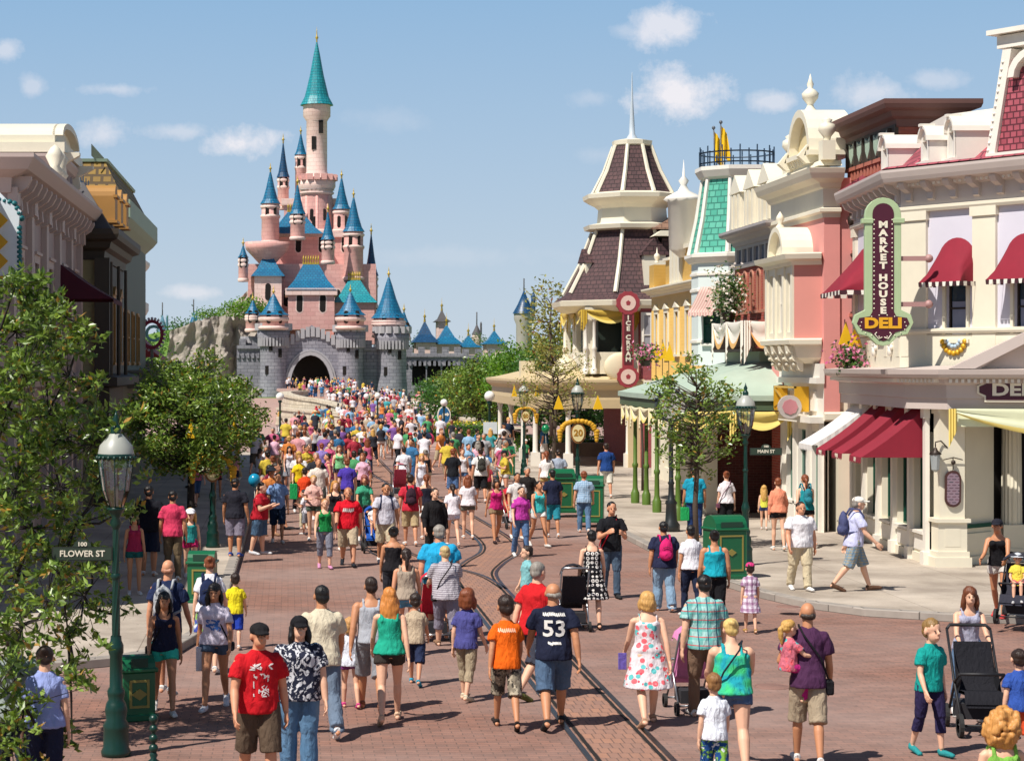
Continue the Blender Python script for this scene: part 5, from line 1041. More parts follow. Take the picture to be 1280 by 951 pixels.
# curtain wall
def crenel(b, fr, u0, u1, z, h=.9, w_=.9, mi=0):
    n = int((u1-u0)/(w_*1.8))
    for i in range(n): u = u0+(u1-u0)*(i+.2)/n; b.box(u, u+w_, -.6, .3, z-.02, z+h)
    b.box(u0, u1, -.62, .32, z-.5, z-.01)
def drum(px, r_px, y0, y1, dy):
    Y = YC+dy; k = Y/F; x = (px-VX)*k; r = r_px*k; z1 = GZ(y1, Y); b = MB(); b.lathe([(r*1.12, -1), (r, 3), (r, z1-2.2), (r*1.2, z1-1), (r*1.2, z1)], x, Y, 28, 0, True, R=r); b.lathe([(r*1.2, z1), (0, z1+.01)], x, Y, 28)
    b.build('wall_tower', STONE, cs); b = MB()
    for i in range(14): a = 2*pi*i/14; b.lathe([(.5, z1-.1), (.5, z1+.85), (0, z1+.86)], x+r*1.12*cos(a), Y+r*1.12*sin(a), 6, 0, False)
    for i in range(28): a = 2*pi*i/28; b.box(x+r*1.1*cos(a)-.14, x+r*1.1*cos(a)+.14, Y+r*1.1*sin(a)-.3, Y+r*1.1*sin(a)+.3, z1-2.3, z1-1.1)
    b.build('crenellation', STONEL, cs)
    b = MB()
    for (a, zz) in ((-pi/2-.5, z1*.4), (-pi/2+.5, z1*.65), (-pi/2-.2, z1*.75)): b.box(x+r*1.0*cos(a)-.25, x+r*1.0*cos(a)+.25, Y+r*1.0*sin(a)-.1, Y+r*1.0*sin(a)+.2, zz-.6, zz+.6)
    b.build('arrow_slit', DARK, cs)
for a in ((342, 17, 0, 412, -2), (438, 16, 0, 414, -2), (490, 18, 0, 416, -1), (316, 10, 0, 428, 4)): drum(*a)
fw = Fr((CX(355), YC-2.5), (CX(424), YC-2.5)); b = MB(fw); L = fw.len; gz = CZ_(488); hgt = CZ_(421)
gate = (L*.48, gz-.6, 5.6, CZ_(444)-gz+.6, 4.2); b.wall(0, L, -1, hgt-1.5, [gate], d=4)
n = 8
b.prism([(0, hgt-1.5), (L, hgt-1.5), (L*.85, hgt-.3), (L*.5, hgt+1.6), (L*.15, hgt-.3)], -.8, 0, 'v'); b.build('gate_wall', STONE, cs)
b = MB(fw); uc, zb, w_, h, ry = gate; n = 14; t = zb+h
for (g0, g1, vv) in ((0, .5, .35), (.55, .8, .2)):
    o_ = [(uc-(w_/2+g1)*cos(pi*k/n), t-ry+(ry+g1)*sin(pi*k/n)) for k in range(n+1)]; i_ = [(uc-(w_/2+g0)*cos(pi*k/n), t-ry+(ry+g0)*sin(pi*k/n)) for k in range(n+1)]
    for k in range(n): b.prism([o_[k], o_[k+1], i_[k+1], i_[k]], -.1, vv, 'v')
    for s_ in (-1, 1): b.box(uc+s_*(w_/2+(g0+g1)/2)-(g1-g0)/2, uc+s_*(w_/2+(g0+g1)/2)+(g1-g0)/2, -.1, vv, zb, t-ry)
for i in range(11): u = L*(i+.3)/11; zz = hgt-1.5+(1.9*sin(pi*(i+.6)/11)); b.box(u, u+.55, -.5, .25, zz-.4, zz+1.0)
b.build('gate_trim', STONEL, cs)
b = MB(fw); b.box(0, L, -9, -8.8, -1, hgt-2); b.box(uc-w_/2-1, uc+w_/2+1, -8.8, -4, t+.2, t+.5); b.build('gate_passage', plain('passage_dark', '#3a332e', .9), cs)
for (p0, p1, yt, dy) in ((296, 328, 436, 2), (452, 476, 438, -1), (505, 580, 446, 8), (575, 640, 448, 14)):
    Y = YC+dy; fr = Fr(((p0-VX)*Y/F, Y), ((p1-VX)*Y/F, Y)); b = MB(fr); z = GZ(yt, Y); ops = []
    if p0 > 500: ops = [(fr.len*q, 1.5, 2.0, 3.6, 1.6) for q in (.25, .5, .75)]
    b.wall(0, fr.len, -1, z, ops, d=.8); crenel(b, fr, 0, fr.len, z+.5)
    for i in range(int(fr.len/.7)): b.box(i*.7, i*.7+.35, 0, .25, z-1.3, z-.6)
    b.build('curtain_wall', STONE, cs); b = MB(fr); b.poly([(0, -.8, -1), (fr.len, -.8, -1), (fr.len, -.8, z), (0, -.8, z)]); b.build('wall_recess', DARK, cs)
# low blue-roofed houses behind the curtain wall
for i, (px0, px1, ye, yt, wy, dy, m, lab) in enumerate(((520, 545, 428, 400, 448, 22, BLUED, 'small pink house with dark blue hip roof just right of the castle wall'), (545, 575, 430, 405, 448, 26, BLUER, 'small pink house with bright blue hip roof behind the crenellated wall'), (548, 560, 402, 386, 430, 40, SLATE, 'narrow house with a grey pyramid roof and lantern behind the blue roofs'), (575, 600, 434, 418, 450, 30, BLUER, 'low house with a blue tent roof near the end of the castle wall'), (608, 632, 430, 412, 450, 40, BLUER, 'blue tent roofed pavilion showing above the green trees'))):
    Y = YC+dy; k = Y/F; x0, x1 = (px0-VX)*k, (px1-VX)*k; h = thing('village_house', ((x0+x1)/2, Y+3, 0), lab, 'house', 'houses behind the castle wall')
    b = MB(); b.box(x0, x1, Y, Y+6, 0, GZ(ye, Y)); b.build('wall', CPINKL, h); b = MB(); c = ((x0+x1)/2, Y+3, GZ(yt, Y)); e = [(x0-.5, Y-.5, GZ(ye, Y)), (x1+.5, Y-.5, GZ(ye, Y)), (x1+.5, Y+6.5, GZ(ye, Y)), (x0-.5, Y+6.5, GZ(ye, Y))]
    for q in range(4): m0 = [tuple(Vector(v_)*.5+Vector(c)*.5-Vector((0, 0, .5))) for v_ in (e[q], e[(q+1) % 4])]; b.poly([e[q], e[(q+1) % 4], m0[1], m0[0]]); b.poly([m0[0], m0[1], c])
    b.build('roof', m, h); b = MB(); b.lathe([(.2, c[2]-.3), (.1, c[2]+.4), (.25, c[2]+.6), (.05, c[2]+.9), (0, c[2]+2)], c[0], c[1], 6); b.build('finial', GOLDR, h)
def far_tower(px, r, yb, ye, yt, Y, lab, wm, rm, n=14):
    k = Y/F; x = (px-VX)*k; t_ = thing('far_tower', (x, Y, 0), lab, 'tower'); r = r*k; b = MB(); b.lathe([(r*.9, -1), (r*.9, GZ(ye, Y)-2), (r*1.15, GZ(ye, Y)-1), (r*1.15, GZ(ye, Y))], x, Y, n); b.build('wall', wm, t_)
    b = MB(); b.lathe([(r*1.3, GZ(ye, Y)), (r*.7, GZ(ye*.6+yt*.4, Y)), (0, GZ(yt, Y))], x, Y, n); b.lathe([(r*.25, GZ(ye, Y)), (r*.25, GZ(ye*.5+yt*.5, Y)+1), (0, GZ(ye*.3+yt*.7, Y)+1)], x+r, Y-r*.5, 8); b.build('roof', rm, t_)
    b = MB(); b.tube([(x, Y, GZ(yt, Y)-1), (x, Y, GZ(yt-14, Y))], .12, 5); b.build('finial', SLATE, t_)
far_tower(655, 11, 440, 392, 362, 380, 'distant beige tower with a dark blue cone roof between the castle and the brown tower', plain('far_beige', '#b3aaa2'), BLUED)
far_tower(203, 6, 460, 415, 392, 420, 'distant slate spire left of the rock hill', plain('far_slate_wall', '#6a8088'), plain('slate_blue', '#4c7484'))
far_tower(242, 4, 460, 404, 388, 430, 'tiny distant blue spire above the grassy slope', plain('far_beige', ''), BLUER)
far_tower(596, 5, 450, 418, 404, 400, 'thin distant turret behind the castle wall above the trees', CPINKL, SLATE)
# rock hill
def rocks(name, x0, x1, y0, y1, hf, m, label, nx=90, nz=50):
    b = MB(); g = []
    for j in range(nz+1):
        row = []
        for i in range(nx+1):
            a = i/nx; c = j/nz; x = x0+(x1-x0)*a; H = hf(a); z = H*c; y = y0+(y1-y0)*c
            nn = noise.fractal(Vector((x*.16, y*.16, z*.1)), 1, 2, 5); rd = abs(noise.noise(Vector((x*.5, z*.08, 3))))
            row.append((x+nn*1.0, y-nn*3.5-rd*2.5, z+(nn*1.6 if c > .05 else -1)))
        g.append(row)
    for j in range(nz):
        for i in range(nx): b.poly([g[j][i], g[j][i+1], g[j+1][i+1], g[j+1][i]])
    b.poly([g[nz][0], g[nz][nx], (x1, y1+14, 0), (x0, y1+14, 0)]); o = b.build(name, m); o.data.shade_flat(); return tag(o, kind='structure')
def rockmat():
    m, t, b = newmat('rock'); tc = t.N('ShaderNodeTexCoord'); mp = t.N('ShaderNodeMapping'); mp.inputs['Scale'].default_value = (1, 1, .25); t.L(tc.outputs['Object'], mp.inputs[0])
    n = t.N('ShaderNodeTexNoise', Scale=.5, Detail=9.0, Roughness=.7); t.L(mp.outputs[0], n.inputs[0]); g = t.N('ShaderNodeNewGeometry'); sp = t.N('ShaderNodeSeparateXYZ'); t.L(g.outputs['Normal'], sp.inputs[0])
    c = t.mix(n.outputs['Fac'], lin('#77706a'), lin('#c6baac')); 
    t.L(c, b.inputs['Base Color']); b.inputs['Roughness'].default_value = .95; bump(t, b, n.outputs['Fac'], 1, .6); return m
RK = rockmat()
def hf(a):
    pts = [(0, 4), (.12, 7.4), (.34, 9.3), (.5, 11), (.66, 13.8), (.78, 16.2), (1, 18)]
    for (p, q), (r, s) in zip(pts, pts[1:]):
        if p <= a <= r: return q+(s-q)*(a-p)/(r-p)
    return 1
rocks('rock_hill', CX(185), CX(345), YC+8, YC+24, hf, RK, '')
rocks('rock_hill', CX(205), CX(325), YC+2, YC+6, lambda a: 8.2+2.4*min(1, a*2), RK, '')
# bridge ramp and its pale stone parapets
RAMPW = [(-6, 196), (16, 196), (9.5, 262), (9.5, 300), (-1.5, 300), (-1.5, 262)]
def rz(y): return 0.012 if y < 150 else min(1.15, (y-150)/112*1.15+.012)
b = MB(); N = 20
for i in range(N):
    ya, yb = 150+112*i/N, 150+112*(i+1)/N; f = lambda y: (4.6-6.1*(y-150)/112, 14.5-5*(y-150)/112); (a0, a1), (c0, c1) = f(ya), f(yb); b.poly([(a0, ya, rz(ya)), (a1, ya, rz(ya)), (c1, yb, rz(yb)), (c0, yb, rz(yb))])
b.poly([(-1.5, 262, 1.162), (9.5, 262, 1.162), (9.5, 299, 1.162), (-1.5, 299, 1.162)]); tag(b.build('bridge_road', PLAZA), kind='structure')
BST = brickmat('bridge_stone', '#cfc3ae', '#bfb29c', '#8f8472', .9, .45, .02, .85, .12, bs=.6)
def parapet(pts, label, h=1.0):
    b = MB(); P = cat(pts, 8)
    for i in range(len(P)-1):
        (x0, y0, z0), (x1, y1, z1) = P[i], P[i+1]; fr = Fr((x0, y0), (x1, y1)); l = fr.len
        for (v0, v1, a, c) in ((-.35, .35, -3, h-.2), (-.45, .45, h-.2, h)):
            q = lambda u, v_, zz: fr.o+fr.U*u+fr.V*v_+Vector((0, 0, (z0 if u == 0 else z1)+zz))
            for s_, vv in ((0, v1), (1, v0)): b.poly([q(0, vv, a), q(l, vv, a), q(l, vv, c), q(0, vv, c)][::1 if s_ == 0 else -1])
            b.poly([q(0, v1, c), q(l, v1, c), q(l, v0, c), q(0, v0, c)])
    return tag(b.build('bridge_parapet', BST), label, 'wall')
def bp(px, py, Y): return (GX(px, Y), Y, GZ(py, Y)-1.0)
parapet([bp(392, 488, 262), bp(362, 489, 200), bp(358, 491, 170), bp(372, 495, 158), bp(405, 500, 153), bp(437, 509, 150)], 'curved pale stone parapet left of the castle gate', 1.0)
parapet([(GX(352, 160), 160, .1), (GX(372, 154), 154, .1), (GX(405, 149), 149, .05), (GX(436, 146), 146, -.1)], 'lower curved pale stone ledge below the gate parapet', 1.0)
parapet([bp(500, 494, 240), bp(530, 505, 185), bp(575, 519, 143), bp(625, 531, 121), bp(650, 536, 112)], 'long pale stone parapet sloping down right of the crowd')
parapet([bp(455, 489, 270), bp(500, 492, 268)], 'short pale parapet at the foot of the castle tower')
# ------------------------------------------------------------ trees and planting
BARK = plain('bark', '#4e4238', .9, .3, 14, .6); BARKD = plain('dark_bark', '#2c2622', .9, .3, 14, .6)
LF1 = leafmat('magnolia_leaf', '#37521e', '#8ca54a', .25, .3, '#a8843c'); LF2 = leafmat('young_leaf', '#3c6a20', '#7da038', .35, .4); LF3 = leafmat('dry_leaf', '#6f7a3a', '#a69d56', .3, .45, '#8a5a34'); LF4 = leafmat('dark_leaf', '#2f5522', '#4f7a30', .3, .45)
def leafquad(b, p, rng, L, W, up=.3, mi=0):
    d = Vector((rng.gauss(0, 1), rng.gauss(0, 1), rng.gauss(up, .7))).normalized(); s = d.cross(Vector((rng.gauss(0, 1), rng.gauss(0, 1), rng.gauss(0, 1)))).normalized(); n = d.cross(s); l = L*rng.uniform(.7, 1.2); w_ = W*rng.uniform(.7, 1.2)
    q = [p, p+d*l*.45+s*w_*.5+n*w_*.12, p+d*l, p+d*l*.45-s*w_*.5+n*w_*.12]; i = len(b.V); b.V += q; b.Fs.append((i, i+1, i+2, i+3)); b.M.append(mi); b.S.append(False); b.UV.append([(0, 0), (1, 0), (1, 1), (0, 1)])
def tree(name, x, y, z0, h, cr, zc, rz_, label, lm=LF1, bark=BARK, leaf=(.11, .05), ntips=140, per=26, spread=.16, tr=.09, seed=1, bare=.0, group=None, cat='tree', squash=1.0):
    rng = random.Random(seed); t_ = thing(name, (x, y, z0), label, cat, group); tb_ = MB(); top = zc+rz_*.5
    tp = [Vector((x, y, z0)), Vector((x+rng.uniform(-.05, .05), y, z0+(zc-rz_-z0)*.6)), Vector((x+rng.uniform(-.1, .1), y+rng.uniform(-.1, .1), max(z0+.3, zc-rz_*.6))), Vector((x+rng.uniform(-.12, .12)*cr, y, zc)), Vector((x, y, zc+rz_*.7))]
    tb_.tube(tp, [tr*1.15, tr, tr*.85, tr*.5, tr*.15], 8)
    tips = []
    for i in range(ntips):
        while True:
            v_ = Vector((rng.uniform(-1, 1), rng.uniform(-1, 1), rng.uniform(-1, 1)))
            if .2 < v_.length < 1: break
        if v_.length < .55 and rng.random() < .55: v_ = v_.normalized()*rng.uniform(.7, 1)
        lump = 1+.28*noise.noise(Vector((v_.x*1.9+seed, v_.y*1.9, v_.z*1.9))); p = Vector((x+v_.x*cr*lump, y+v_.y*cr*squash*lump, zc+v_.z*rz_*lump)); tips.append(p)
    lims = []
    for i, p in enumerate(tips):
        if i % 3 == 0 or bare:
            k = min(.98, max(.3, (p.z-.35*rz_-z0)/(top-z0))); zt = z0+(zc+rz_*.6-z0)*min(k, 1); base = Vector((x, y, max(zc-rz_*.8, min(p.z-.3*cr, zc+rz_*.5)))); mid = base.lerp(p, .5)+Vector((rng.uniform(-.1, .1)*cr, rng.uniform(-.1, .1)*cr, -.05*cr)); tb_.tube([base, mid, p], [tr*.32, tr*.2, tr*.07], 5, cap=False)
    tb_.build('trunk', bark, t_)
    lb = MB()
    for p in tips:
        for k in range(per):
            q = p+Vector((rng.gauss(0, spread), rng.gauss(0, spread), rng.gauss(0, spread*.75))); leafquad(lb, q, rng, *leaf)
    lb.build('crown', lm, t_, weld=False); return t_
# foreground magnolia at the left edge, built of arching limbs
def front_tree():
    rng = random.Random(5); Y = 23.6; k = Y/F; x0, y0 = -4.3, 23.9
    t_ = thing('magnolia_tree', (x0, y0, 0), 'large glossy-leaved tree in the left foreground reaching over the street lamp', 'tree'); tb_ = MB(); lb = MB()
    tb_.tube([(x0, y0, 0), (x0+.1, y0, 1), (x0+.1, y0, 2.6), (x0+.35, y0-.1, 4.6)], [.13, .11, .09, .03], 10)
    clumps = [(20, 355, 25, 12), (45, 380, 34, 20), (80, 395, 30, 12), (20, 415, 40, 26), (65, 425, 42, 24), (100, 420, 20, 6), (30, 465, 50, 34), (85, 470, 45, 16), (10, 510, 40, 20), (60, 520, 50, 22), (110, 500, 30, 7), (115, 555, 45, 26), (80, 545, 35, 16), (140, 530, 16, 5), (30, 560, 40, 22), (20, 610, 45, 26), (75, 610, 50, 28), (125, 600, 32, 10), (40, 660, 50, 34), (95, 655, 40, 18), (150, 640, 22, 4), (70, 700, 50, 26), (20, 720, 40, 24), (115, 700, 30, 12), (60, 750, 45, 20), (105, 745, 40, 18), (130, 765, 24, 8), (150, 760, 18, 5), (30, 780, 40, 16), (85, 790, 25, 8), (10, 830, 30, 14), (60, 850, 26, 8), (95, 845, 22, 7), (30, 880, 35, 16), (75, 900, 24, 6), (15, 930, 35, 12), (60, 940, 24, 8), (90, 935, 12, 3), (-30, 450, 60, 30), (-30, 600, 60, 30), (-30, 760, 60, 30), (-30, 900, 60, 26)]
    nodes = [Vector((x0+.1, y0, z)) for z in (.9, 1.6, 2.3, 3, 3.7, 4.3)]
    for (px, py, r, n) in sorted(clumps):
        Yc = Y+rng.uniform(-.35, 1.2)-(.9 if px < 60 else 0)-(3.6 if px < 80 and py > 740 else 0); c = Vector(((px-VX)*Yc/F, Yc, GZ(py, Yc)))
        a = min(nodes, key=lambda q: (q-c).length+(.35 if q.z > c.z+.1 else 0)); m1 = a.lerp(c, .5)+Vector((rng.uniform(-.06, .06), rng.uniform(-.06, .06), -.06)); tb_.tube([a, m1, c], [.02, .015, .008], 6, cap=False); nodes.append(c)
        for i in range(int(n*(1.1 if py < 640 else .75))):
            v_ = Vector((rng.gauss(0, .55), rng.gauss(0, .5), rng.gauss(0, .55)))*r*k*1.05; p = c+v_; tb_.tube([c.lerp(p, .1), p], [.006, .003], 4, cap=False)
            for j in range(rng.randint(12, 20)): leafquad(lb, p+Vector((rng.gauss(0, .04), rng.gauss(0, .04), rng.gauss(0, .03))), rng, .115, .05, .35)
    tb_.build('trunk', BARKD, t_); lb.build('crown', LF1, t_, weld=False)
front_tree()
def at(px, py, z=0): Y = GY(py, z); return GX(px, Y), Y
tree('magnolia_tree', -2.25, 48.2, .13, 5, 1.62, 3.02, 1.42, 'dense round-crowned tree on the left pavement over the crowd', LF1, BARKD, (.12, .06), 300, 50, .12, .09, 11)
tree('magnolia_tree', -2.9, 66, .13, 5, 1.5, 3.1, 1.2, 'smaller leafy tree further back on the left pavement beside the canopy', LF1, BARKD, (.13, .06), 190, 28, .2, .08, 13)
tree('magnolia_tree', 9.35, 47.6, .13, 5, 1.12, 3.15, 1.4, 'thin open-branched tree in front of the sage green canopy', LF1, BARK, (.115, .055), 125, 24, .09, .06, 21, bare=1)
tree('magnolia_tree', GX(692, 78), 78, .13, 5, 1.45, 3.7, 1.5, 'sparse brownish tree before the parlour balcony', LF3, BARK, (.13, .055), 95, 18, .15, .07, 24, bare=1)
tree('magnolia_tree', GX(800, 70)*1.0, 69.5, .13, 4, .5, 3.0, .6, 'tiny leafy tree beside the street clock', LF1, BARK, (.1, .045), 30, 16, .1, .04, 29, bare=1)
PT = [(655, 125, 2.5, 3.5, 2.1, LF2, 330, 'bright green tree right of the castle in the plaza'), (600, 128, 2.3, 2.8, 1.65, LF1, 230, 'broad olive-green tree behind the white globe lamps'), (560, 140, 2.0, 1.9, 1.15, LF4, 150, 'small olive tree at the left end of the plaza trees'),
    (632, 150, 2.6, 3.5, 1.7, LF2, 230, 'tall fresh green tree behind the broad olive tree'), (690, 112, 1.4, 6.4, 2.3, LF3, 60, 'brown-green tree beside the shingled tower'), (705, 118, 2.3, 4.2, 2.1, LF1, 300, 'dull green tree behind the parlour balcony'),
    (585, 165, 2.6, 2.6, 1.6, LF1, 200, 'hazy olive tree far back near the castle wall'), (540, 190, 1.6, 1.8, 1.1, LF4, 110, 'small dark tree under the castle wall'), (675, 116, 2.0, 2.9, 1.8, LF4, 260, 'low dark green tree behind the tall globe lamp'), (735, 118, 3.2, 2.4, 1.8, LF4, 240, 'wide dark green tree seen through the parlour porch')]
for i, (px, Y, cr, zc, rz_, lm, nt, lab) in enumerate(PT):
    tree('plaza_tree', GX(px, Y), Y, 0, 5, cr, zc, rz_, lab, lm, BARK, (.26, .13), nt, 22, .34, .13, 40+i, group='trees around the plaza')
tree('hill_bush', CX(308), YC+7, 9, 2, 3.2, 12.4, 1.2, 'bright green bushes on the ledge below the castle turrets', LF2, BARK, (.5, .25), 60, 20, .6, .1, 61, cat='bush')
tree('hill_bush', CX(262), YC+7, 9, 2, 2.6, 11.6, .7, 'thin green bushes on top of the stone ledge at the left', LF2, BARK, (.4, .2), 45, 16, .5, .1, 62, cat='bush')
tree('hill_bush', CX(478), YC+28, 4, 3, 2.0, 11, 3, 'dark bushes between the castle towers', LF4, BARK, (.5, .25), 60, 18, .6, .1, 64, cat='bush')
for i, (px, py, Y) in enumerate(((150, 425, 250), (172, 432, 240), (525, 432, 360), (600, 430, 380), (225, 412, 330), (500, 440, 340))):
    tree('far_tree', GX(px, Y), Y, 0, 6, 3.2, GZ(py, Y)-1.2, 2.6, ['distant round tree above the left canopy', 'distant low tree beside the round sign', 'distant tree between the blue roofs', 'distant tree under the thin turret', 'distant small tree on the left slope', 'distant tree right of the tallest gate tower'][i], LF4, BARK, (.5, .25), 70, 16, .7, .15, 70+i, group='far trees on the skyline')
b = MB(); H_ = [(-40, 300, 0), (-15, 296, 0), (-15, 330, 3), (-25, 345, 10.5), (-70, 345, 7), (-90, 300, 0)]
b.poly([(-60, 300, 0), (-17, 298, 0), (-9, 330, 12.2), (-24, 345, 9.3), (-80, 350, 6)]); tag(b.build('grass_slope', GRASS), kind='structure')
# hedges and flower planters round the plaza
def hedge(x0, x1, y0, y1, h, label, seed, fl=None, group=None):
    rng = random.Random(seed); t_ = thing('hedge', ((x0+x1)/2, (y0+y1)/2, 0), label, 'hedge', group); b = MB(); n = int(((x1-x0)*(y1-y0)+(x1-x0)*h*2+(y1-y0)*h*2)*75)
    b.box(x0+.12, x1-.12, y0+.12, y1-.12, 0, h-.12); b.build('stems', plain('hedge_core', '#26401a', .9), t_); b = MB()
    for i in range(min(n, 9000)):
        f = rng.random(); p = Vector((rng.uniform(x0, x1), rng.uniform(y0, y1), h)) if f < .4 else (Vector((rng.uniform(x0, x1), y0, rng.uniform(0, h))) if f < .75 else Vector((rng.choice((x0, x1)), rng.uniform(y0, y1), rng.uniform(0, h))))
        leafquad(b, p+Vector((rng.gauss(0, .05), rng.gauss(0, .05), rng.gauss(0, .06))), rng, .13, .07)
    b.build('leaves', LF2, t_, weld=False)
    if fl:
        b = MB()
        for i in range(240): leafquad(b, Vector((rng.uniform(x0, x1), rng.uniform(y0, y1), h+rng.uniform(0, .12))), rng, .16, .12)
        b.build('flowers', fl, t_, weld=False)
    return t_
YF = leafmat('yellow_flower', '#d8b820', '#e6cf4a', .2); PF = leafmat('pink_flower', '#c9558a', '#e8a5c4', .2)
hedge(GX(530, 118), GX(625, 118), 118, 121, .95, 'long flowering hedge with yellow blooms behind the bins', 1, YF)
hedge(GX(648, 100), GX(690, 100), 100, 102, .8, 'short clipped hedge between the globe lamp and the parlour', 2)
hedge(12.9, 18, 98, 100, .9, 'clipped hedge seen through the parlour porch', 3)
hedge(GX(560, 150), GX(640, 150), 150, 153, 1.0, 'far hedge under the plaza trees', 4)
b = MB(); b.box(12.3, 22, 95.9, 96.3, .13, .75); tag(b.build('low_wall', WALK), 'low pale stone kerb wall behind the parlour porch', 'wall')
# white flowering shrub in a pot on the balcony, pink flower basket by the long sign
def shrub(name, p, r, lab, fm_, seed, n=900, base='pot', stem=.3, tall=1.5):
    rng = random.Random(seed); t_ = thing(name, p, lab, 'plant'); b = MB(); b.lathe([(r*.3, p[2]), (r*.45, p[2]+stem), (r*.48, p[2]+stem+.03), (0, p[2]+stem)], p[0], p[1], 12); b.build(base, BRZ, t_); b = MB(); f = MB()
    for i in range(n):
        v_ = Vector((rng.gauss(0, .45), rng.gauss(0, .45), rng.gauss(0, .45)*tall))*r; q = Vector(p)+Vector((0, 0, stem+r*tall*.75))+v_; leafquad(b, q, rng, .11, .06)
        if i % 4 == 0: leafquad(f, q+v_*.15, rng, .1, .09); leafquad(f, q+v_*.15, rng, .1, .09)
    b.build('foliage', LF4, t_, weld=False); f.build('flowers', fm_, t_, weld=False)
WFm = leafmat('white_flower', '#e8dcd4', '#f0e6e0', .2)
shrub('flowering_shrub', (12.75, 60.2, 5.5), .46, 'tall shrub with white flowers standing on the swagged balcony', WFm, 3, 1500)
shrub('flower_basket', (GX(1063, 49), 49, GZ(470, 49)), .38, 'basket of pink flowers beside the bottom of the tall hanging sign', PF, 5, 500, 'urn', .2, .8)
shrub('flower_basket', (10.9, 63.4, GZ(468, 63.4)+.25), .42, 'pink and white flowers at the left end of the sage canopy', PF, 7, 400, 'urn', .15, .7)

# ------------------------------------------------------------ street furniture
LG = plain('lamp_green', '#0a332a', .35, .12, 5, .06); BING = plain('bin_green', '#145f3c', .35, .1, 3, .05); CREAMG = plain('bin_gold_line', '#8f8240', .5); CAPW = plain('lamp_cap_white', '#a4a69e', .4, .08, 4); CAPG = plain('lamp_cap_green', '#2c6a60', .4)
LAMPS = []
def lamp(x, y, z, label, big=False):
    t_ = thing('street_lamp', (x, y, z), label, 'street lamp', 'green lantern street lamps'); LAMPS.append(t_); b = MB()
    b.lathe([(.0, z), (.19, z), (.2, z+.05), (.17, z+.1), (.165, z+.3), (.175, z+.34), (.13, z+.4), (.15, z+.5), (.13, z+.58), (.1, z+.62), (.115, z+.68), (.115, z+.72), (.085, z+.76), (.082, z+1.1), (.1, z+1.14), (.1, z+1.22), (.075, z+1.27), (.07, z+1.32)], x, y, 20); b.build('base', LG, t_)
    b = MB(); N = 16; z0, z1 = z+1.3, z+2.55
    M_ = 12; tw = 2.2
    for j in range(M_):
        for i in range(N):
            q = []
            for (jj, ii) in ((j, i), (j, i+1), (j+1, i+1), (j+1, i)): f = jj/M_; r = (.058-.014*f)*(1 if ii % 2 else .88); a = 2*pi*ii/N+tw*f; q.append((x+r*cos(a), y+r*sin(a), z0+(z1-z0)*f))
            b.poly(q)
    b.lathe([(.06, z+1.95), (.075, z+1.98), (.06, z+2.01)], x, y, 12); b.lathe([(.045, z+2.5), (.08, z+2.56), (.05, z+2.62), (.1, z+2.7), (.13, z+2.73), (0, z+2.74)], x, y, 14); b.build('pole', LG, t_)
    b = MB(); b.lathe([(.1, z+2.74), (.175, z+2.92), (.22, z+3.18), (.225, z+3.3)], x, y, 8, sm=False); b.build('lantern_glass', clearglass(), t_)
    b = MB()
    for i in range(8): a = 2*pi*i/8; b.tube([(x+.1*cos(a), y+.1*sin(a), z+2.74), (x+.176*cos(a), y+.176*sin(a), z+2.92), (x+.222*cos(a), y+.222*sin(a), z+3.18), (x+.227*cos(a), y+.227*sin(a), z+3.3)], .007, 4)
    b.lathe([(.24, z+3.28), (.255, z+3.3), (.24, z+3.33)], x, y, 16)
    for i in range(20): a = 2*pi*i/20; b.ball((x+.25*cos(a), y+.25*sin(a), z+3.285), .026, 6, 4)
    b.build('lantern_frame', LG, t_)
    b = MB(); b.lathe([(.24, z+3.33), (.215, z+3.42), (.13, z+3.5), (.08, z+3.55)], x, y, 16); b.build('lantern_cap', CAPW, t_); b = MB(); b.lathe([(.028, z+2.75), (.03, z+2.95), (.0, z+3.0)], x, y, 8); b.build('burner', CAPW, t_)
    b = MB(); b.lathe([(.07, z+3.54), (.075, z+3.6), (.06, z+3.63), (.035, z+3.66), (.05, z+3.7), (.02, z+3.76), (0, z+3.82)], x, y, 12); b.build('lamp_finial', LG, t_); return t_
LM = [(145, 944, 0, 'tall green lamp post in the left foreground half hidden by leaves'), (266, 684, .13, 'green lamp post on the left pavement under the dense tree'), (932, 706, .13, 'green lamp post in front of the dark brick wall on the right pavement'), (722, 622, .13, 'green lamp post carrying the gold swagged anniversary plaque'), (655, 598, 0, 'green lamp post with a second gold plaque further down the street')]
LP = []
for (px, py, z, lab) in LM: Y = GY(py, z); LP.append((GX(px, Y), Y)); lamp(GX(px, Y), Y, z, lab)
for q_ in LAMPS: q_.scale = (.84, .84, 1)
def street_sign(x, y, z, s_, top, label):
    fr = Fr((x-.5, y), (x+.5, y)); t_ = thing('street_sign', (x, y, z), label, 'sign'); b = MB(fr); b.box(.5-.32, .5+.32, -.012, .012, z, z+.13, 1); b.box(.5-.335, .5+.335, -.01, .01, z-.012, z+.142, 0); b.prism([(.5+.1*cos(pi*i/8), z+.14+.08*sin(pi*i/8)) for i in range(9)], -.012, .012, 'v', 1); b.build('plate', [plain('sign_black', '#20261f'), plain('sign_dark_plate', '#2a3a2c')], t_)
    textobj('lettering', s_, .095, LETW, t_, TM(fr, .5, .016, z+.065), .002, 1.0, .002); textobj('lettering', top, .06, LETW, t_, TM(fr, .5, .016, z+.17), .002, 1.2, .002)
street_sign(LP[0][0]-.37, LP[0][1]-.02, GZ(699, LP[0][1]), 'FLOWER ST', '100', 'small street name plate reading FLOWER ST on the left foreground lamp post')
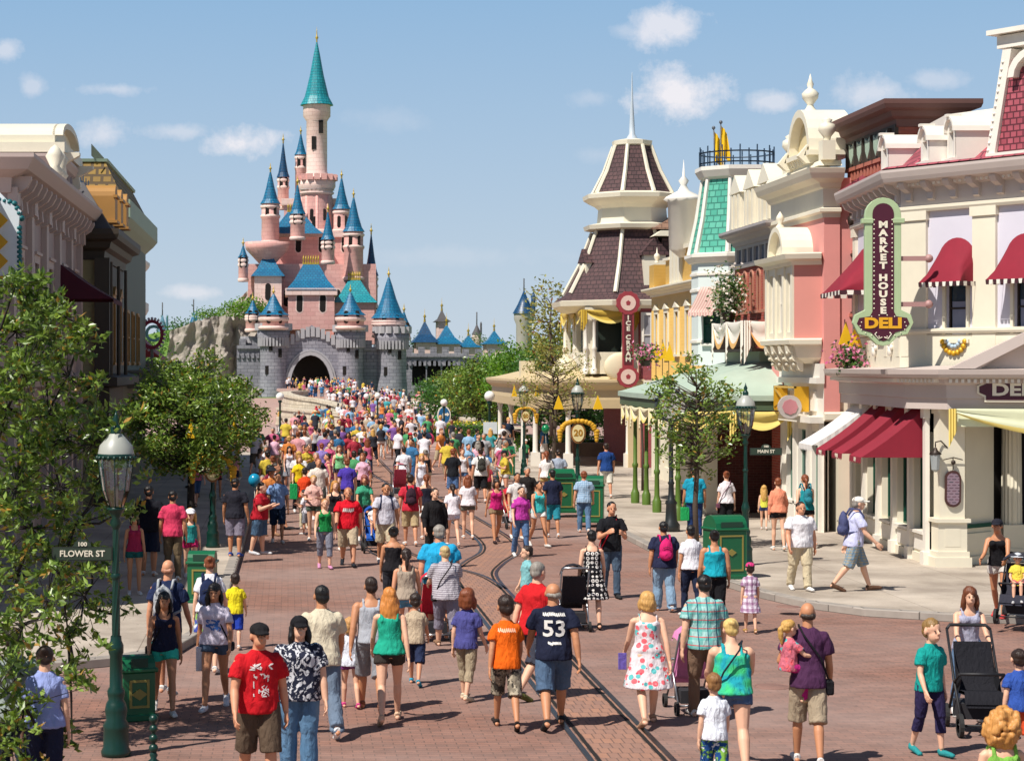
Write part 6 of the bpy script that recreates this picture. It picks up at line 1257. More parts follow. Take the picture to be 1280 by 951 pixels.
street_sign(LP[2][0]+.42, LP[2][1]-.02, GZ(568, LP[2][1]), 'MAIN ST', '100', 'small street name plate on the lamp post by the dark brick wall')
def plaque(x, y, zc, lab, s_=1):
    fr = Fr((x-1, y-.14), (x+1, y-.14)); t_ = thing('anniversary_plaque', (x, y-.14, zc-.3*s_), lab, 'sign', 'gold plaques on the lamp posts'); b = MB(fr)
    b.prism([(1+.24*s_*cos(2*pi*i/20), zc+.33*s_*sin(2*pi*i/20)) for i in range(20)], -.03, .0, 'v', 0); b.prism([(1+.19*s_*cos(2*pi*i/20), zc+.27*s_*sin(2*pi*i/20)) for i in range(20)], .0, .02, 'v', 1); b.build('shield', [plain('plaque_rim', '#8a5a28', .5), plain('plaque_cream', '#e0d09a', .5)], t_)
    textobj('lettering', '20', .28*s_, plain('plaque_gold', '#a87818', .4), t_, TM(fr, 1, .025, zc), .004, 1, .008); b = MB(fr)
    for i in range(13): a = pi*i/12; b.ball((1+.5*s_*cos(a), .0, zc+.14+.24*s_*sin(a)), ((.085+.02*(i % 2))*s_, .07, .08*s_), 8, 6)
    for s2 in (-1, 1):
        for k in range(4): b.ball((1+s2*.58*s_, 0, zc+.05-.09*k), (.11-.015*k, .07, .08), 7, 5)
    b.build('gold_swag', plain('swag_gold', '#c9981c', .7, .25, 8, .4), t_)
    for s2 in (-1, 1): b = MB(fr); b.prism([(1+s2*.62*s_-.15*s_, zc+.75), (1+s2*.62*s_+.16*s_, zc+.75), (1+s2*.62*s_, zc+1.18)], -.06, .03, 'v'); b.build('pennant', YEL, t_)
plaque(LP[3][0], LP[3][1], GZ(541, LP[3][1]), 'gold swagged plaque numbered 20 on the lamp post before the parlour'); plaque(LP[4][0]+.05, LP[4][1], GZ(520, LP[4][1]), 'further gold swagged plaque left of the parlour tree', .7); plaque(LP[1][0], LP[1][1], GZ(588, LP[1][1]), 'gold swagged plaque on the left lamp among the leaves', .8)
def globe_lamp(px, pyf, pyt, label, z=0, sign=None):
    Y = GY(pyf, z); x = GX(px, Y); k = Y/F; h = GZ(pyt, Y)-z; t_ = thing('globe_lamp', (x, Y, z), label, 'street lamp', 'white globe lamps in the plaza'); b = MB(); s_ = h/4
    b.lathe([(.0, z), (.42*s_, z), (.42*s_, z+.1), (.3*s_, z+.3), (.26*s_, z+.9*s_), (.3*s_, z+1.0*s_), (.12*s_, z+1.15*s_), (.08*s_, z+1.3*s_), (.07*s_, z+h-.75*s_), (.16*s_, z+h-.62*s_), (.1*s_, z+h-.5*s_)], x, Y, 14); b.build('post', LG, t_)
    b = MB(); b.ball((x, Y, z+h-.27*s_), .29*s_, 16, 10); b.build('globe', plain('globe_white', '#ece9e2', .2, .02, 3, 0), t_)
    if sign: b = MB(); b.box(x-.3, x+.3, Y-.3, Y-.26, z+h*.42, z+h*.58); b.build('notice_panel', plain('notice_white', '#d5dde0', .4), t_)
globe_lamp(612, 580, 489, 'largest white globe lamp standing by the green bins', sign=1); globe_lamp(555, 562, 499, 'white globe lamp beside the round blue sign'); globe_lamp(350, 560, 491, 'white globe lamp left of the castle gate'); globe_lamp(472, 545, 491, 'white globe lamp rising out of the crowd on the bridge approach'); globe_lamp(458, 540, 492, 'faint white globe lamp beside the bridge wall')
Y = 110; x = GX(555, Y); t_ = thing('round_blue_sign', (x, Y, 0), 'round blue direction sign on a gold frame below a globe lamp', 'sign'); fr = Fr((x-.5, Y), (x+.5, Y)); b = MB(fr); zc = GZ(519, Y); b.prism([(.5+.36*cos(2*pi*i/20), zc+.5*sin(2*pi*i/20)) for i in range(20)], -.05, .03, 'v', 1); b.prism([(.5+.3*cos(2*pi*i/20), zc+.43*sin(2*pi*i/20)) for i in range(20)], .03, .05, 'v', 0); b.prism([(.42, zc-.15), (.5, zc-.15), (.5, zc), (.66, zc), (.66, zc-.06), (.78, zc+.05), (.66, zc+.16), (.66, zc+.1), (.42, zc+.1)], .05, .06, 'v', 1); b.build('disc', [plain('sign_blue', '#1f5f8c', .4), LETW], t_); b = MB(); b.tube([(x, Y+.05, 0), (x, Y+.05, zc)], .05, 8); b.build('post', LG, t_)
# bins
def bin_(px, py, z, rz, label, s_=1.0):
    Y = GY(py, z); x = GX(px, Y); t_ = thing('litter_bin', (x, Y, z), label, 'litter bin', 'green litter bins', rz=rz); w_, d_, h = .33*s_, .3*s_, .95*s_
    c, s2 = cos(rz), sin(rz); p = lambda u, v_: (x+u*c-v_*s2, Y+u*s2+v_*c)
    fr = Fr(p(-w_, -d_), p(w_, -d_), z); W2 = 2*w_; D2 = 2*d_
    b = MB(fr); b.box(0, W2, -D2, 0, .06, h); b.box(-.03, W2+.03, -D2-.03, .03, 0, .08); b.box(-.03, W2+.03, -D2-.03, .03, h, h+.05); b.build('body', BING, t_, bevel=.012)
    b = MB(fr); n = 8; b.prism([(.0+.02, h+.05)] + [(-d_-(d_)*cos(pi*i/n+pi), h+.05+.26*s_*sin(pi*i/n)) for i in range(n+1)], 0, W2, 'u') if False else b.prism([(-d_+d_*cos(pi*i/n), h+.05+.24*s_*sin(pi*i/n)) for i in range(n+1)], 0, W2, 'u'); b.build('hood', BING, t_)
    b = MB(fr); 
    for (a0, a1, c0, c1) in ((.08, W2-.08, .16, .19), (.08, W2-.08, h-.12, h-.09), (.08, .11, .19, h-.12), (W2-.11, W2-.08, .19, h-.12)): b.box(a0*1, a1, .0, .012, c0, c1)
    b.prism([(w_+.1*cos(2*pi*i/4), h*.55+.07*sin(2*pi*i/4)) for i in range(4)], 0, .014, 'v'); b.build('panel_lines', CREAMG, t_)
    b = MB(fr); b.box(.1, W2-.1, .0, .015, h+.06, h+.17); b.build('flap', plain('flap_dark', '#163a2a'), t_)
bin_(906, 722, .0+.13, .25, 'green litter bin beside the lamp post on the right kerb'); bin_(739, 652, .13, -.2, 'green litter bin behind the man in the checked shirt'); bin_(702, 640, .13, .1, 'green litter bin under the plaque lamp'); bin_(632, 598, 0, 0, 'green litter bin with gold emblem facing the camera near the globe lamp'); bin_(598, 582, 0, .1, 'green litter bin left of the large globe lamp'); bin_(253, 752, .13, -.1, 'green litter bin on the left pavement behind the woman with navy backpack', .72); bin_(169, 898, 0, .35, 'squat dark green bin beside the foreground lamp post', .62)
Y = GY(958); x = GX(192, Y); t_ = thing('bollard', (x, Y, 0), 'short green bollard of stacked balls in the left foreground', 'bollard'); b = MB(); b.lathe([(.07, 0), (.07, .06), (.03, .09), (.045, .13), (.03, .16)], x, Y, 12)
for i, r in enumerate((.052, .05, .046, .05)): b.ball((x, Y, .2+i*.105), (r, r, r*1.0), 12, 8)
b.lathe([(.02, .1), (.02, .5)], x, Y, 8); b.build('post', LG, t_)
# street clock
Y = GY(664, .13); x = GX(839, Y); ck = thing('street_clock', (x, Y, .13), 'round pale-faced clock on a dark iron post before the thin tree', 'clock'); b = MB(); b.lathe([(0, .13), (.22, .13), (.22, .3), (.15, .4), (.13, .8), (.16, .85), (.08, .95), (.065, 1.3), (.09, 1.35), (.06, 1.4), (.05, 2.6), (.1, 2.7), (.05, 2.75)], x, Y, 14); b.build('post', plain('iron_black', '#22282a', .4), ck)
fr = Fr((x-.5, Y), (x+.5, Y)); zc = GZ(508, Y); b = MB(fr); R = .4; b.prism([(.5+R*cos(2*pi*i/28), zc+R*sin(2*pi*i/28)) for i in range(28)], -.12, .12, 'v'); b.box(.44, .56, -.05, .05, zc-R-.25, zc-R+.05)
for i in range(7): a = pi*(i+1)/8; b.ball((.5+.44*cos(a), 0, zc+.44*sin(a)), (.07, .06, .06), 6, 4)
b.build('case', plain('iron_black', ''), ck); b = MB(fr); b.prism([(.5+.33*cos(2*pi*i/28), zc+.33*sin(2*pi*i/28)) for i in range(28)], .12, .13, 'v'); b.build('dial', plain('dial_grey', '#b9b8b0', .35, .25, 5), ck); b = MB(fr)
for i in range(12): a = 2*pi*i/12; b.prism([(.5+.29*cos(a-.04), zc+.29*sin(a-.04)), (.5+.29*cos(a+.04), zc+.29*sin(a+.04)), (.5+.23*cos(a), zc+.23*sin(a))], .13, .135, 'v')
b.prism([(.49, zc), (.51, zc), (.6, zc+.2)], .135, .14, 'v'); b.prism([(.5, zc-.01), (.5, zc+.01), (.32, zc+.02)], .135, .14, 'v'); b.build('hand', plain('iron_black', ''), ck)
# flagpoles on the mint tower, pennants on upper facade
for (px, py, dx, lab) in ((892, 164, -1, 'left yellow flag above the blue roof cresting'), (901, 157, 1, 'right yellow flag above the blue roof cresting')):
    Y = 67; x = GX(px, Y); t_ = thing('flag', (x, Y, 10.5), lab, 'flag', 'yellow flags on the mint tower'); b = MB(); zt = GZ(py-4, Y); b.tube([(x-dx*.05, Y, 10.5), (x, Y, zt)], .02, 6); b.ball((x, Y, zt), .06, 8, 6); b.build('pole', plain('pole_grey', '#5a5f66', .4), t_); b = MB()
    for i in range(5):
        for j in range(6): f = lambda a, c: (x+.02+.3*a/5*(.6+.07*c), Y+.07*sin(a*1.8+c*.5), zt-.1-.16*c-.05*a); b.poly([f(i, j), f(i+1, j), f(i+1, j+1), f(i, j+1)], 0, None, True)
    b.build('cloth', YEL, t_)
for i, (px, py, Y, lab) in enumerate(((1056, 420, 49.6, 'left yellow pennant above the pink flower basket'), (1068, 424, 49.2, 'right yellow pennant above the pink flower basket'), (820, 440, 66.5, 'leftmost yellow pennant over the sage canopy'), (828, 438, 66.3, 'middle yellow pennant over the sage canopy'), (836, 441, 66, 'right yellow pennant over the sage canopy'))):
    x = GX(px, Y); z = GZ(py+8, Y); t_ = thing('pennant', (x, Y, z-.5), lab, 'flag', 'yellow pennants on the facades'); b = MB(); b.tube([(x, Y, z-.6), (x, Y, z+.55)], .012, 5); b.build('pole', BRZ, t_); b = MB(); b.prism([(x-.16, z-.05), (x+.18, z-.05), (x+.02, z+.5)], Y-.05, Y-.02, 'v'); b.build('cloth', YEL, t_)
# wooden frame of the street edge on the left
# ------------------------------------------------------------ people
HZ = 1.478
def pose(lL=(3, 3), lR=(-3, 3), aL=(3, 9, 12, 0), aR=(3, 9, 12, 0), lean=0, head=0, sit=False): return dict(lL=lL, lR=lR, aL=aL, aR=aR, lean=lean, head=head, sit=sit)
# legs: (forward swing, knee bend); arms: (forward swing, outward, elbow, inward turn)
POSES = {'stand': pose((4, 5), (-5, 4), (4, 9, 14, 4), (-4, 10, 18, 4)), 'walk': pose((22, 6), (-15, 24), (-20, 9, 12, 2), (20, 9, 26, 6), .03), 'walk2': pose((-14, 26), (23, 7), (20, 9, 28, 6), (-20, 9, 12, 2), .03), 'step': pose((12, 8), (-9, 14), (-10, 10, 16, 4), (12, 11, 22, 6), .02),
    'push': pose((18, 8), (-12, 20), (34, 6, 38, 4), (34, 6, 38, 4), .08), 'phone': pose((3, 3), (-8, 8), (18, 10, 92, 34), (16, 12, 100, 40), .02, 0), 'hip': pose((4, 4), (-6, 6), (2, 9, 12, 3), (-22, 38, 78, 62)), 'reach': pose((16, 6), (-12, 18), (10, 70, 12, 0), (6, 10, 16, 4)),
    'sit': pose((82, 78), (78, 74), (28, 10, 50, 20), (24, 10, 46, 20), -.05), 'carry': pose((16, 6), (-12, 16), (12, 22, 100, 45), (10, 10, 20, 4), .02), 'lap': pose((64, 84), (60, 80), (60, 30, 30, 20), (40, 16, 40, 20), 0), 'crossed': pose((4, 4), (-4, 4), (14, 12, 88, 40), (10, 12, 84, 40))}
BOD = {'m': dict(sh=.195, ch=1, wa=.15, hip=.165, arm=1.08, leg=1.05, hs=1.05, leng=1), 'w': dict(sh=.168, ch=.9, wa=.128, hip=.178, arm=.86, leg=1, hs=1.03, leng=1), 'h': dict(sh=.205, ch=1.2, wa=.2, hip=.2, arm=1.25, leg=1.25, hs=1.06, leng=1), 'c': dict(sh=.165, ch=.95, wa=.15, hip=.155, arm=1.0, leg=1.0, hs=1.36, leng=.95)}
def skel(kind, ps):
    B = BOD[kind]; P = POSES[ps]; J = {}; hz = .93
    for s_, k, key in ((1, 'L', 'lL'), (-1, 'R', 'lR')):
        a, kb = (radians(v_) for v_ in P[key]); h = Vector((s_*.095, 0, hz)); spread = .03*s_ if not P['sit'] and ps != 'lap' else .06*s_
        kn = h+Vector((spread*.4, -sin(a), -cos(a)))*.44; an = kn+Vector((spread*.2, -sin(a-kb), -cos(a-kb)))*.41
        fa = (a-kb)*.75 if a-kb < 0 else (a-kb)*.3; to = an+Vector((s_*.02, -.185*cos(fa)*1, -.06+.0-.17*sin(-fa)*.9)); he = an+Vector((0, .045*cos(fa), -.065+.05*sin(-fa)*.6))
        J['hip'+k], J['knee'+k], J['ank'+k], J['toe'+k], J['heel'+k] = h, kn, an, to, he
    ln = P['lean']
    L_ = lambda v_: Vector((v_[0], v_[1]-ln*(v_[2]-.95)*3, v_[2]))
    J['L_'] = L_
    for s_, k, key in ((1, 'L', 'aL'), (-1, 'R', 'aR')):
        a, o, e, i = (radians(v_) for v_ in P[key]); S = L_((s_*(B['sh']-.008), 0, 1.352)); d1 = Vector((s_*sin(o), -sin(a)*cos(o), -cos(a)*cos(o))).normalized(); E = S+d1*.285
        d2 = Vector((s_*sin(o-i), -sin(a+e)*cos(o), -cos(a+e)*cos(o))).normalized(); W = E+d2*.25; J['sh'+k], J['elb'+k], J['wri'+k], J['hd'+k] = S, E, W, d2
    if not (P['sit'] or ps == 'lap'):
        mz = min(min(J['toe'+k].z-.018, J['heel'+k].z-.022) for k in 'LR'); J['dz'] = -mz
    else: J['dz'] = 0
    return J
def solid(prims):
    b = MB()
    for p in prims:
        if p[0] == 'b': b.ball(p[1], p[2], p[3] if len(p) > 3 else 12, 8)
        elif p[0] == 't': b.tube(p[1], p[2], p[3] if len(p) > 3 else 10)
        elif p[0] == 'e':      # elliptical stack of rings (x, y, z, rx, ry)
            rings = p[1]; n = 18
            R = [[(c[0]+c[3]*cos(2*pi*i/n), c[1]+c[4]*sin(2*pi*i/n), c[2]) for i in range(n)] for c in rings]
            for j in range(len(R)-1):
                for i in range(n): k = (i+1) % n; b.poly([R[j][i], R[j][k], R[j+1][k], R[j+1][i]], 0, None, True)
            b.poly(list(reversed(R[0]))); b.poly(R[-1])
    return b
def remesh(b, vox, smooth=2, wr=0, seed=0):
    me = bpy.data.meshes.new('tmp'); me.from_pydata([tuple(v_) for v_ in b.V], [], b.Fs); bm = bmesh.new(); bm.from_mesh(me); bmesh.ops.remove_doubles(bm, verts=bm.verts, dist=1e-5); bmesh.ops.recalc_face_normals(bm, faces=bm.faces); bm.to_mesh(me); bm.free()
    o = bpy.data.objects.new('tmp', me); TS.collection.objects.link(o); m = o.modifiers.new('r', 'REMESH'); m.mode = 'VOXEL'; m.voxel_size = vox; m.use_smooth_shade = True
    if smooth: s_ = o.modifiers.new('s', 'SMOOTH'); s_.factor = .5; s_.iterations = smooth
    r = evalmesh(o); bpy.data.objects.remove(o); bpy.data.meshes.remove(me)
    if wr:
        NN = [(v_.co.copy(), v_.normal.copy()) for v_ in r.vertices]; out = []
        for c, nn in NN:
            n = noise.noise(Vector((c.x*10+seed, c.y*10, c.z*4+c.x*3)))+.6*noise.noise(Vector((c.x*24, c.y*24+seed, c.z*14))); out += list(c+nn*n*wr)
        r.vertices.foreach_set('co', out); r.update()
    r.shade_smooth(); return r
VOX = {0: .0105, 1: .02, 2: .034, 3: .055}
_pc = {}
def finish(me, dz):
    me.transform(Matrix.Translation((0, 0, dz))); me.materials.append(None); return me
def body_mesh(kind, ps, lod):
    key = ('body', kind, ps, lod)
    if key in _pc: return _pc[key]
    B = BOD[kind]; J = skel(kind, ps); L_ = J['L_']; A, G = B['arm'], B['leg']; hs = B['hs']; pr = []
    T = lambda z, rx, ry, oy=0: (L_((0, 0, z)).x, L_((0, 0, z)).y+oy, z, rx, ry)
    w_, hp, ch = B['wa'], B['hip'], B['ch']; deep = 1.25 if kind == 'h' else 1
    pr.append(('e', [T(.85, hp*.7, .09*deep), T(.9, hp*.92, .105*deep), T(.97, hp, .115*deep), T(1.06, w_*1.08, .1*deep), T(1.12, w_, .095*deep), T(1.22, .15*ch, .105*deep), T(1.31, .163*ch, .108*deep), T(1.365, B['sh']*.84, .095), T(1.405, B['sh']*.62, .078), T(1.44, .075, .06), T(1.47, .056, .056)]))
    if kind == 'w': pr += [('b', L_((s_*.07, -.085, 1.29)), (.062, .055, .06)) for s_ in (-1, 1)]
    pr += [('b', L_((s_*.08, .042*deep, .91)), (.088, .075*deep, .09)) for s_ in (-1, 1)]
    nk = L_((0, .008, 1.45)); hc = L_((0, -.02, HZ+.105*hs)); pr.append(('t', [nk-Vector((0, 0, .06)), hc-Vector((0, -.02, .03))], [.066, .056]))
    yaw = radians(POSES[ps]['head']); rot = lambda v_: Vector((v_[0]*cos(yaw)-v_[1]*sin(yaw), v_[0]*sin(yaw)+v_[1]*cos(yaw), v_[2]))*hs
    pr += [('b', hc+rot((0, .012, .028)), (.077*hs, .095*hs, .088*hs), 16), ('b', hc+rot((0, -.028, -.04)), (.056*hs, .062*hs, .07*hs), 14), ('t', [hc+rot((0, -.085, .015)), hc+rot((0, -.108, -.022))], [.008*hs, .016*hs], 6), ('b', hc+rot((.078, .008, -.005)), (.012*hs, .02*hs, .032*hs), 8), ('b', hc+rot((-.078, .008, -.005)), (.012*hs, .02*hs, .032*hs), 8), ('b', hc+rot((0, -.08, -.058)), (.026*hs, .016*hs, .012*hs), 8)]
    for k, s_ in (('L', 1), ('R', -1)):
        S, E, W, hd = J['sh'+k], J['elb'+k], J['wri'+k], J['hd'+k]
        pr.append(('b', S+Vector((-s_*.016, 0, -.008)), .055*A)); pr.append(('t', [S, S.lerp(E, .4), E], [.05*A, .05*A, .038*A])); pr.append(('b', E, .039*A)); pr.append(('t', [E, E.lerp(W, .3), W], [.038*A, .04*A, .025*A]))
        ax = hd.cross(Vector((1, 0, 0)));
        if ax.length < .2: ax = Vector((0, 1, 0))
        ax.normalize(); inn = ax.cross(hd).normalized()
        if inn.x*s_ > 0: inn = -inn
        if lod == 0:
            for q in range(4):
                f = q-1.5; kn_ = W+hd*.085+ax*f*.024; ln_ = (.075, .085, .08, .062)[q]; mid = kn_+hd*ln_*.5+ax*f*.004+inn*.008; tp = mid+hd*ln_*.42+inn*.032
                pr.append(('t', [W+ax*f*.012, kn_], [.018, .014], 8)); pr.append(('t', [kn_, mid, tp], [.0105, .0098, .0082], 6)); pr.append(('b', tp, .0085, 6))
            tb_ = W+hd*.03-ax*.02; pr.append(('t', [tb_, tb_+hd*.035-ax*.022+inn*.008, tb_+hd*.07-ax*.026+inn*.02], [.015, .012, .009], 6)) ; pr.append(('b', W+hd*.045, .022))
        else: pr.append(('t', [W, W+hd*.07, W+hd*.15+inn*.02], [.022, .034, .02], 6))
        h, kn, an, to, he = J['hip'+k], J['knee'+k], J['ank'+k], J['toe'+k], J['heel'+k]
        pr.append(('b', h+Vector((s_*.005, .01, -.02)), .088*G)); pr.append(('t', [h, h.lerp(kn, .35), kn], [.088*G, .08*G, .052*G])); pr.append(('b', kn, .053*G)); pr.append(('t', [kn, kn.lerp(an, .3)+Vector((0, .014, 0)), an], [.05*G, .055*G, .033*G]))
        pr.append(('t', [an, he+Vector((0, .005, .02)), (he+to)/2+Vector((0, 0, .012)), to], [.034, .036, .038, .025], 8)); pr.append(('b', to, (.04, .03, .02), 8)); pr.append(('b', he, .03, 8))
    me = finish(remesh(solid(pr), VOX[lod], 2 if lod == 0 else 1), J['dz']); _pc[key] = me
    me['top'] = hc.z+.118*hs+J['dz']; return me
def headpos(kind, ps): J = skel(kind, ps); return J['L_']((0, -.02, HZ+.105*BOD[kind]['hs']))+Vector((0, 0, J['dz'])), radians(POSES[ps]['head'])
def top_mesh(kind, ps, lod, ty):
    key = ('top', kind, ps, lod, ty)
    if key in _pc: return _pc[key]
    B = BOD[kind]; J = skel(kind, ps); L_ = J['L_']; w_, hp, ch = B['wa'], B['hip'], B['ch']; deep = 1.25 if kind == 'h' else 1; dress = ty in ('dress', 'sundress'); loose = .03 if ty in ('tee', 'long') else .014
    T = lambda z, rx, ry, oy=0: (0, L_((0, 0, z)).y+oy, z, rx, ry); pr = []
    hem = .84 if ty == 'tee' and kind != 'w' else .9
    st = [T(hem, hp+loose+.014, .14*deep+loose, .014), T(.93, hp+loose+.006, .136*deep+loose, .014), T(.99, hp+loose-.004, .124*deep+loose, .006), T(1.08, w_+loose*1.15, .104*deep+loose), T(1.15, w_+loose+.004, .1*deep+loose), T(1.24, .15*ch+loose, .108*deep+loose), T(1.31, .166*ch+loose*.8, .114*deep+loose*.8)]
    if dress: st = [T(.52, hp+.12, hp+.07), T(.62, hp+.1, hp+.04), T(.8, hp+.05, .16), T(.95, hp+.018, .13)]+st[2:]
    if ty == 'strapless': st.append(T(1.345, .15*ch+.008, .1))
    elif ty in ('tank', 'sundress'):
        st += [T(1.345, .158*ch+.006, .108)]
        for s_ in (-1, 1): pr.append(('t', [L_((s_*.085, -.098, 1.3)), L_((s_*.095, -.088, 1.37)), L_((s_*.1, -.02, 1.432)), L_((s_*.1, .05, 1.41)), L_((s_*.09, .098, 1.3))], [.022 if ty == 'tank' else .012]*5, 8))
    else: st += [T(1.365, B['sh']*.86+.012, .103+loose*.3), T(1.41, B['sh']*.66+.008, .09), T(1.445, .088, .074), T(1.46, .07, .066)]
    pr.append(('e', st))
    if kind == 'w': pr += [('b', L_((s_*.07, -.088, 1.29)), (.07, .06, .065)) for s_ in (-1, 1)]
    if ty in ('tee', 'long', 'dress'):
        fr = .62 if ty != 'long' else 1.0; A = B['arm']
        for k, s_ in (('L', 1), ('R', -1)):
            S, E, W = J['sh'+k], J['elb'+k], J['wri'+k]; x = .016 if kind == 'w' else .026
            pr.append(('b', S+Vector((-s_*.022, 0, -.006)), .06*A+.012)); pr.append(('t', [S+Vector((-s_*.024, 0, -.012)), S.lerp(E, fr*.5), S.lerp(E, fr)], [.06*A+.009, .055*A+x*.85, .052*A+x*1.15]))
            if ty == 'long': pr.append(('b', E, .05*A+x*.6)); pr.append(('t', [E, E.lerp(W, .95)], [.045*A+x*.6, .034*A+x*.5]))
    me = finish(remesh(solid(pr), max(.014, VOX[lod]), 1, .011 if lod < 2 else 0, len(_pc)), J['dz']); _pc[key] = me; return me
def bot_mesh(kind, ps, lod, ty):
    key = ('bot', kind, ps, lod, ty)
    if key in _pc: return _pc[key]
    B = BOD[kind]; J = skel(kind, ps); L_ = J['L_']; hp = B['hip']; deep = 1.25 if kind == 'h' else 1; G = B['leg']; pr = []; x = .016
    T = lambda z, rx, ry, oy=0: (0, L_((0, 0, z)).y+oy, z, rx, ry)
    if ty == 'skirt': pr.append(('e', [T(.6, hp+.07, .19), T(.7, hp+.055, .17), T(.84, hp+.03, .145), T(.96, hp+.012, .13*deep), T(1.03, hp*.9, .118*deep)]))
    else:
        pr.append(('e', [T(.86, hp*.86, .12*deep, .008), T(.93, hp+x, .128*deep, .008), T(.99, hp+x*.6, .124*deep), T(1.03, hp*.92, .115*deep)])); pr += [('b', (s_*.078, .045*deep, .905), (.098, .082*deep, .095)) for s_ in (-1, 1)]
        fr = {'short': .36, 'shorts': .9, 'capri': 1, 'long': 1, 'baggy': 1}[ty]
        for k in 'LR':
            h, kn, an = J['hip'+k], J['knee'+k], J['ank'+k]; e = h.lerp(kn, fr); lo = .03 if ty == 'shorts' else (.012 if ty == 'short' else .01)
            pr.append(('b', h+Vector((0, .01, -.02)), .098*G)); pr.append(('t', [h, h.lerp(kn, fr*.5), e], [.1*G, (.092 if ty != 'short' else .098)*G+lo*.5, ((.07 if fr > .5 else .09)*G+lo)]))
            if ty in ('capri', 'long', 'baggy'):
                e2 = kn.lerp(an, .5 if ty == 'capri' else .97); q = {'capri': .014, 'long': .012, 'baggy': .026}[ty]; pr.append(('b', kn, .062*G+q*.4)); pr.append(('t', [kn, kn.lerp(e2, .5)+Vector((0, .008, 0)), e2], [.06*G+q*.5, .058*G+q, (.05 if ty != 'capri' else .058)*G+q]))
                if ty != 'capri': pr.append(('t', [e2, e2+Vector((0, -.02, -.03))], [.052*G+q, .058*G+q]))
            elif fr > .5: pr.append(('t', [e, kn.lerp(an, .1)], [.07*G+lo, .072*G+lo]))
    me = finish(remesh(solid(pr), max(.014, VOX[lod]), 1, .01 if lod < 2 else 0, len(_pc)+3), J['dz']); _pc[key] = me; return me
def shoe_mesh(kind, ps, lod):
    key = ('shoe', kind, ps, lod)
    if key in _pc: return _pc[key]
    J = skel(kind, ps); pr = []
    for k in 'LR':
        an, to, he = J['ank'+k], J['toe'+k], J['heel'+k]; pr.append(('t', [an+Vector((0, 0, -.02)), he+Vector((0, 0, .022))], [.042, .044], 10)); pr.append(('t', [he+Vector((0, .006, .012)), (he+to)/2+Vector((0, 0, .016)), to+Vector((0, 0, .006))], [.04, .044, .034], 10)); pr.append(('b', to+Vector((0, -.008, .004)), (.045, .04, .03), 10))
    me = finish(remesh(solid(pr), max(.012, VOX[lod]*.8), 1), J['dz']); _pc[key] = me; return me
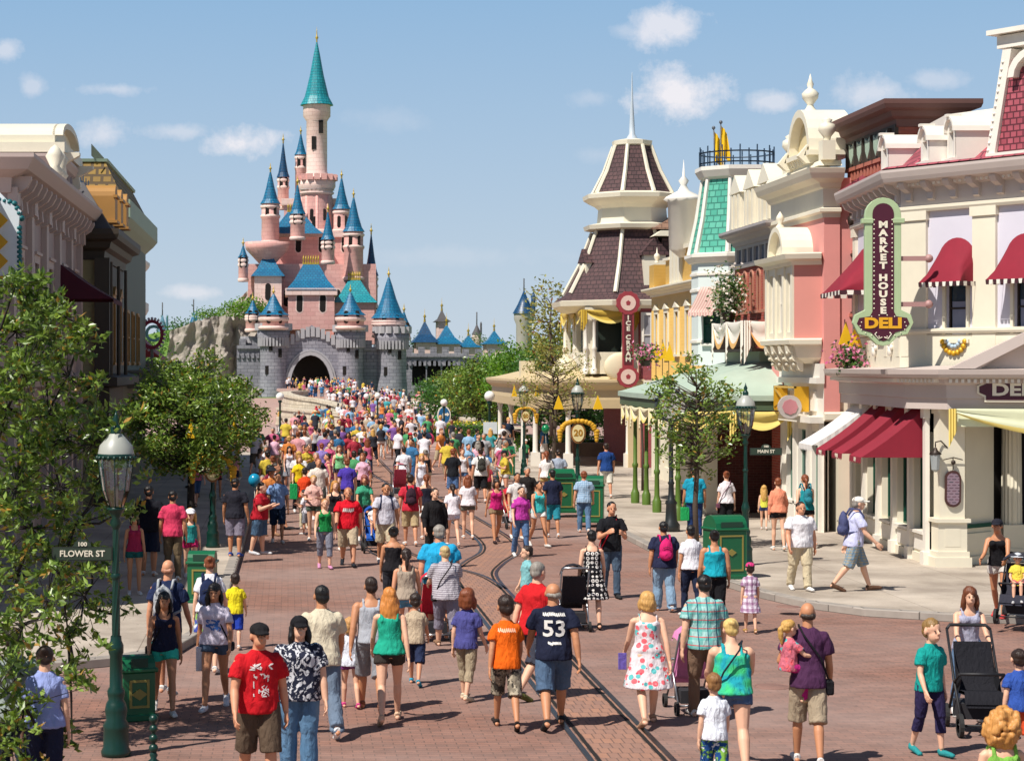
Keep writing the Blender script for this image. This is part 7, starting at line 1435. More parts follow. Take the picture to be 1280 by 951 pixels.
def hair_mesh(kind, ps, lod, ty):
    key = ('hair', kind, ps, lod, ty)
    if key in _pc: return _pc[key]
    hc, yaw = headpos(kind, ps); hs = BOD[kind]['hs']; R = lambda x, y, z: hc+Vector((x*cos(yaw)-y*sin(yaw), x*sin(yaw)+y*cos(yaw), z))*hs; S = lambda *a: tuple(v_*hs for v_ in a); pr = []
    if ty == 'short': pr = [('b', R(0, .022, .046), S(.084, .096, .082), 16), ('b', R(0, .055, -.005), S(.074, .06, .07), 14)]
    elif ty == 'bald': pr = [('b', R(0, .045, -.012), S(.081, .07, .045), 14)]
    elif ty == 'bob': pr = [('b', R(0, .022, .045), S(.092, .103, .09), 16), ('b', R(0, .045, -.015), S(.098, .085, .1), 14), ('b', R(0, .06, -.07), S(.09, .06, .06), 12), ('b', R(.078, .0, -.045), S(.03, .045, .08), 10), ('b', R(-.078, .0, -.045), S(.03, .045, .08), 10)]
    elif ty in ('long', 'wavy'):
        w_ = 1.25 if ty == 'wavy' else 1; pr = [('b', R(0, .022, .045), S(.09, .102, .09), 16), ('e', [(R(0, .09, -.3).x, R(0, .1, 0).y, R(0, 0, -.34).z, .05*hs, .03*hs), (R(0, .09, 0).x, R(0, .1, 0).y, R(0, 0, -.26).z, .085*hs*w_, .04*hs), (R(0, .08, 0).x, R(0, .085, 0).y, R(0, 0, -.14).z, .1*hs*w_, .055*hs), (R(0, .04, 0).x, R(0, .05, 0).y, R(0, 0, -.03).z, .095*hs, .075*hs), (R(0, .03, 0).x, R(0, .03, 0).y, R(0, 0, .04).z, .085*hs, .08*hs)]), ('t', [R(.078, .01, .02), R(.09, .0, -.08), R(.085, .01, -.2)], [.025*hs, .03*hs, .015*hs]), ('t', [R(-.078, .01, .02), R(-.09, .0, -.08), R(-.085, .01, -.2)], [.025*hs, .03*hs, .015*hs])]
    elif ty == 'pony': pr = [('b', R(0, .022, .045), S(.086, .098, .085), 16), ('b', R(0, .06, 0), S(.075, .06, .06), 14), ('t', [R(0, .1, .04), R(0, .14, .0), R(0, .135, -.12), R(0, .12, -.22)], [.022*hs, .032*hs, .035*hs, .012*hs])]
    elif ty == 'bun': pr = [('b', R(0, .022, .045), S(.086, .098, .085), 16), ('b', R(0, .06, 0), S(.075, .06, .06), 14), ('b', R(0, .09, .085), S(.045, .045, .04), 12)]
    elif ty == 'curly': pr = [('b', R(0, .03, .04), S(.12, .115, .115), 16), ('b', R(0, .055, -.08), S(.13, .085, .115), 14)]; rq = random.Random(4); vv_ = [Vector((rq.gauss(0, 1), rq.gauss(.25, 1), rq.gauss(0, 1))).normalized() for _ in range(150)]; pr += [('b', R(q.x*.14, .035+q.y*.12, -.02+q.z*.17), S(.026, .026, .022), 8) for q in vv_ if q.y > -.55]
    elif ty == 'cap': pr = [('b', R(0, .008, .06), S(.09, .107, .07), 16), ('e', [(R(0, -.115, 0).x, R(0, -.115, 0).y, R(0, 0, .028).z, .068*hs, .07*hs), (R(0, -.1, 0).x, R(0, -.1, 0).y, R(0, 0, .052).z, .066*hs, .08*hs)])]
    elif ty == 'sunhat': pr = [('b', R(0, .0, .07), S(.09, .1, .07), 16), ('e', [(R(0, 0, 0).x, R(0, 0, 0).y, R(0, 0, .045).z, .17*hs, .18*hs), (R(0, 0, 0).x, R(0, 0, 0).y, R(0, 0, .06).z, .15*hs, .16*hs)])]
    b = solid(pr); v = max(.012, VOX[lod]*.8); me = remesh(b, v, 1, {'curly': .03, 'wavy': .016, 'cap': .001, 'sunhat': .001}.get(ty, .013) if lod < 2 else 0, 5); me.materials.append(None); _pc[key] = me; return me
# cloth, skin and hair materials
def cloth(c, pat=None):
    k = 'cloth_'+c+(pat or '')
    if k in _mc: return _mc[k]
    m, t, b = newmat(k.replace('#', '')); tc = t.N('ShaderNodeTexCoord'); b.inputs['Roughness'].default_value = .9; b.inputs['Specular IOR Level'].default_value = .25
    base = lin(c); col, f = vary(t, base, .1, 7)
    def vor(sc, th, c2, cin, feat='F1', sub=None):
        v_ = t.N('ShaderNodeTexVoronoi', Scale=sc); t.L(tc.outputs['Object'], v_.inputs['Vector']); k_ = t.M('LESS_THAN', v_.outputs['Distance'], th); return t.mix(k_, cin, lin(c2)), v_
    if pat == 'floral':
        col, v1 = vor(9, .32, '#e86a72', col); col, v2 = vor(7.3, .28, '#5fb7b8', col); col, v3 = vor(13, .2, '#d84a5a', col)
    elif pat == 'rings':
        sp = t.N('ShaderNodeTexVoronoi', Scale=13.0); sp.inputs['Randomness'].default_value = .15; t.L(tc.outputs['Object'], sp.inputs['Vector']); k1 = t.M('LESS_THAN', sp.outputs['Distance'], .42); k2 = t.M('LESS_THAN', sp.outputs['Distance'], .2); col = t.mix(t.M('SUBTRACT', k1, k2), lin('#16151a'), lin('#e2ddd6'))
    elif pat in ('plaid', 'gingham', 'check'):
        s_ = t.N('ShaderNodeSeparateXYZ'); t.L(tc.outputs['Object'], s_.inputs[0]); w1, w2 = (.11, .1) if pat == 'plaid' else ((.13, .16) if pat == 'gingham' else (.05, .05)); cc = {'plaid': ('#3fa39a', '#c65a5c', '#20506a'), 'gingham': ('#7a2a6a', '#8a3a7c', '#5a2050'), 'check': ('#5a86a8', '#6a92b0', '#4a7496')}[pat]
        kx = t.M('GREATER_THAN', t.M('FRACT', t.M('DIVIDE', s_.outputs[0], w1)), .55); kz = t.M('GREATER_THAN', t.M('FRACT', t.M('DIVIDE', s_.outputs[2], w2)), .55); col = t.mix(t.M('MULTIPLY', kx, .55), col, lin(cc[0])); col = t.mix(t.M('MULTIPLY', kz, .55), col, lin(cc[0]))
        if pat == 'plaid': k3 = t.M('GREATER_THAN', t.M('FRACT', t.M('DIVIDE', s_.outputs[2], .1)), .88); col = t.mix(k3, col, lin(cc[1])); k4 = t.M('GREATER_THAN', t.M('FRACT', t.M('DIVIDE', s_.outputs[0], .11)), .9); col = t.mix(k4, col, lin(cc[2]))
    elif pat == 'camo':
        n = t.N('ShaderNodeTexNoise', Scale=11.0); t.L(tc.outputs['Object'], n.inputs[0]); col = t.mix(t.M('GREATER_THAN', n.outputs['Fac'], .52), col, lin('#3f3a34')); n2 = t.N('ShaderNodeTexNoise', Scale=17.0); t.L(tc.outputs['Object'], n2.inputs[0]); col = t.mix(t.M('GREATER_THAN', n2.outputs['Fac'], .6), col, lin('#b0a590'))
    elif pat == 'tie':
        n = t.N('ShaderNodeTexNoise', Scale=5.0); t.L(tc.outputs['Object'], n.inputs[0]); r = t.N('ShaderNodeMapRange', **{'From Min': .4, 'From Max': .6}); t.L(n.outputs['Fac'], r.inputs[0]); col = t.mix(r.outputs[0], col, lin('#3fc07a'))
    elif pat == 'swirl':
        n = t.N('ShaderNodeTexNoise', Scale=9.0, Distortion=2.5); t.L(tc.outputs['Object'], n.inputs[0]); col = t.mix(t.M('GREATER_THAN', n.outputs['Fac'], .55), col, lin('#cfd0d4'))
    elif pat == 'surf':
        n = t.N('ShaderNodeTexNoise', Scale=8.0, Distortion=1.5); t.L(tc.outputs['Object'], n.inputs[0]); col = t.mix(t.M('GREATER_THAN', n.outputs['Fac'], .54), col, lin('#7fb24a')); n2 = t.N('ShaderNodeTexNoise', Scale=12.0); t.L(tc.outputs['Object'], n2.inputs[0]); col = t.mix(t.M('GREATER_THAN', n2.outputs['Fac'], .62), col, lin('#d8dce0'))
    elif pat == 'stripe':
        s_ = t.N('ShaderNodeSeparateXYZ'); t.L(tc.outputs['Object'], s_.inputs[0]); col = t.mix(t.M('MULTIPLY', t.M('GREATER_THAN', t.M('FRACT', t.M('DIVIDE', s_.outputs[2], .035)), .6), .6), col, lin('#d5d2d4'))
    elif pat == 'dots': col, _ = vor(30, .25, '#3a50a0', col)
    elif pat == 'denim': n = t.N('ShaderNodeTexNoise', Scale=4.0, Detail=5.0); t.L(tc.outputs['Object'], n.inputs[0]); col = t.mix(t.M('MULTIPLY', n.outputs['Fac'], .5), col, lin('#7f9ab8'))
    t.L(col, b.inputs['Base Color']); mpp = t.N('ShaderNodeMapping'); mpp.inputs['Scale'].default_value = (1, 1, .45); mpp.inputs['Rotation'].default_value = (.3, .5, 0); t.L(tc.outputs['Object'], mpp.inputs[0]); nz = t.N('ShaderNodeTexNoise', Scale=13.0, Detail=5.0, Distortion=1.4); t.L(mpp.outputs[0], nz.inputs[0]); bump(t, b, nz.outputs['Fac'], .8, .035); _mc[k] = m; return m
def skin(c):
    k = 'skin_'+c
    if k in _mc: return _mc[k]
    m, t, b = newmat(k.replace('#', '')); col, f = vary(t, lin(c), .1, 9); t.L(col, b.inputs['Base Color']); b.inputs['Roughness'].default_value = .55; b.inputs['Subsurface Weight'].default_value = 0; bump(t, b, f, .1, .004); _mc[k] = m; return m
def hairm(c):
    k = 'hair_'+c
    if k in _mc: return _mc[k]
    m, t, b = newmat(k.replace('#', '')); tc = t.N('ShaderNodeTexCoord'); mp = t.N('ShaderNodeMapping'); mp.inputs['Scale'].default_value = (60, 60, 8); t.L(tc.outputs['Object'], mp.inputs[0]); n = t.N('ShaderNodeTexNoise', Scale=1.0, Detail=4.0, Distortion=.6); t.L(mp.outputs[0], n.inputs[0]); f = t.M('MULTIPLY_ADD', n.outputs['Fac'], 1.3, .35); vv = t.N('ShaderNodeCombineXYZ'); [t.L(f, vv.inputs[i]) for i in range(3)]
    t.L(t.mix(1.0, lin(c), vv.outputs[0], 'MULTIPLY'), b.inputs['Base Color']); b.inputs['Roughness'].default_value = .5; bump(t, b, n.outputs['Fac'], .8, .01); _mc[k] = m; return m
def piece(name, me, mat, parent):
    o = bpy.data.objects.new(name, me); COL.objects.link(o); o.parent = parent; o.material_slots[0].link = 'OBJECT'; o.material_slots[0].material = mat; return o
def decal(name, shirt, s_, size, z, back, mat, person, sx=1, x=0, poly=None):
    """letters projected on the garment surface"""
    cu = bpy.data.curves.new('t', 'FONT'); cu.body = s_; cu.size = size; cu.align_x = 'CENTER'; cu.align_y = 'CENTER'; cu.resolution_u = 2; cu.offset = size*.02; o = bpy.data.objects.new('t', cu); TS.collection.objects.link(o); me = evalmesh(o); bpy.data.objects.remove(o)
    bm = bmesh.new(); bm.from_mesh(me); bmesh.ops.triangulate(bm, faces=bm.faces); bmesh.ops.subdivide_edges(bm, edges=[e for e in bm.edges if e.calc_length() > size*.12], cuts=1); bmesh.ops.triangulate(bm, faces=bm.faces); bm.to_mesh(me); bm.free()
    tr = BVHTree.FromPolygons([v_.co for v_ in shirt.data.vertices], [tuple(p.vertices) for p in shirt.data.polygons]); sg = 1 if back else -1
    for v_ in me.vertices:
        px, pz = (-v_.co.x if back else v_.co.x)*sx*1.0+x, v_.co.y+z; h = tr.ray_cast(Vector((px, sg*2, pz)), Vector((0, -sg, 0))); v_.co = (px, (h[0].y if h[0] else sg*.13)+sg*.006, pz)
    me.materials.clear(); me.materials.append(mat); d_ = bpy.data.objects.new(name, me); COL.objects.link(d_); d_.parent = shirt; return d_
def scribble(shirt, z0, z1, back, mat, seed, w=.012, xs=.11, n=9, dash=False):
    rg = random.Random(seed); tr = BVHTree.FromPolygons([v_.co for v_ in shirt.data.vertices], [tuple(p.vertices) for p in shirt.data.polygons]); sg = 1 if back else -1; b = MB()
    def pj(x, z): h = tr.ray_cast(Vector((x, sg*2, z)), Vector((0, -sg, 0))); return (x, (h[0].y if h[0] else sg*.13)+sg*.006, z)
    for i in range(n):
        if dash: x = -xs+2*xs*(i+.2)/n; z = (z0+z1)/2+rg.uniform(-.006, .006); pts = [(x, z-(z1-z0)/2), (x+xs*1.1/n, z+(z1-z0)/2), (x+xs*1.2/n, z-(z1-z0)/3)]
        else: x, z = rg.uniform(-xs, xs), rg.uniform(z0, z1); pts = [(x, z)]
        if not dash:
            for k in range(4): x += rg.uniform(-.05, .05); z += rg.uniform(-.04, .04); pts.append((max(-xs, min(xs, x)), max(z0, min(z1, z))))
        for (a, c), (e, g) in zip(pts, pts[1:]): d_ = Vector((g-c, a-e)).normalized()*w/2 if (a, c) != (e, g) else Vector((w, 0)); b.poly([pj(a-d_.x, c-d_.y), pj(a+d_.x, c+d_.y), pj(e+d_.x, g+d_.y), pj(e-d_.x, g-d_.y)])
    me = bpy.data.meshes.new('print'); me.from_pydata([tuple(v_) for v_ in b.V], [], b.Fs); me.materials.append(mat); o = bpy.data.objects.new('print', me); COL.objects.link(o); o.parent = shirt
SK = ['#d9a183', '#cf9270', '#e0ae90', '#c08560', '#d89a7c']
HB, HD, HBL, HG, HR = '#2a1a12', '#120e0d', '#c79a52', '#8c857c', '#7a3f20'
EYE = plain('eye_dark', '#241a16', .3, 0, bs=0)
SOLD = []
def person(x, y, z, H, kind, rz, ps, lod, top, bot, hair, sk, label, shoes='#d8d6d2', group=None, hat=None, rng=None):
    """top/bot/hair are (type, colour, pattern)"""
    bm_ = body_mesh(kind, ps, lod); s_ = H/(1.735 if kind != 'c' else 1.77)
    if ps in ('sit', 'lap'): s_ = H/1.75
    t_ = thing('person', (x, y, z), label, 'person', group, rz=radians(rz)); fx = random.Random(int(px_*97) if (px_ := abs(x*31+y*7)) else 1).uniform(.93, 1.08); t_.scale = (s_*fx, s_*fx, s_)
    if isinstance(sk, int): sk = SK[sk % 5]
    piece('body', bm_, skin(sk), t_)
    r = {'root': t_}
    if top: r['top'] = piece({'dress': 'dress', 'sundress': 'dress'}.get(top[0], 'shirt'), top_mesh(kind, ps, lod, top[0]), cloth(*top[1:]), t_)
    if bot and top[0] not in ('dress', 'sundress'): piece({'skirt': 'skirt', 'long': 'trousers', 'baggy': 'trousers', 'capri': 'trousers'}.get(bot[0], 'shorts'), bot_mesh(kind, ps, lod, bot[0]), cloth(*bot[1:]), t_)
    if hair: piece('hair', hair_mesh(kind, ps, lod, hair[0]), hairm(hair[1]), t_)
    if hat: piece('hat', hair_mesh(kind, ps, lod, hat[0]), cloth(hat[1]), t_)
    if shoes and lod < 2: piece('shoes', shoe_mesh(kind, ps, lod), cloth(shoes), t_)
    if lod == 0 and abs(((rz+180) % 360)-180) < 100:
        hc, yaw = headpos(kind, ps); b = MB(); hs = BOD[kind]['hs']
        for e in (-1, 1): b.ball((hc.x+e*.03*hs, hc.y-.082*hs, hc.z+.008*hs), (.012*hs, .009*hs, .006*hs), 8, 5)
        me = bpy.data.meshes.new('eyes'); me.from_pydata([tuple(v_) for v_ in b.V], [], b.Fs); me.materials.append(EYE); o = bpy.data.objects.new('eyes', me); COL.objects.link(o); o.parent = t_
    SOLD.append((x, y)); return r
def foot_py(hy, H, z=0): q = HC-z; return (hy-HY*H/q)/(1-H/q)
def P(px, hy, H, kind, rz, ps, top, bot, hair, sk, label, z=0, **kw):
    """hy: photo row of the crown of the head, H: real height"""
    py = foot_py(hy, H, z); Y = GY(py, z); lod = 0 if Y < 47 else (1 if Y < 85 else 2); return person(GX(px, Y), Y, z, H, kind, rz, ps, lod, top, bot, hair, sk, label, **kw)
T, K, LO, ST = 'tee', 'tank', 'long', 'strapless'
SW = .13
# nearest rows
r = P(323, 776, 1.76, 'm', 12, 'step', (T, '#c01520'), ('shorts', '#5a4a3c'), ('short', HD), 1, 'man in black cap, red printed tee and brown cargo shorts at the bottom left', hat=('cap', '#1c1a1c'), shoes='#3a3a40')
scribble(r['top'], 1.28, 1.34, False, plain('print_white', '#e6e0dc', .8), 1, .008, .11, 8); scribble(r['top'], 1.02, 1.24, False, plain('print_white', ''), 2, .008, .07, 12)
P(374, 769, 1.7, 'h', 8, 'stand', (T, '#23273a', 'swirl'), ('baggy', '#4a7396', 'denim'), ('long', HD), 2, 'woman in black cap, silver patterned navy top and blue jeans beside the red shirted man', hat=('cap', '#17161a'))
P(403, 726, 1.8, 'm', 188, 'walk', (T, '#cfc3aa'), ('baggy', '#5c6470', 'denim'), ('short', HD), 3, 'dark haired man in cream shirt and grey jeans walking away behind the couple in caps', shoes='#e0e0e0')
P(438, 773, 1.12, 'c', 190, 'step', (T, '#d8dbe6'), ('short', '#7c3a78'), ('bob', '#c09058'), 2, 'small blonde girl in white tee and purple shorts holding the cream shirted man\'s side', shoes='#d04a8a')
P(487, 729, 1.68, 'w', 178, 'walk2', (K, '#1fa083'), ('short', '#3a342f'), ('wavy', '#c87f3a'), 2, 'woman with long wavy strawberry blonde hair, green top and dark shorts', shoes='#c9a88c')
P(464, 716, 1.72, 'm', 180, 'walk', (K, '#a5a8b0'), ('shorts', '#8a8b90'), ('short', HB), 3, 'person in grey sleeveless top partly hidden behind the wavy haired woman', shoes='#8a5a44')
P(519, 740, 1.25, 'c', 170, 'walk', (T, '#b8a58c'), ('shorts', '#26304e'), ('short', HB), 1, 'boy in beige tee and navy shorts half hidden right of the wavy haired woman', shoes='#2f9ab8')
P(508, 684, 1.6, 'w', 182, 'step', (K, '#a39382'), ('short', '#3f7f9c', 'denim'), ('pony', HB), 1, 'woman with brown ponytail in taupe tank top ahead of the wavy haired woman')
P(492, 657, 1.6, 'w', 172, 'stand', (ST, '#1a181c'), ('capri', '#2a2a30'), ('bun', HD), 3, 'woman in black strappy top with dark hair pinned up')
P(549, 655, 1.8, 'h', 176, 'step', (T, '#219cc9'), ('shorts', '#4a5560'), ('short', HG), 1, 'broad man in bright turquoise tee seen from behind', shoes='#555')if False else P(549, 655, 1.8, 'h', 176, 'step', (T, '#219cc9'), ('shorts', '#4a5560'), ('short', HG), 1, 'broad man in bright turquoise tee seen from behind')
P(558, 681, 1.56, 'h', 184, 'push', (T, '#8f8790', 'stripe'), ('capri', '#7f7a88'), ('short', '#b8a070'), 2, 'short haired woman in grey striped tee and grey capris pushing a stroller', shoes='#8a6a52')
P(583, 737, 1.42, 'c', 150, 'step', (T, '#4a4a86'), ('capri', '#a3937a'), ('bob', HR), 2, 'child in purple-blue tee and khaki shorts left of the orange shirt', shoes='#c9bda4')
r = P(633, 742, 1.6, 'c', 180, 'walk', (T, '#e0620f'), ('shorts', '#857c6c', 'camo'), ('short', HB), 3, 'boy in orange tee with pale lettering and camouflage shorts seen from behind', shoes='#2a2220')
scribble(r['top'], 1.28, 1.33, True, plain('print_pale', '#f0c0a0', .8), 3, .011, .12, 9, True)
r = P(692, 723, 1.77, 'm', 178, 'walk2', (T, '#181d33'), ('shorts', '#2f4560', 'denim'), ('bald', HG), 3, 'balding man in navy polo numbered 53 and denim shorts seen from behind', shoes='#2a2a2c')
LW = plain('print_offwhite', '#e6e2dc', .8)
decal('lettering', r['top'], '53', .26, 1.16, True, LW, None, 1.0); scribble(r['top'], 1.31, 1.35, True, LW, 4, .009, .12, 12, True); scribble(r['top'], .985, 1.015, True, LW, 5, .012, .07, 9, True)
P(668, 697, 1.82, 'm', 130, 'walk', (T, '#c21c22'), ('shorts', '#3a3c48'), ('short', HG), 2, 'grey haired man in red tee passing left of the man numbered 53', shoes='#5a5a30')
P(659, 682, 1.3, 'c', -75, 'reach', (T, '#7fb8bc'), ('shorts', '#2a5f78'), ('short', HB), 2, 'boy in pale blue tee stretching an arm out behind the red shirted man')
P(740, 661, 1.63, 'w', 178, 'step', ('sundress', '#16151a', 'rings'), None, ('short', HD), 2, 'woman in black and white ring print strapless dress beside a stroller', shoes='#2a2422')
r = P(764, 626, 1.8, 'm', 4, 'phone', (T, '#16171c'), ('long', '#23303c', 'denim'), ('short', HD), 1, 'man in black tee and dark jeans looking down at his camera with a red strap', shoes='#2c2c2e')
P(810, 734, 1.65, 'w', 180, 'walk2', ('sundress', '#d9cfd2', 'floral'), None, ('bob', '#c99a58'), 2, 'blonde woman in pastel floral sundress holding a leaflet, seen from behind', shoes='#b08a70')
P(881, 717, 1.76, 'm', 182, 'step', (T, '#9cc4c0', 'plaid'), ('long', '#7a6250'), ('short', HD), 2, 'dark haired man in turquoise plaid shirt and brown trousers behind the stroller')
P(916, 772, 1.63, 'h', 175, 'push', (K, '#1f9aa8', 'tie'), ('short', '#26406a', 'denim'), ('bun', '#d8b870'), 2, 'blonde woman in turquoise and green tie-dye tank top and denim shorts')
P(893, 843, 1.22, 'c', 182, 'step', (T, '#dfe2ea'), ('shorts', '#1f4a86', 'surf'), ('short', '#8a6238'), 2, 'boy in white tee and blue-green patterned shorts at the bottom right of centre')
P(1010, 750, 1.78, 'm', 172, 'carry', (T, '#4a2848'), ('shorts', '#a5957e'), ('bald', '#3a2c24'), 3, 'man in plum tee and khaki shorts carrying a small girl, seen from behind')
P(938, 704, 1.12, 'c', 175, 'step', ('dress', '#e0d4e0', 'gingham'), None, ('short', HB), 2, 'little girl in purple gingham dress and pink cap', hat=('cap', '#d03a78'), shoes='#b08a50')
P(893, 662, 1.6, 'h', 180, 'stand', (K, '#179cae'), ('capri', '#1a1a1e'), ('bun', HD), 3, 'woman in teal strappy top and black trousers near the right kerb')
P(864, 655, 1.6, 'w', 186, 'step', (T, '#dddbe0'), ('long', '#202840'), ('short', HD), 3, 'dark haired woman in white tee and navy trousers beside the pink backpack')
P(830, 651, 1.58, 'h', 182, 'step', (T, '#232742'), ('baggy', '#7f9ab0', 'denim'), ('short', HD), 3, 'person in navy tee and pale jeans wearing a pink backpack')
P(1000, 626, 1.66, 'h', 5, 'step', (T, '#e2dfe2'), ('long', '#cfc0a0'), ('short', HB), 1, 'woman in sunglasses, white blouse and beige trousers on the right pavement', SW, shoes='#e8e6e2')
P(1068, 617, 1.8, 'm', 88, 'walk', (T, '#c4c6e6'), ('shorts', '#a09884', 'check'), ('short', HG), 2, 'man in white cap and lilac tee with checked shorts walking right past the deli', SW, hat=('cap', '#e8e2d6'), shoes='#5a4030')
P(1162, 774, 1.5, 'c', 20, 'reach' if False else 'step', (T, '#12948c'), ('capri', '#2a2448'), ('short', '#8a6a3c'), 2, 'boy in turquoise-green tee and dark purple cropped trousers beside the pushchair', shoes='#2a8a8c')
P(1209, 728, 1.66, 'w', -6, 'push', (K, '#a8a8bc'), ('long', '#5c7a9c', 'denim'), ('long', '#6a3a20'), 2, 'woman with straight brown hair and grey printed tank top pushing the pushchair')
P(1275, 813, 1.22, 'c', 178, 'step', (T, '#2f4f9c'), ('shorts', '#d0502a'), ('short', HB), 2, 'boy in blue tee at the right edge of the photo')
P(1253, 886, 1.62, 'w', 180, 'stand', (K, '#7ab04a'), ('long', '#2a3040'), ('curly', '#c48a48'), 2, 'person with big curly golden hair at the bottom right corner')
P(1249, 645, 1.68, 'w', -30, 'push', (ST, '#17161a'), ('short', '#c8c2ba'), ('bun', HD), 3, 'woman in black cap and black top pushing a jogger stroller outside the deli', SW, hat=('cap', '#20202a'), shoes='#c84a4a')
P(955, 607, 1.12, 'c', 165, 'step', (K, '#c9c84a'), ('short', '#3a4a78'), ('long', HBL), 2, 'blonde child in yellow top by the dark brick wall', SW)
P(973, 596, 1.66, 'w', 176, 'step', (LO, '#dc8a6c'), ('short', '#201c20'), ('short', HR), 2, 'person in salmon long sleeves and black shorts walking along the shop fronts', SW)
P(1007, 590, 1.72, 'w', 184, 'walk', (K, '#1f8a94'), ('short', '#1a1a20'), ('pony', HR), 2, 'woman in teal top and black shorts beside the salmon shirted walker', SW)
P(908, 588, 1.64, 'w', 182, 'stand', (T, '#e4dde0'), ('capri', '#17171a'), ('bun', HR), 2, 'red haired person in white tee and black trousers near the lamp by the brick wall', SW)
P(868, 583, 1.72, 'h', 178, 'stand', (T, '#1a90ac'), ('long', '#223a6a'), ('short', HD), 3, 'person in turquoise shirt and blue trousers behind the thin tree', SW)
P(758, 553, 1.75, 'm', 180, 'step', (T, '#1c3f7c'), ('shorts', '#d8d4c8'), ('short', HB), 1, 'man in blue polo and white shorts walking towards the parlour porch', SW)
P(730, 588, 1.6, 'm', 176, 'step', (T, '#b0c4d8', 'check'), ('long', '#4a6a8c', 'denim'), ('short', HR), 1, 'man in pale blue checked shirt and jeans beside a green bin')
P(691, 586, 1.72, 'm', 184, 'step', (T, '#1a2038'), ('shorts', '#2a8a9c'), ('short', HD), 3, 'man in dark navy shirt and teal shorts left of the checked shirt man')
P(673, 598, 1.62, 'w', 14, 'walk', (K, '#3fb8b8'), ('short', '#e2e0dc'), ('short', HD), 3, 'woman in aqua tank top and white shorts walking towards the camera', shoes='#c9c6c0')
P(646, 590, 1.66, 'm', 6, 'step', (T, '#d6d0cc'), ('shorts', '#dedce0'), ('short', HD), 3, 'young man in white tee and white shorts with a strap across his chest')
P(620, 595, 1.62, 'w', 8, 'walk2', (K, '#bc1f6c'), ('short', '#8a7458'), ('bob', HB), 3, 'woman in magenta tank top and khaki shorts striding towards the camera', shoes='#3a2a2c')
P(585, 593, 1.6, 'w', 178, 'step', (T, '#dfd8dc'), ('short', '#6a6a60'), ('long', HR), 2, 'woman with long auburn hair in white top and grey shorts, back turned')
P(566, 602, 1.55, 'w', 184, 'walk', (T, '#e0d8de'), ('short', '#dcdcea', 'dots'), ('pony', HB), 2, 'girl in white tee and blue spotted shorts beside the auburn haired woman')
P(543, 609, 1.72, 'm', 10, 'step', (LO, '#1c1a1c'), ('long', '#24211f'), ('short', HB), 2, 'man all in black with a pale chest badge walking towards the camera')
P(513, 592, 1.72, 'm', 182, 'step', (T, '#c02a3c'), ('shorts', '#b8a27c'), ('short', HB), 1, 'man in red tee and tan shorts with a dark backpack')
P(533, 592, 1.62, 'w', 178, 'stand', (ST, '#20202e'), ('skirt', '#e0dcd8'), ('pony', HR), 2, 'woman in dark strapless top and white skirt behind the man in black')
P(482, 603, 1.76, 'm', 6, 'step', (T, '#c4c2cc'), ('shorts', '#c0b296'), ('short', HD), 3, 'young man in pale grey tee and beige shorts with navy backpack straps', shoes='#d0cdca')
r = P(435, 606, 1.74, 'h', 0, 'walk', (T, '#cc1226'), ('shorts', '#b5a48a'), ('short', '#a06a4a'), 1, 'man in scarlet tee with white lettering and tan shorts in the left centre', shoes='#20242c')
scribble(r['top'], 1.17, 1.25, False, LW, 6, .02, .12, 6, True)
P(406, 622, 1.5, 'w', 4, 'step', (K, '#147a3c'), ('capri', '#7a7c8a'), ('short', '#b07a48'), 2, 'girl in green tank top and grey cropped trousers beside the scarlet tee', shoes='#c98ab0')
P(455, 591, 1.68, 'w', 2, 'push', (T, '#3f9c78'), ('short', '#2a3a60'), ('bob', '#8a4a40'), 1, 'woman in green tee pushing a blue stroller')
P(434, 572, 1.72, 'm', 180, 'step', (T, '#4a38a0'), ('shorts', '#3a3c4a'), ('short', HR), 2, 'man in violet tee seen from behind in the left crowd')
P(419, 600, 1.64, 'w', 6, 'stand', (K, '#1d1a1e'), ('short', '#3c3a40'), ('wavy', '#b8803c'), 2, 'blonde woman in black vest top behind the girl in green')
P(392, 593, 1.62, 'w', 0, 'crossed', (T, '#e0b0a4'), ('short', '#5a6a5c'), ('bun', HBL), 2, 'blonde woman in pale pink top with folded arms in the left crowd')
P(347, 590, 1.72, 'm', 4, 'step', (T, '#7f9cc8'), ('shorts', '#1f3048'), ('short', HB), 3, 'man in light blue tee and dark denim shorts near the left kerb')
P(325, 602, 1.66, 'h', 70, 'phone', (T, '#b01c2c'), ('shorts', '#20405c', 'denim'), ('short', HB), 2, 'man in dark red tee and denim shorts standing at the left kerb edge', shoes='#c9ccd0')
P(294, 597, 1.72, 'm', 170, 'stand', (T, '#22222c'), ('shorts', '#7f7888'), ('short', HD), 3, 'man in black tee and grey shorts in the tree shade on the left pavement', SW, shoes='#2a50a0')
P(216, 612, 1.76, 'm', 180, 'stand', (T, '#cc3a5c'), ('long', '#6a5a44'), ('short', HD), 3, 'man in raspberry pink polo and khaki trousers in the shade on the left', SW)
P(186, 606, 1.8, 'h', 178, 'stand', (T, '#17171f'), ('shorts', '#20283c'), ('short', HD), 3, 'large man in black tee and dark shorts in the shade behind the foreground lamp', SW)
P(238, 636, 1.35, 'c', 6, 'step', (K, '#2a8a88'), ('short', '#b82460'), ('long', HBL), 2, 'girl in white cap, teal top and pink shorts on the shaded pavement', SW, hat=('cap', '#e8e8ec'))
P(168, 640, 1.5, 'w', 10, 'stand', (K, '#9c2448'), ('short', '#1f5a58'), ('bob', HD), 3, 'woman in crimson top mostly hidden behind the lamp glass and leaves', SW)
P(209, 698, 1.72, 'm', 168, 'step', (T, '#1f2a4c'), ('shorts', '#3a3c48'), ('bald', '#b07a60'), 1, 'bald man in navy polo with a grey backpack walking away at the left kerb', SW)
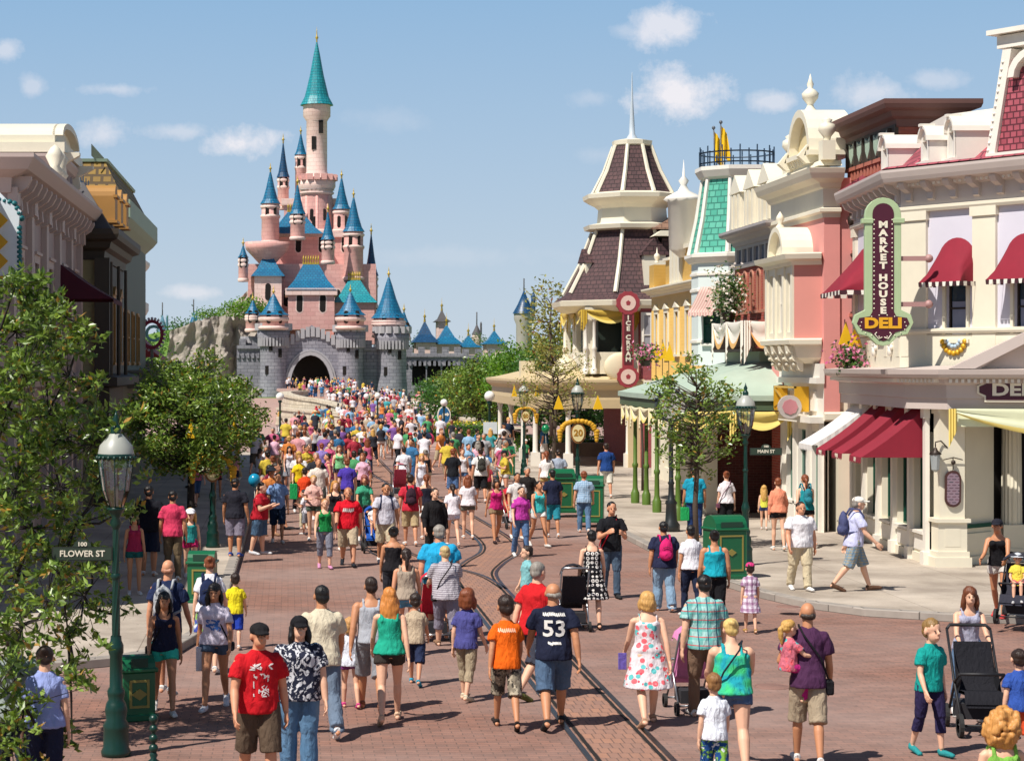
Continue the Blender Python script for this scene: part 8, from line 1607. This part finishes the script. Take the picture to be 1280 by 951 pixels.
P(262, 694, 1.64, 'w', 176, 'step', (T, '#dcdde4'), ('skirt', '#3a4a9c', 'surf'), ('bun', HR), 2, 'woman in white tee and blue patterned skirt wearing a navy backpack', 0)
P(294, 717, 1.14, 'c', 176, 'step', (T, '#d8c820'), ('shorts', '#1f3a9c'), ('short', HB), 2, 'boy in yellow tee and blue shorts at the left kerb')
r0 = P(205, 734, 1.56, 'w', 6, 'walk', (K, '#1c2038'), ('short', '#38bfa8'), ('long', HD), 3, 'young woman in navy tank top and aqua shorts walking towards the camera', shoes='#d8d4d0')
r = P(269, 723, 1.63, 'w', -4, 'walk2', (T, '#d8cfe0'), ('short', '#1f2c40', 'denim'), ('long', HD), 3, 'young woman in white printed tee and dark denim shorts carrying a white bag', shoes='#dcdce0')
scribble(r['top'], 1.05, 1.2, False, plain('print_blue', '#3a6ab8', .8), 8, .02, .1, 9)
P(17, 783, 1.76, 'm', 178, 'stand', (T, '#8a948f'), ('long', '#1f2638'), ('short', HB), 1, 'man in grey-green shirt behind the leaves at the bottom left corner')
P(56, 805, 1.64, 'w', 186, 'stand', (T, '#8f9cd0'), ('long', '#20243c'), ('bun', HB), 2, 'woman in pale blue top behind the leaves at the bottom left')
P(601, 559, 1.74, 'm', 182, 'step', (T, '#dedcd8'), ('shorts', '#1a1a1e'), ('short', HB), 1, 'man in white tee and black shorts with a dark grey backpack walking to the plaza')
P(566, 560, 1.72, 'm', 178, 'stand', (T, '#1a1c22'), ('shorts', '#3a5a8c', 'denim'), ('short', HR), 1, 'man in black tee and denim shorts left of the white shirted backpacker')
P(578, 560, 1.64, 'w', 6, 'stand', (K, '#e0dce0'), ('short', '#3f6a9c', 'denim'), ('bun', HR), 2, 'woman in white tank top and denim shorts beside the man in black tee')
P(527, 566, 1.62, 'w', 4, 'step', (K, '#dedfea'), ('long', '#d8d8e0'), ('bob', HBL), 2, 'woman all in white among the crowd in mid street')
P(505, 556, 1.7, 'm', 180, 'walk', (T, '#dcdae0'), ('shorts', '#8a7a60'), ('short', HB), 2, 'man in white tee and tan shorts striding left of the woman in white')
P(374, 568, 1.7, 'w', 10, 'step', (T, '#e0c020'), ('long', '#20202a'), ('bob', '#a07038'), 2, 'woman in bright yellow tee and black trousers in the left crowd')
P(381, 583, 1.66, 'w', 176, 'step', (T, '#d8441c'), ('long', '#cfc6a8'), ('short', HB), 2, 'person in orange-red top and cream trousers carrying a green bag')
P(398, 572, 1.74, 'm', 4, 'step', (T, '#ddd0c4'), ('shorts', '#4a4a44'), ('short', '#8a4a34'), 1, 'man in off-white tee with red print and backpack straps')
P(402, 553, 1.7, 'm', 180, 'stand', (T, '#8f7cc0'), ('shorts', '#3a3844'), ('short', '#8a4030'), 2, 'man in lavender tee in the left crowd')
P(424, 556, 1.66, 'w', 2, 'step', (K, '#7fc48a'), ('short', '#5a5a68'), ('bob', HR), 2, 'woman in mint green top beside the lavender shirt')
P(412, 552, 1.6, 'w', 0, 'stand', (T, '#c85a80'), ('long', '#26222c'), ('short', HB), 2, 'woman in rose pink tee and dark trousers between lavender and mint shirts')
P(735, 548, 1.7, 'm', 180, 'stand', (T, '#a0a8b8'), ('shorts', '#3a4468'), ('short', HG), 1, 'man in grey shirt and navy shorts under the parlour tree', SW) if False else None
P(683, 563, 1.66, 'w', 180, 'stand', (T, '#e4e0dc'), ('short', '#b0945c'), ('pony', HR), 2, 'woman in white tee and tan shorts standing under the parlour porch', SW)
P(698, 561, 1.7, 'm', 180, 'stand', (T, '#9aa4b4'), ('shorts', '#3a4a70'), ('short', HB), 2, 'man in grey-blue tee and navy shorts under the parlour tree', SW)
P(651, 607, 1.6, 'w', 10, 'step', (T, '#b83a9c'), ('long', '#3f5f8c', 'denim'), ('short', HB), 2, 'woman in violet-pink top behind the aqua tank top')
P(659, 583, 1.66, 'm', 4, 'stand', (T, '#24201f'), ('shorts', '#3a3a44'), ('short', HG), 1, 'man in black tee behind the woman in violet-pink')
# carried child, stroller riders
def held(px, py, Y, H, rz, ps, top, bot, hair, sk, label, **kw): return person(GX(px, Y), Y, GZ(py, Y), H, 'c', rz, ps, 0, top, bot, hair, sk, label, **kw)
Ym = GY(foot_py(750, 1.78)); held(986, 893, Ym-.02, 1.0, 110, 'lap', (T, '#c86a7a', 'floral'), ('long', '#c82a80'), ('pony', HBL), 2, 'small blonde girl with pink trousers carried on the plum shirted man\'s arm', shoes='#c9b08a')
# ------------------------------------------------------------ bags, strollers, crowd
BLK = plain('matte_black', '#1b1b1f', .6, .1, 5); CHR = plain('brushed_steel', '#9a9ca0', .3, .1, 5, .05, .8); TYRE = plain('tyre_rubber', '#232323', .8)
def stroller(px, pyf, rz, col, label, z=0, s_=1.0, can=True, big=False):
    Y = GY(pyf, z); x0 = GX(px, Y); t_ = thing('stroller', (x0, Y, z), label, 'stroller', 'strollers and pushchairs'); c, s2 = cos(radians(rz)), sin(radians(rz))
    class RF:                                  # local frame: x right, y back (handle side +y), rotated like a person
        def __call__(s, p): return Vector((x0+(p[0]*c-p[1]*s2)*s_, Y+(p[0]*s2+p[1]*c)*s_, z+p[2]*s_))
    R = RF(); R.U = 0; m = cloth(col); b = MB(R)
    for q in (-.22, .22): b.tube([(q, -.32, .12), (q, .05, .5), (q, .42, 1.0)], .014, 6); b.tube([(q, .36, .12), (q, .02, .52), (q, -.2, .62)], .014, 6)
    b.tube([(-.22, .42, 1.0), (-.18, .46, 1.04), (.18, .46, 1.04), (.22, .42, 1.0)], .018, 6); b.tube([(-.22, -.2, .62), (.22, -.2, .62)], .018, 6); b.tube([(-.22, .36, .12), (.22, .36, .12)], .012, 6); b.tube([(-.22, -.32, .12), (.22, -.32, .12)], .012, 6); b.build('frame', BLK if big else CHR, t_)
    b = MB(R); N = 6; prof = [(-.34, .3), (-.28, .42), (0, .4), (.12, .46), (.26, .86)]; q_ = [(a, c_+.035) for a, c_ in prof]
    for i in range(4): 
        for (P1, P2) in ((prof, 0), (q_, 0)): b.poly([(-.19, P1[i][0], P1[i][1]), (.19, P1[i][0], P1[i][1]), (.19, P1[i+1][0], P1[i+1][1]), (-.19, P1[i+1][0], P1[i+1][1])], 0, None, True)
    for sx in (-.19, .19): b.poly([(sx, .0, .4), (sx, .12, .46), (sx, .26, .86), (sx, .1, .66), (sx, -.15, .56)])
    b.build('seat', m, t_)
    if can:
        b = MB(R); n = 8; K = 6
        for i in range(n):
            for k in range(K):
                f = lambda a, e: (.21*cos(pi*e/K)*(-1), .26-.42*sin(radians(10+95*a/n))*.9+.05, .82+.16*sin(pi*e/K)+.1*cos(radians(95*a/n-30)))
                b.poly([f(i, k), f(i+1, k), f(i+1, k+1), f(i, k+1)], 0, None, True)
        b.build('canopy', m, t_)
    b = MB(R); b.box(-.18, .18, -.05, .32, .14, .3); b.build('basket', plain('basket_black', '#26252a', .9), t_)
    for (wx, wy) in ((-.24, -.32), (.24, -.32), (-.24, .36), (.24, .36)):
        r = .12 if big else .085; b = MB(R); n = 18
        for i in range(n):
            a0, a1 = 2*pi*i/n, 2*pi*(i+1)/n; g = lambda rr, a, w_: (wx+w_, wy+rr*cos(a), r+rr*sin(a))
            b.poly([g(r, a0, -.02), g(r, a0, .02), g(r, a1, .02), g(r, a1, -.02)], 0)
            for w_ in (-.02, .02): b.poly([g(r, a0, w_), g(r, a1, w_), g(r*.6, a1, w_), g(r*.6, a0, w_)], 0)
        wo = b.build('wheel', TYRE, t_); b = MB(R)
        for k in range(5): a = 2*pi*k/5; b.tube([(wx, wy, r), (wx, wy+r*.62*cos(a), r+r*.62*sin(a))], .008, 4)
        b.build('spokes', CHR, wo)
    return t_
stroller(541, 799, 184, '#c8283c', 'stroller with a red hood pushed by the woman in grey stripes'); stroller(716, 786, 178, '#26242a', 'dark stroller beside the woman in the ring print dress'); stroller(467, 690, 2, '#1f4fa0', 'bright blue stroller in front of the woman in green tee', big=True); stroller(862, 888, 182, '#d884b4', 'pale pink stroller beside the plaid shirted man')
st = stroller(1222, 915, -6, '#1c1c22', 'large black pushchair facing the camera at the right', s_=1.15, big=True, can=False); stroller(1270, 778, -30, '#30303a', 'grey jogging stroller on the right pavement at the picture edge', .13, 1.05, big=True); stroller(640, 660, 10, '#c02434', 'small red stroller behind the woman in magenta'); stroller(1008+0, 700, 0, '#22242c', 'x', .13) if False else None
held(1272, 752, GY(778, .13)-.05, .95, -20, 'sit', (T, '#d8c44a'), ('short', '#c85a6a'), ('short', HBL), 2, 'toddler in yellow top sitting in the jogging stroller at the right edge', hat=('sunhat', '#c9ced4'), shoes='#c8c8c8')
held(467, 668, GY(690)-.05, .9, 0, 'sit', (T, '#e0dede'), ('short', '#38406a'), ('short', HBL), 2, 'toddler in white top sitting in the bright blue stroller', shoes='#c8c8c8')
def backpack(px, hy, H, rz, col, label, z=0, s_=1.0, dx=0):
    py = foot_py(hy, H, z); Y = GY(py, z); k = H/1.745; a = radians(rz); x = GX(px, Y); t_ = thing('backpack', (x-sin(a)*.2*k*0, Y, z+1.1*k), label, 'backpack'); b = MB()
    class RF:
        def __call__(s, p): return Vector((x+(p[0]*cos(a)-p[1]*sin(a))*k, Y+(p[0]*sin(a)+p[1]*cos(a))*k, z+p[2]*k))
    R = RF(); pr = [('b', (0, .2, 1.22), (.135*s_, .085, .2*s_)), ('b', (0, .2, 1.12), (.14*s_, .09, .13*s_)), ('b', (0, .26, 1.1), (.1*s_, .05, .09*s_)), ('t', [(0, .15, 1.4), (0, .2, 1.44), (0, .24, 1.4)], [.012, .012, .012], 6)]
    sb = solid(pr); me = remesh(sb, .016, 2); M_ = Matrix.Translation((x, Y, z)) @ Matrix.Rotation(a, 4, 'Z') @ Matrix.Scale(k, 4); me.transform(worldm(t_).inverted() @ M_); me.materials.append(cloth(col)); o = bpy.data.objects.new('bag_body', me); COL.objects.link(o); o.parent = t_
    b = MB(R)
    for q in (-1, 1): b.tube([(q*.09, .13, 1.36), (q*.1, .06, 1.475), (q*.1, -.06, 1.47), (q*.115, -.135, 1.35), (q*.14, -.12, 1.2), (q*.175, .0, 1.08), (q*.12, .14, 1.05)], .019, 6)
    b.build('straps', cloth(col), t_); b = MB(R); b.tube([(-.08*s_, .29, 1.24), (0, .3, 1.27), (.08*s_, .29, 1.24)], .005, 4); b.build('zip', BLK, t_); return t_
backpack(830, 651, 1.58, 182, '#d0246c', 'bright pink backpack on the person in pale jeans'); backpack(209, 698, 1.72, 168, '#a5a8ac', 'grey backpack on the bald man in navy', SW); backpack(262, 694, 1.64, 176, '#1c2748', 'navy backpack on the woman with the patterned skirt'); backpack(1068, 617, 1.8, 88, '#4a4f74', 'slate blue backpack on the man in the white cap', SW); backpack(601, 559, 1.74, 182, '#3c3c36', 'dark grey backpack on the man walking to the plaza'); backpack(513, 592, 1.72, 182, '#3a2430', 'dark backpack on the man in red tee'); backpack(482, 603, 1.76, 6, '#222a48', 'navy backpack of the young man in pale grey'); backpack(1007, 590, 1.72, 184, '#2a7a88', 'teal backpack on the woman in black shorts', SW, .8)
def shoulder_bag(px, hy, H, rz, col, label, z=0, side=1, low=.85, sz=1.0):
    py = foot_py(hy, H, z); Y = GY(py, z); k = H/1.745; a = radians(rz); x = GX(px, Y); t_ = thing('shoulder_bag', (x, Y, z+low*k), label, 'bag')
    class RF:
        def __call__(s, p): return Vector((x+(p[0]*cos(a)-p[1]*sin(a))*k, Y+(p[0]*sin(a)+p[1]*cos(a))*k, z+p[2]*k))
    R = RF(); b = MB(R); w_ = .11*sz; b.box(side*.215-.045, side*.215+.045, -w_, w_, low-.11*sz, low+.08*sz); b.build('bag_body', cloth(col), t_, bevel=.015)
    b = MB(R); b.tube([(side*.2, .08, low+.08), (side*.12, .15, 1.15), (-side*.06, .13, 1.4), (-side*.1, .02, 1.49), (-side*.07, -.1, 1.42), (side*.06, -.145, 1.2), (side*.19, -.09, low+.08)], .011, 6); b.build('strap', cloth(col), t_)
shoulder_bag(205, 734, 1.56, 6, '#1a1a1e', 'black bag slung across the woman in aqua shorts', side=-1); shoulder_bag(269, 723, 1.63, -4, '#22222a', 'dark strapped bag across the woman in the printed tee', side=1, sz=.6); shoulder_bag(916, 772, 1.63, 175, '#1c2430', 'thin dark bag across the tie-dye tank top', side=1, sz=.6); shoulder_bag(1010, 750, 1.78, 172, '#17171b', 'small black camera bag on the plum shirted man', side=-1, sz=.8); shoulder_bag(646, 590, 1.66, 6, '#2a2c3a', 'dark sling bag across the young man in white', side=1, sz=.6); shoulder_bag(558, 681, 1.56, 184, '#2a2528', 'narrow dark bag across the grey striped tee', side=1, sz=.6); shoulder_bag(908, 588, 1.64, 182, '#6a4050', 'small plum bag on the red haired person', SW, sz=.6); shoulder_bag(764, 626, 1.8, 4, '#b01c2c', 'red camera strap and small bag on the man in black tee', side=-1, sz=.7)
def hand_item(name, px, py, Y, w_, h, col, label, cat, t=.02):
    x, z = GX(px, Y), GZ(py, Y); t_ = thing(name, (x, Y, z), label, cat); b = MB(); b.box(x-w_/2, x+w_/2, Y-t, Y+t, z-h/2, z+h/2); b.build('body', cloth(col) if isinstance(col, str) else col, t_, bevel=.008); return t_
Yh = GY(foot_py(734, 1.65)); o = hand_item('leaflet', 778, 826, Yh-.02, .1, .2, '#6a5aa8', 'purple and white leaflet in the hand of the floral dress woman', 'leaflet', .004)
Yh = GY(foot_py(723, 1.63)); t_ = hand_item('carrier_bag', 252, 823, Yh-.05, .14, .3, '#e4e0e4', 'white carrier bag held by the woman in the printed tee', 'bag', .04); b = MB(); b.tube([(GX(252, Yh)-.04, Yh-.05, GZ(823, Yh)+.15), (GX(252, Yh), Yh-.05, GZ(823, Yh)+.24), (GX(252, Yh)+.04, Yh-.05, GZ(823, Yh)+.15)], .006, 4); b.build('handle', cloth('#e4e0e4'), t_)
Yh = GY(foot_py(583, 1.72, SW), SW); t_ = hand_item('carrier_bag', 856, 642, Yh-.02, .2, .32, '#1f9a54', 'green carrier bag held by the turquoise shirted person', 'bag', .06); b = MB(); b.tube([(GX(856, Yh)-.05, Yh-.02, GZ(642, Yh)+.16), (GX(856, Yh), Yh-.02, GZ(642, Yh)+.28), (GX(856, Yh)+.05, Yh-.02, GZ(642, Yh)+.16)], .008, 4); b.build('handle', cloth('#1f9a54'), t_)
Yh = GY(foot_py(583, 1.66)); t_ = hand_item('carrier_bag', 367, 614, Yh-.05, .2, .4, '#1f9a54', 'green carrier bag held in the left crowd', 'bag', .06); b = MB(); b.tube([(GX(367, Yh)-.05, Yh-.05, GZ(614, Yh)+.2), (GX(367, Yh), Yh-.05, GZ(614, Yh)+.32), (GX(367, Yh)+.05, Yh-.05, GZ(614, Yh)+.2)], .008, 4); b.build('handle', cloth('#1f9a54'), t_)
stroller(395, 606, 0, '#26303c', 'dark stroller in the left crowd facing the camera', s_=1.05); stroller(500, 622, 180, '#c8506a', 'rose coloured stroller in mid street', s_=1.05); stroller(612, 612, 90, '#3a6a9c', 'mid-blue stroller turned sideways near the green bins', s_=1.05); stroller(352, 585, 20, '#5a2a3a', 'maroon stroller at the left edge of the crowd', s_=1.05)
# green and pink balloons over the left crowd and by the porch
def balloon(px, py, Y, r, col, label):
    x, z = GX(px, Y), GZ(py, Y); t_ = thing('balloon', (x, Y, z), label, 'balloon', 'balloons above the crowd'); b = MB(); b.ball((x, Y, z), (r, r, r*1.1), 16, 10); b.lathe([(.03, z-r*1.16), (.0, z-r*1.05)], x, Y, 6); b.build('skin', plain('balloon_'+col[1:], col, .25, .03, 2, 0), t_); b = MB(); b.tube([(x, Y, z-r*1.1), (x+.03, Y, z-r*1.1-.8)], .006, 4); b.build('string', WHITE, t_)
balloon(682, 536, 82, .16, '#127a4a', 'round green balloon by the porch columns'); balloon(536, 549, 92, .26, '#d03a68', 'rose red balloon in the middle of the crowd'); balloon(531, 562, 88, .2, '#c83050', 'lower red balloon in the middle of the crowd'); balloon(318, 600, 54, .16, '#1a8ab0', 'shiny teal balloon under the left tree edge')
# ---- the crowd: each person his own object
rng = random.Random(99)
TC = [('#e0dcdc', 'white'), ('#dcd8e0', 'white'), ('#d5d2d8', 'off-white'), ('#2a2c36', 'charcoal'), ('#e3d8d6', 'cream'), ('#1c1c22', 'black'), ('#c0263a', 'red'), ('#d0507c', 'pink'), ('#2a6fa8', 'blue'), ('#20304c', 'navy'), ('#3f9c5a', 'green'), ('#d8b828', 'yellow'), ('#e07a2a', 'orange'), ('#7a4aa0', 'purple'), ('#2fa0a8', 'teal'), ('#a8a5aa', 'grey'), ('#7fb0d8', 'sky blue'), ('#b8a488', 'beige'), ('#d88a90', 'salmon'), ('#8c1c34', 'maroon'), ('#e6a8c0', 'pale pink')]
BC = [('#1c1e26', 'black'), ('#3a5a84', 'denim'), ('#b8a88c', 'tan'), ('#dcd8d4', 'white'), ('#5a5448', 'olive'), ('#8a8c94', 'grey'), ('#26304a', 'navy'), ('#c8bca0', 'cream')]
def mute(c): h = c.lstrip('#'); v = [int(h[i:i+2], 16) for i in (0, 2, 4)]; g = sum(v)/3; return '#'+''.join('%02x' % int(q*.76+g*.24) for q in v)
TC = [(mute(a), n_) for a, n_ in TC]
HC_ = [(HB, 'brown'), (HD, 'dark'), (HBL, 'blond'), (HG, 'grey'), (HR, 'auburn'), ('#1c1512', 'black')]
used = set()
def zone(px, Y):
    lr = 'leftmost' if px < 350 else 'left' if px < 410 else 'inner left' if px < 470 else 'middle' if px < 530 else 'right' if px < 600 else 'rightmost'
    d_ = 'near crowd' if Y < 75 else 'street crowd' if Y < 100 else 'street mouth' if Y < 130 else 'plaza crowd' if Y < 175 else 'crowd before bridge'
    return lr+' '+d_
def crowd(px, Y, z=0, face=None):
    x = GX(px, Y); 
    k = rng.choice(('m', 'w', 'w', 'm', 'h', 'c') if Y < 170 else ('m', 'w', 'm', 'w', 'h')); H = {'m': rng.uniform(1.7, 1.84), 'w': rng.uniform(1.58, 1.72), 'h': rng.uniform(1.64, 1.8), 'c': rng.uniform(1.05, 1.4)}[k]; lod = 1 if Y < 78 else 2
    ps = rng.choice(('walk', 'walk2', 'step', 'stand', 'stand', 'push', 'phone', 'hip', 'carry')) if lod == 2 else rng.choice(('walk', 'walk2', 'step', 'stand', 'phone')); rz = rng.choice((0, 180, 180, 0, rng.uniform(0, 360)))+rng.uniform(-25, 25); tc = rng.choice(TC); bc = rng.choice(BC); hc = rng.choice(HC_)
    tt = rng.choice((T, T, K) if k == 'w' else (T,)); bt = rng.choice(('short', 'capri', 'skirt', 'long') if k == 'w' else ('shorts', 'long') if k != 'c' else ('shorts', 'short')); ht = rng.choice(('bob', 'pony', 'long', 'bun') if k == 'w' else ('short',)); hat = (rng.choice(('cap', 'cap', 'sunhat')), rng.choice(('#e4e0d8', '#c02a3c', '#20242c', '#d8c8a0'))) if rng.random() < .16 else None
    hn = {'#e4e0d8': 'white', '#c02a3c': 'red', '#20242c': 'black', '#d8c8a0': 'straw'}
    who = {'m': 'man', 'h': 'stout man', 'w': 'woman', 'c': 'child'}[k]; gt_ = {'short': 'short shorts', 'shorts': 'shorts', 'capri': 'cropped trousers', 'skirt': 'skirt', 'long': 'trousers'}[bt]
    lab = (f"{who} in {hn[hat[1]]} hat, " if hat else f"{hc[1]}-haired {who} in ")+f"{tc[1]} {'vest' if tt == K else 'tee'} and {bc[1]} {gt_}, {zone(px, Y)}"
    person(x, Y, z, H, k, rz, ps, lod, (tt, tc[0]), (bt, bc[0]), (ht, hc[0]), rng.randrange(5), lab, group='people in the crowd between the buildings and the castle', hat=hat, shoes=rng.choice(('#d8d6d2', '#2a2a2e', '#8a6a52')))
def clear(x, Y, d_): return all((x-a)**2+((Y-c)*.55)**2 > d_*d_ for a, c in SOLD)
n = 0; tries = 0
def put(cnt, fx, y0, y1, dmin, zf=lambda x, y: 0.0):
    global n
    k = tries = 0
    while k < cnt and tries < 4000:
        tries += 1; Y = rng.uniform(y0, y1); px = fx(Y)
        if px is None: continue
        x = GX(px, Y)
        if not clear(x, Y, dmin): continue
        crowd(px, Y, zf(x, Y)); k += 1; n += 1
kz = lambda x, y: .13 if (x < -1.2 or x > 8.5) and y < 100 else 0.0
put(10, lambda Y: rng.uniform(322, 400), 52, 64, .7, kz)
put(30, lambda Y: rng.uniform(318, 462), 62, 84, .6, kz)
put(26, lambda Y: rng.uniform(510, 640), 66, 90, .7, kz)
put(56, lambda Y: rng.triangular(322, 600, 430), 84, 112, .55, kz)
put(52, lambda Y: rng.triangular(330, 590, 440), 112, 150, .6)
put(36, lambda Y: rng.triangular(442, 575, 470), 150, 196, .6, lambda x, y: rz(y))
put(6, lambda Y: rng.uniform(600, 720), 84, 98, 1.0, kz)
put(6, lambda Y: rng.uniform(240, 300), 58, 80, .8, kz)
# the far crowd on the bridge, too many to tell apart
merge = MB(); cb = MB(); cols = [cloth(c[0]) for c in TC[:12]]; sv = random.Random(3); src = {}
for kk in (('m', 'stand'), ('w', 'step'), ('m', 'walk')): src[kk] = (body_mesh(kk[0], kk[1], 2), top_mesh(kk[0], kk[1], 2, T), bot_mesh(kk[0], kk[1], 2, 'shorts'), hair_mesh(kk[0], kk[1], 2, 'short'))
mats = [skin(SK[0])]+cols+[cloth(c[0]) for c in BC]+[hairm(HB), hairm(HD), hairm(HBL)]
src = {kk: [([v_.co.copy() for v_ in me.vertices], [tuple(p.vertices) for p in me.polygons]) for me in v] for kk, v in src.items()}
VV, FF, MM = [], [], []
for i in range(120):
    Y = sv.uniform(165, 278); f = (Y-150)/115; x = sv.uniform(5.2-5.2*f, 13.5-5.5*f); z = rz(Y); kk = sv.choice(list(src)); M_ = Matrix.Translation((x, Y, z)) @ Matrix.Rotation(sv.choice((0, pi))+sv.uniform(-.5, .5), 4, 'Z') @ Matrix.Scale(sv.uniform(.88, 1.04), 4)
    for j, (vs_, fs_) in enumerate(src[kk]):
        mi = [0, 1+sv.randrange(12), 13+sv.randrange(8), 21+sv.randrange(3)][j]; o_ = len(VV); VV += [tuple(M_ @ v_) for v_ in vs_]; FF += [tuple(o_+q for q in f_) for f_ in fs_]; MM += [mi]*len(fs_)
me = bpy.data.meshes.new('distant_crowd'); me.from_pydata(VV, [], FF); [me.materials.append(m) for m in mats]; me.polygons.foreach_set('material_index', MM); me.shade_smooth()
o = bpy.data.objects.new('distant_crowd', me); COL.objects.link(o); tag(o, 'tiny massed visitors filling the bridge up to the castle gate', 'crowd', kind='stuff')
# every separate column, finial, pane and ornament becomes an object of its own
SPLIT = {'pilaster', 'oriel_side', 'porch_column', 'arcade_column', 'tail', 'roof_ornament', 'finial', 'urn_finial', 'carved_bracket', 'corner_post', 'cream_panel', 'parapet', 'tower_window', 'arrow_slit', 'shop_glass', 'leaf_ornament', 'small_turret', 'bracket', 'post', 'clerestory_glass', 'gold_ornament', 'rear_eaves', 'wall', 'bridge_parapet', 'seat', 'canopy_roof', 'entrance_back', 'door', 'shopfront_wall', 'eaves', 'inner_wall', 'roof', 'pole'} - {'wall', 'seat', 'inner_wall', 'roof', 'eaves', 'door', 'pole', 'shopfront_wall', 'bridge_parapet'}
def split(o):
    me = o.data; n = len(me.vertices); par = list(range(n))
    def find(a):
        while par[a] != a: par[a] = par[par[a]]; a = par[a]
        return a
    for p in me.polygons:
        r0 = find(p.vertices[0])
        for v_ in p.vertices[1:]:
            r1 = find(v_)
            if r1 != r0: par[r1] = r0
    isl = {}
    for v_ in me.vertices: isl.setdefault(find(v_.index), []).append(v_.co)
    ks = list(isl); bb = {k: [[min(c[i] for c in isl[k])-.015 for i in range(3)], [max(c[i] for c in isl[k])+.015 for i in range(3)]] for k in ks}; grp = {k: k for k in ks}
    def gf(a):
        while grp[a] != a: a = grp[a]
        return a
    for i, a in enumerate(ks):
        for c in ks[i+1:]:
            if all(bb[a][0][q] <= bb[c][1][q] and bb[c][0][q] <= bb[a][1][q] for q in range(3)):
                x_, y_ = gf(a), gf(c)
                if x_ != y_: grp[y_] = x_
    cl_ = {}
    for k in ks: cl_.setdefault(gf(k), set()).add(k)
    if len(cl_) < 2 or len(cl_) > 60: return
    base = o.name.split('.')[0]
    for ci, (g_, mem) in enumerate(list(cl_.items())[1:] + [list(cl_.items())[0]]):
        last = ci == len(cl_)-1; tgt = o if last else o.copy()
        if not last: tgt.data = me.copy(); COL.objects.link(tgt); tgt.name = base
        bm = bmesh.new(); bm.from_mesh(me if not last else o.data); bm.verts.ensure_lookup_table(); bmesh.ops.delete(bm, geom=[v_ for v_ in bm.verts if gf(find(v_.index)) != g_], context='VERTS'); bm.to_mesh(tgt.data); bm.free()
for o in [x for x in bpy.data.objects if x.type == 'MESH' and x.name.split('.')[0] in SPLIT and x.parent is not None and not x.children]: split(o)
for o in bpy.data.objects:
    if 'label' in o.keys() and len(o['label'].replace('-', ' ').split()) > 16: print('LONG', len(o['label'].split()), o['label'])
bpy.data.scenes.remove(TS)
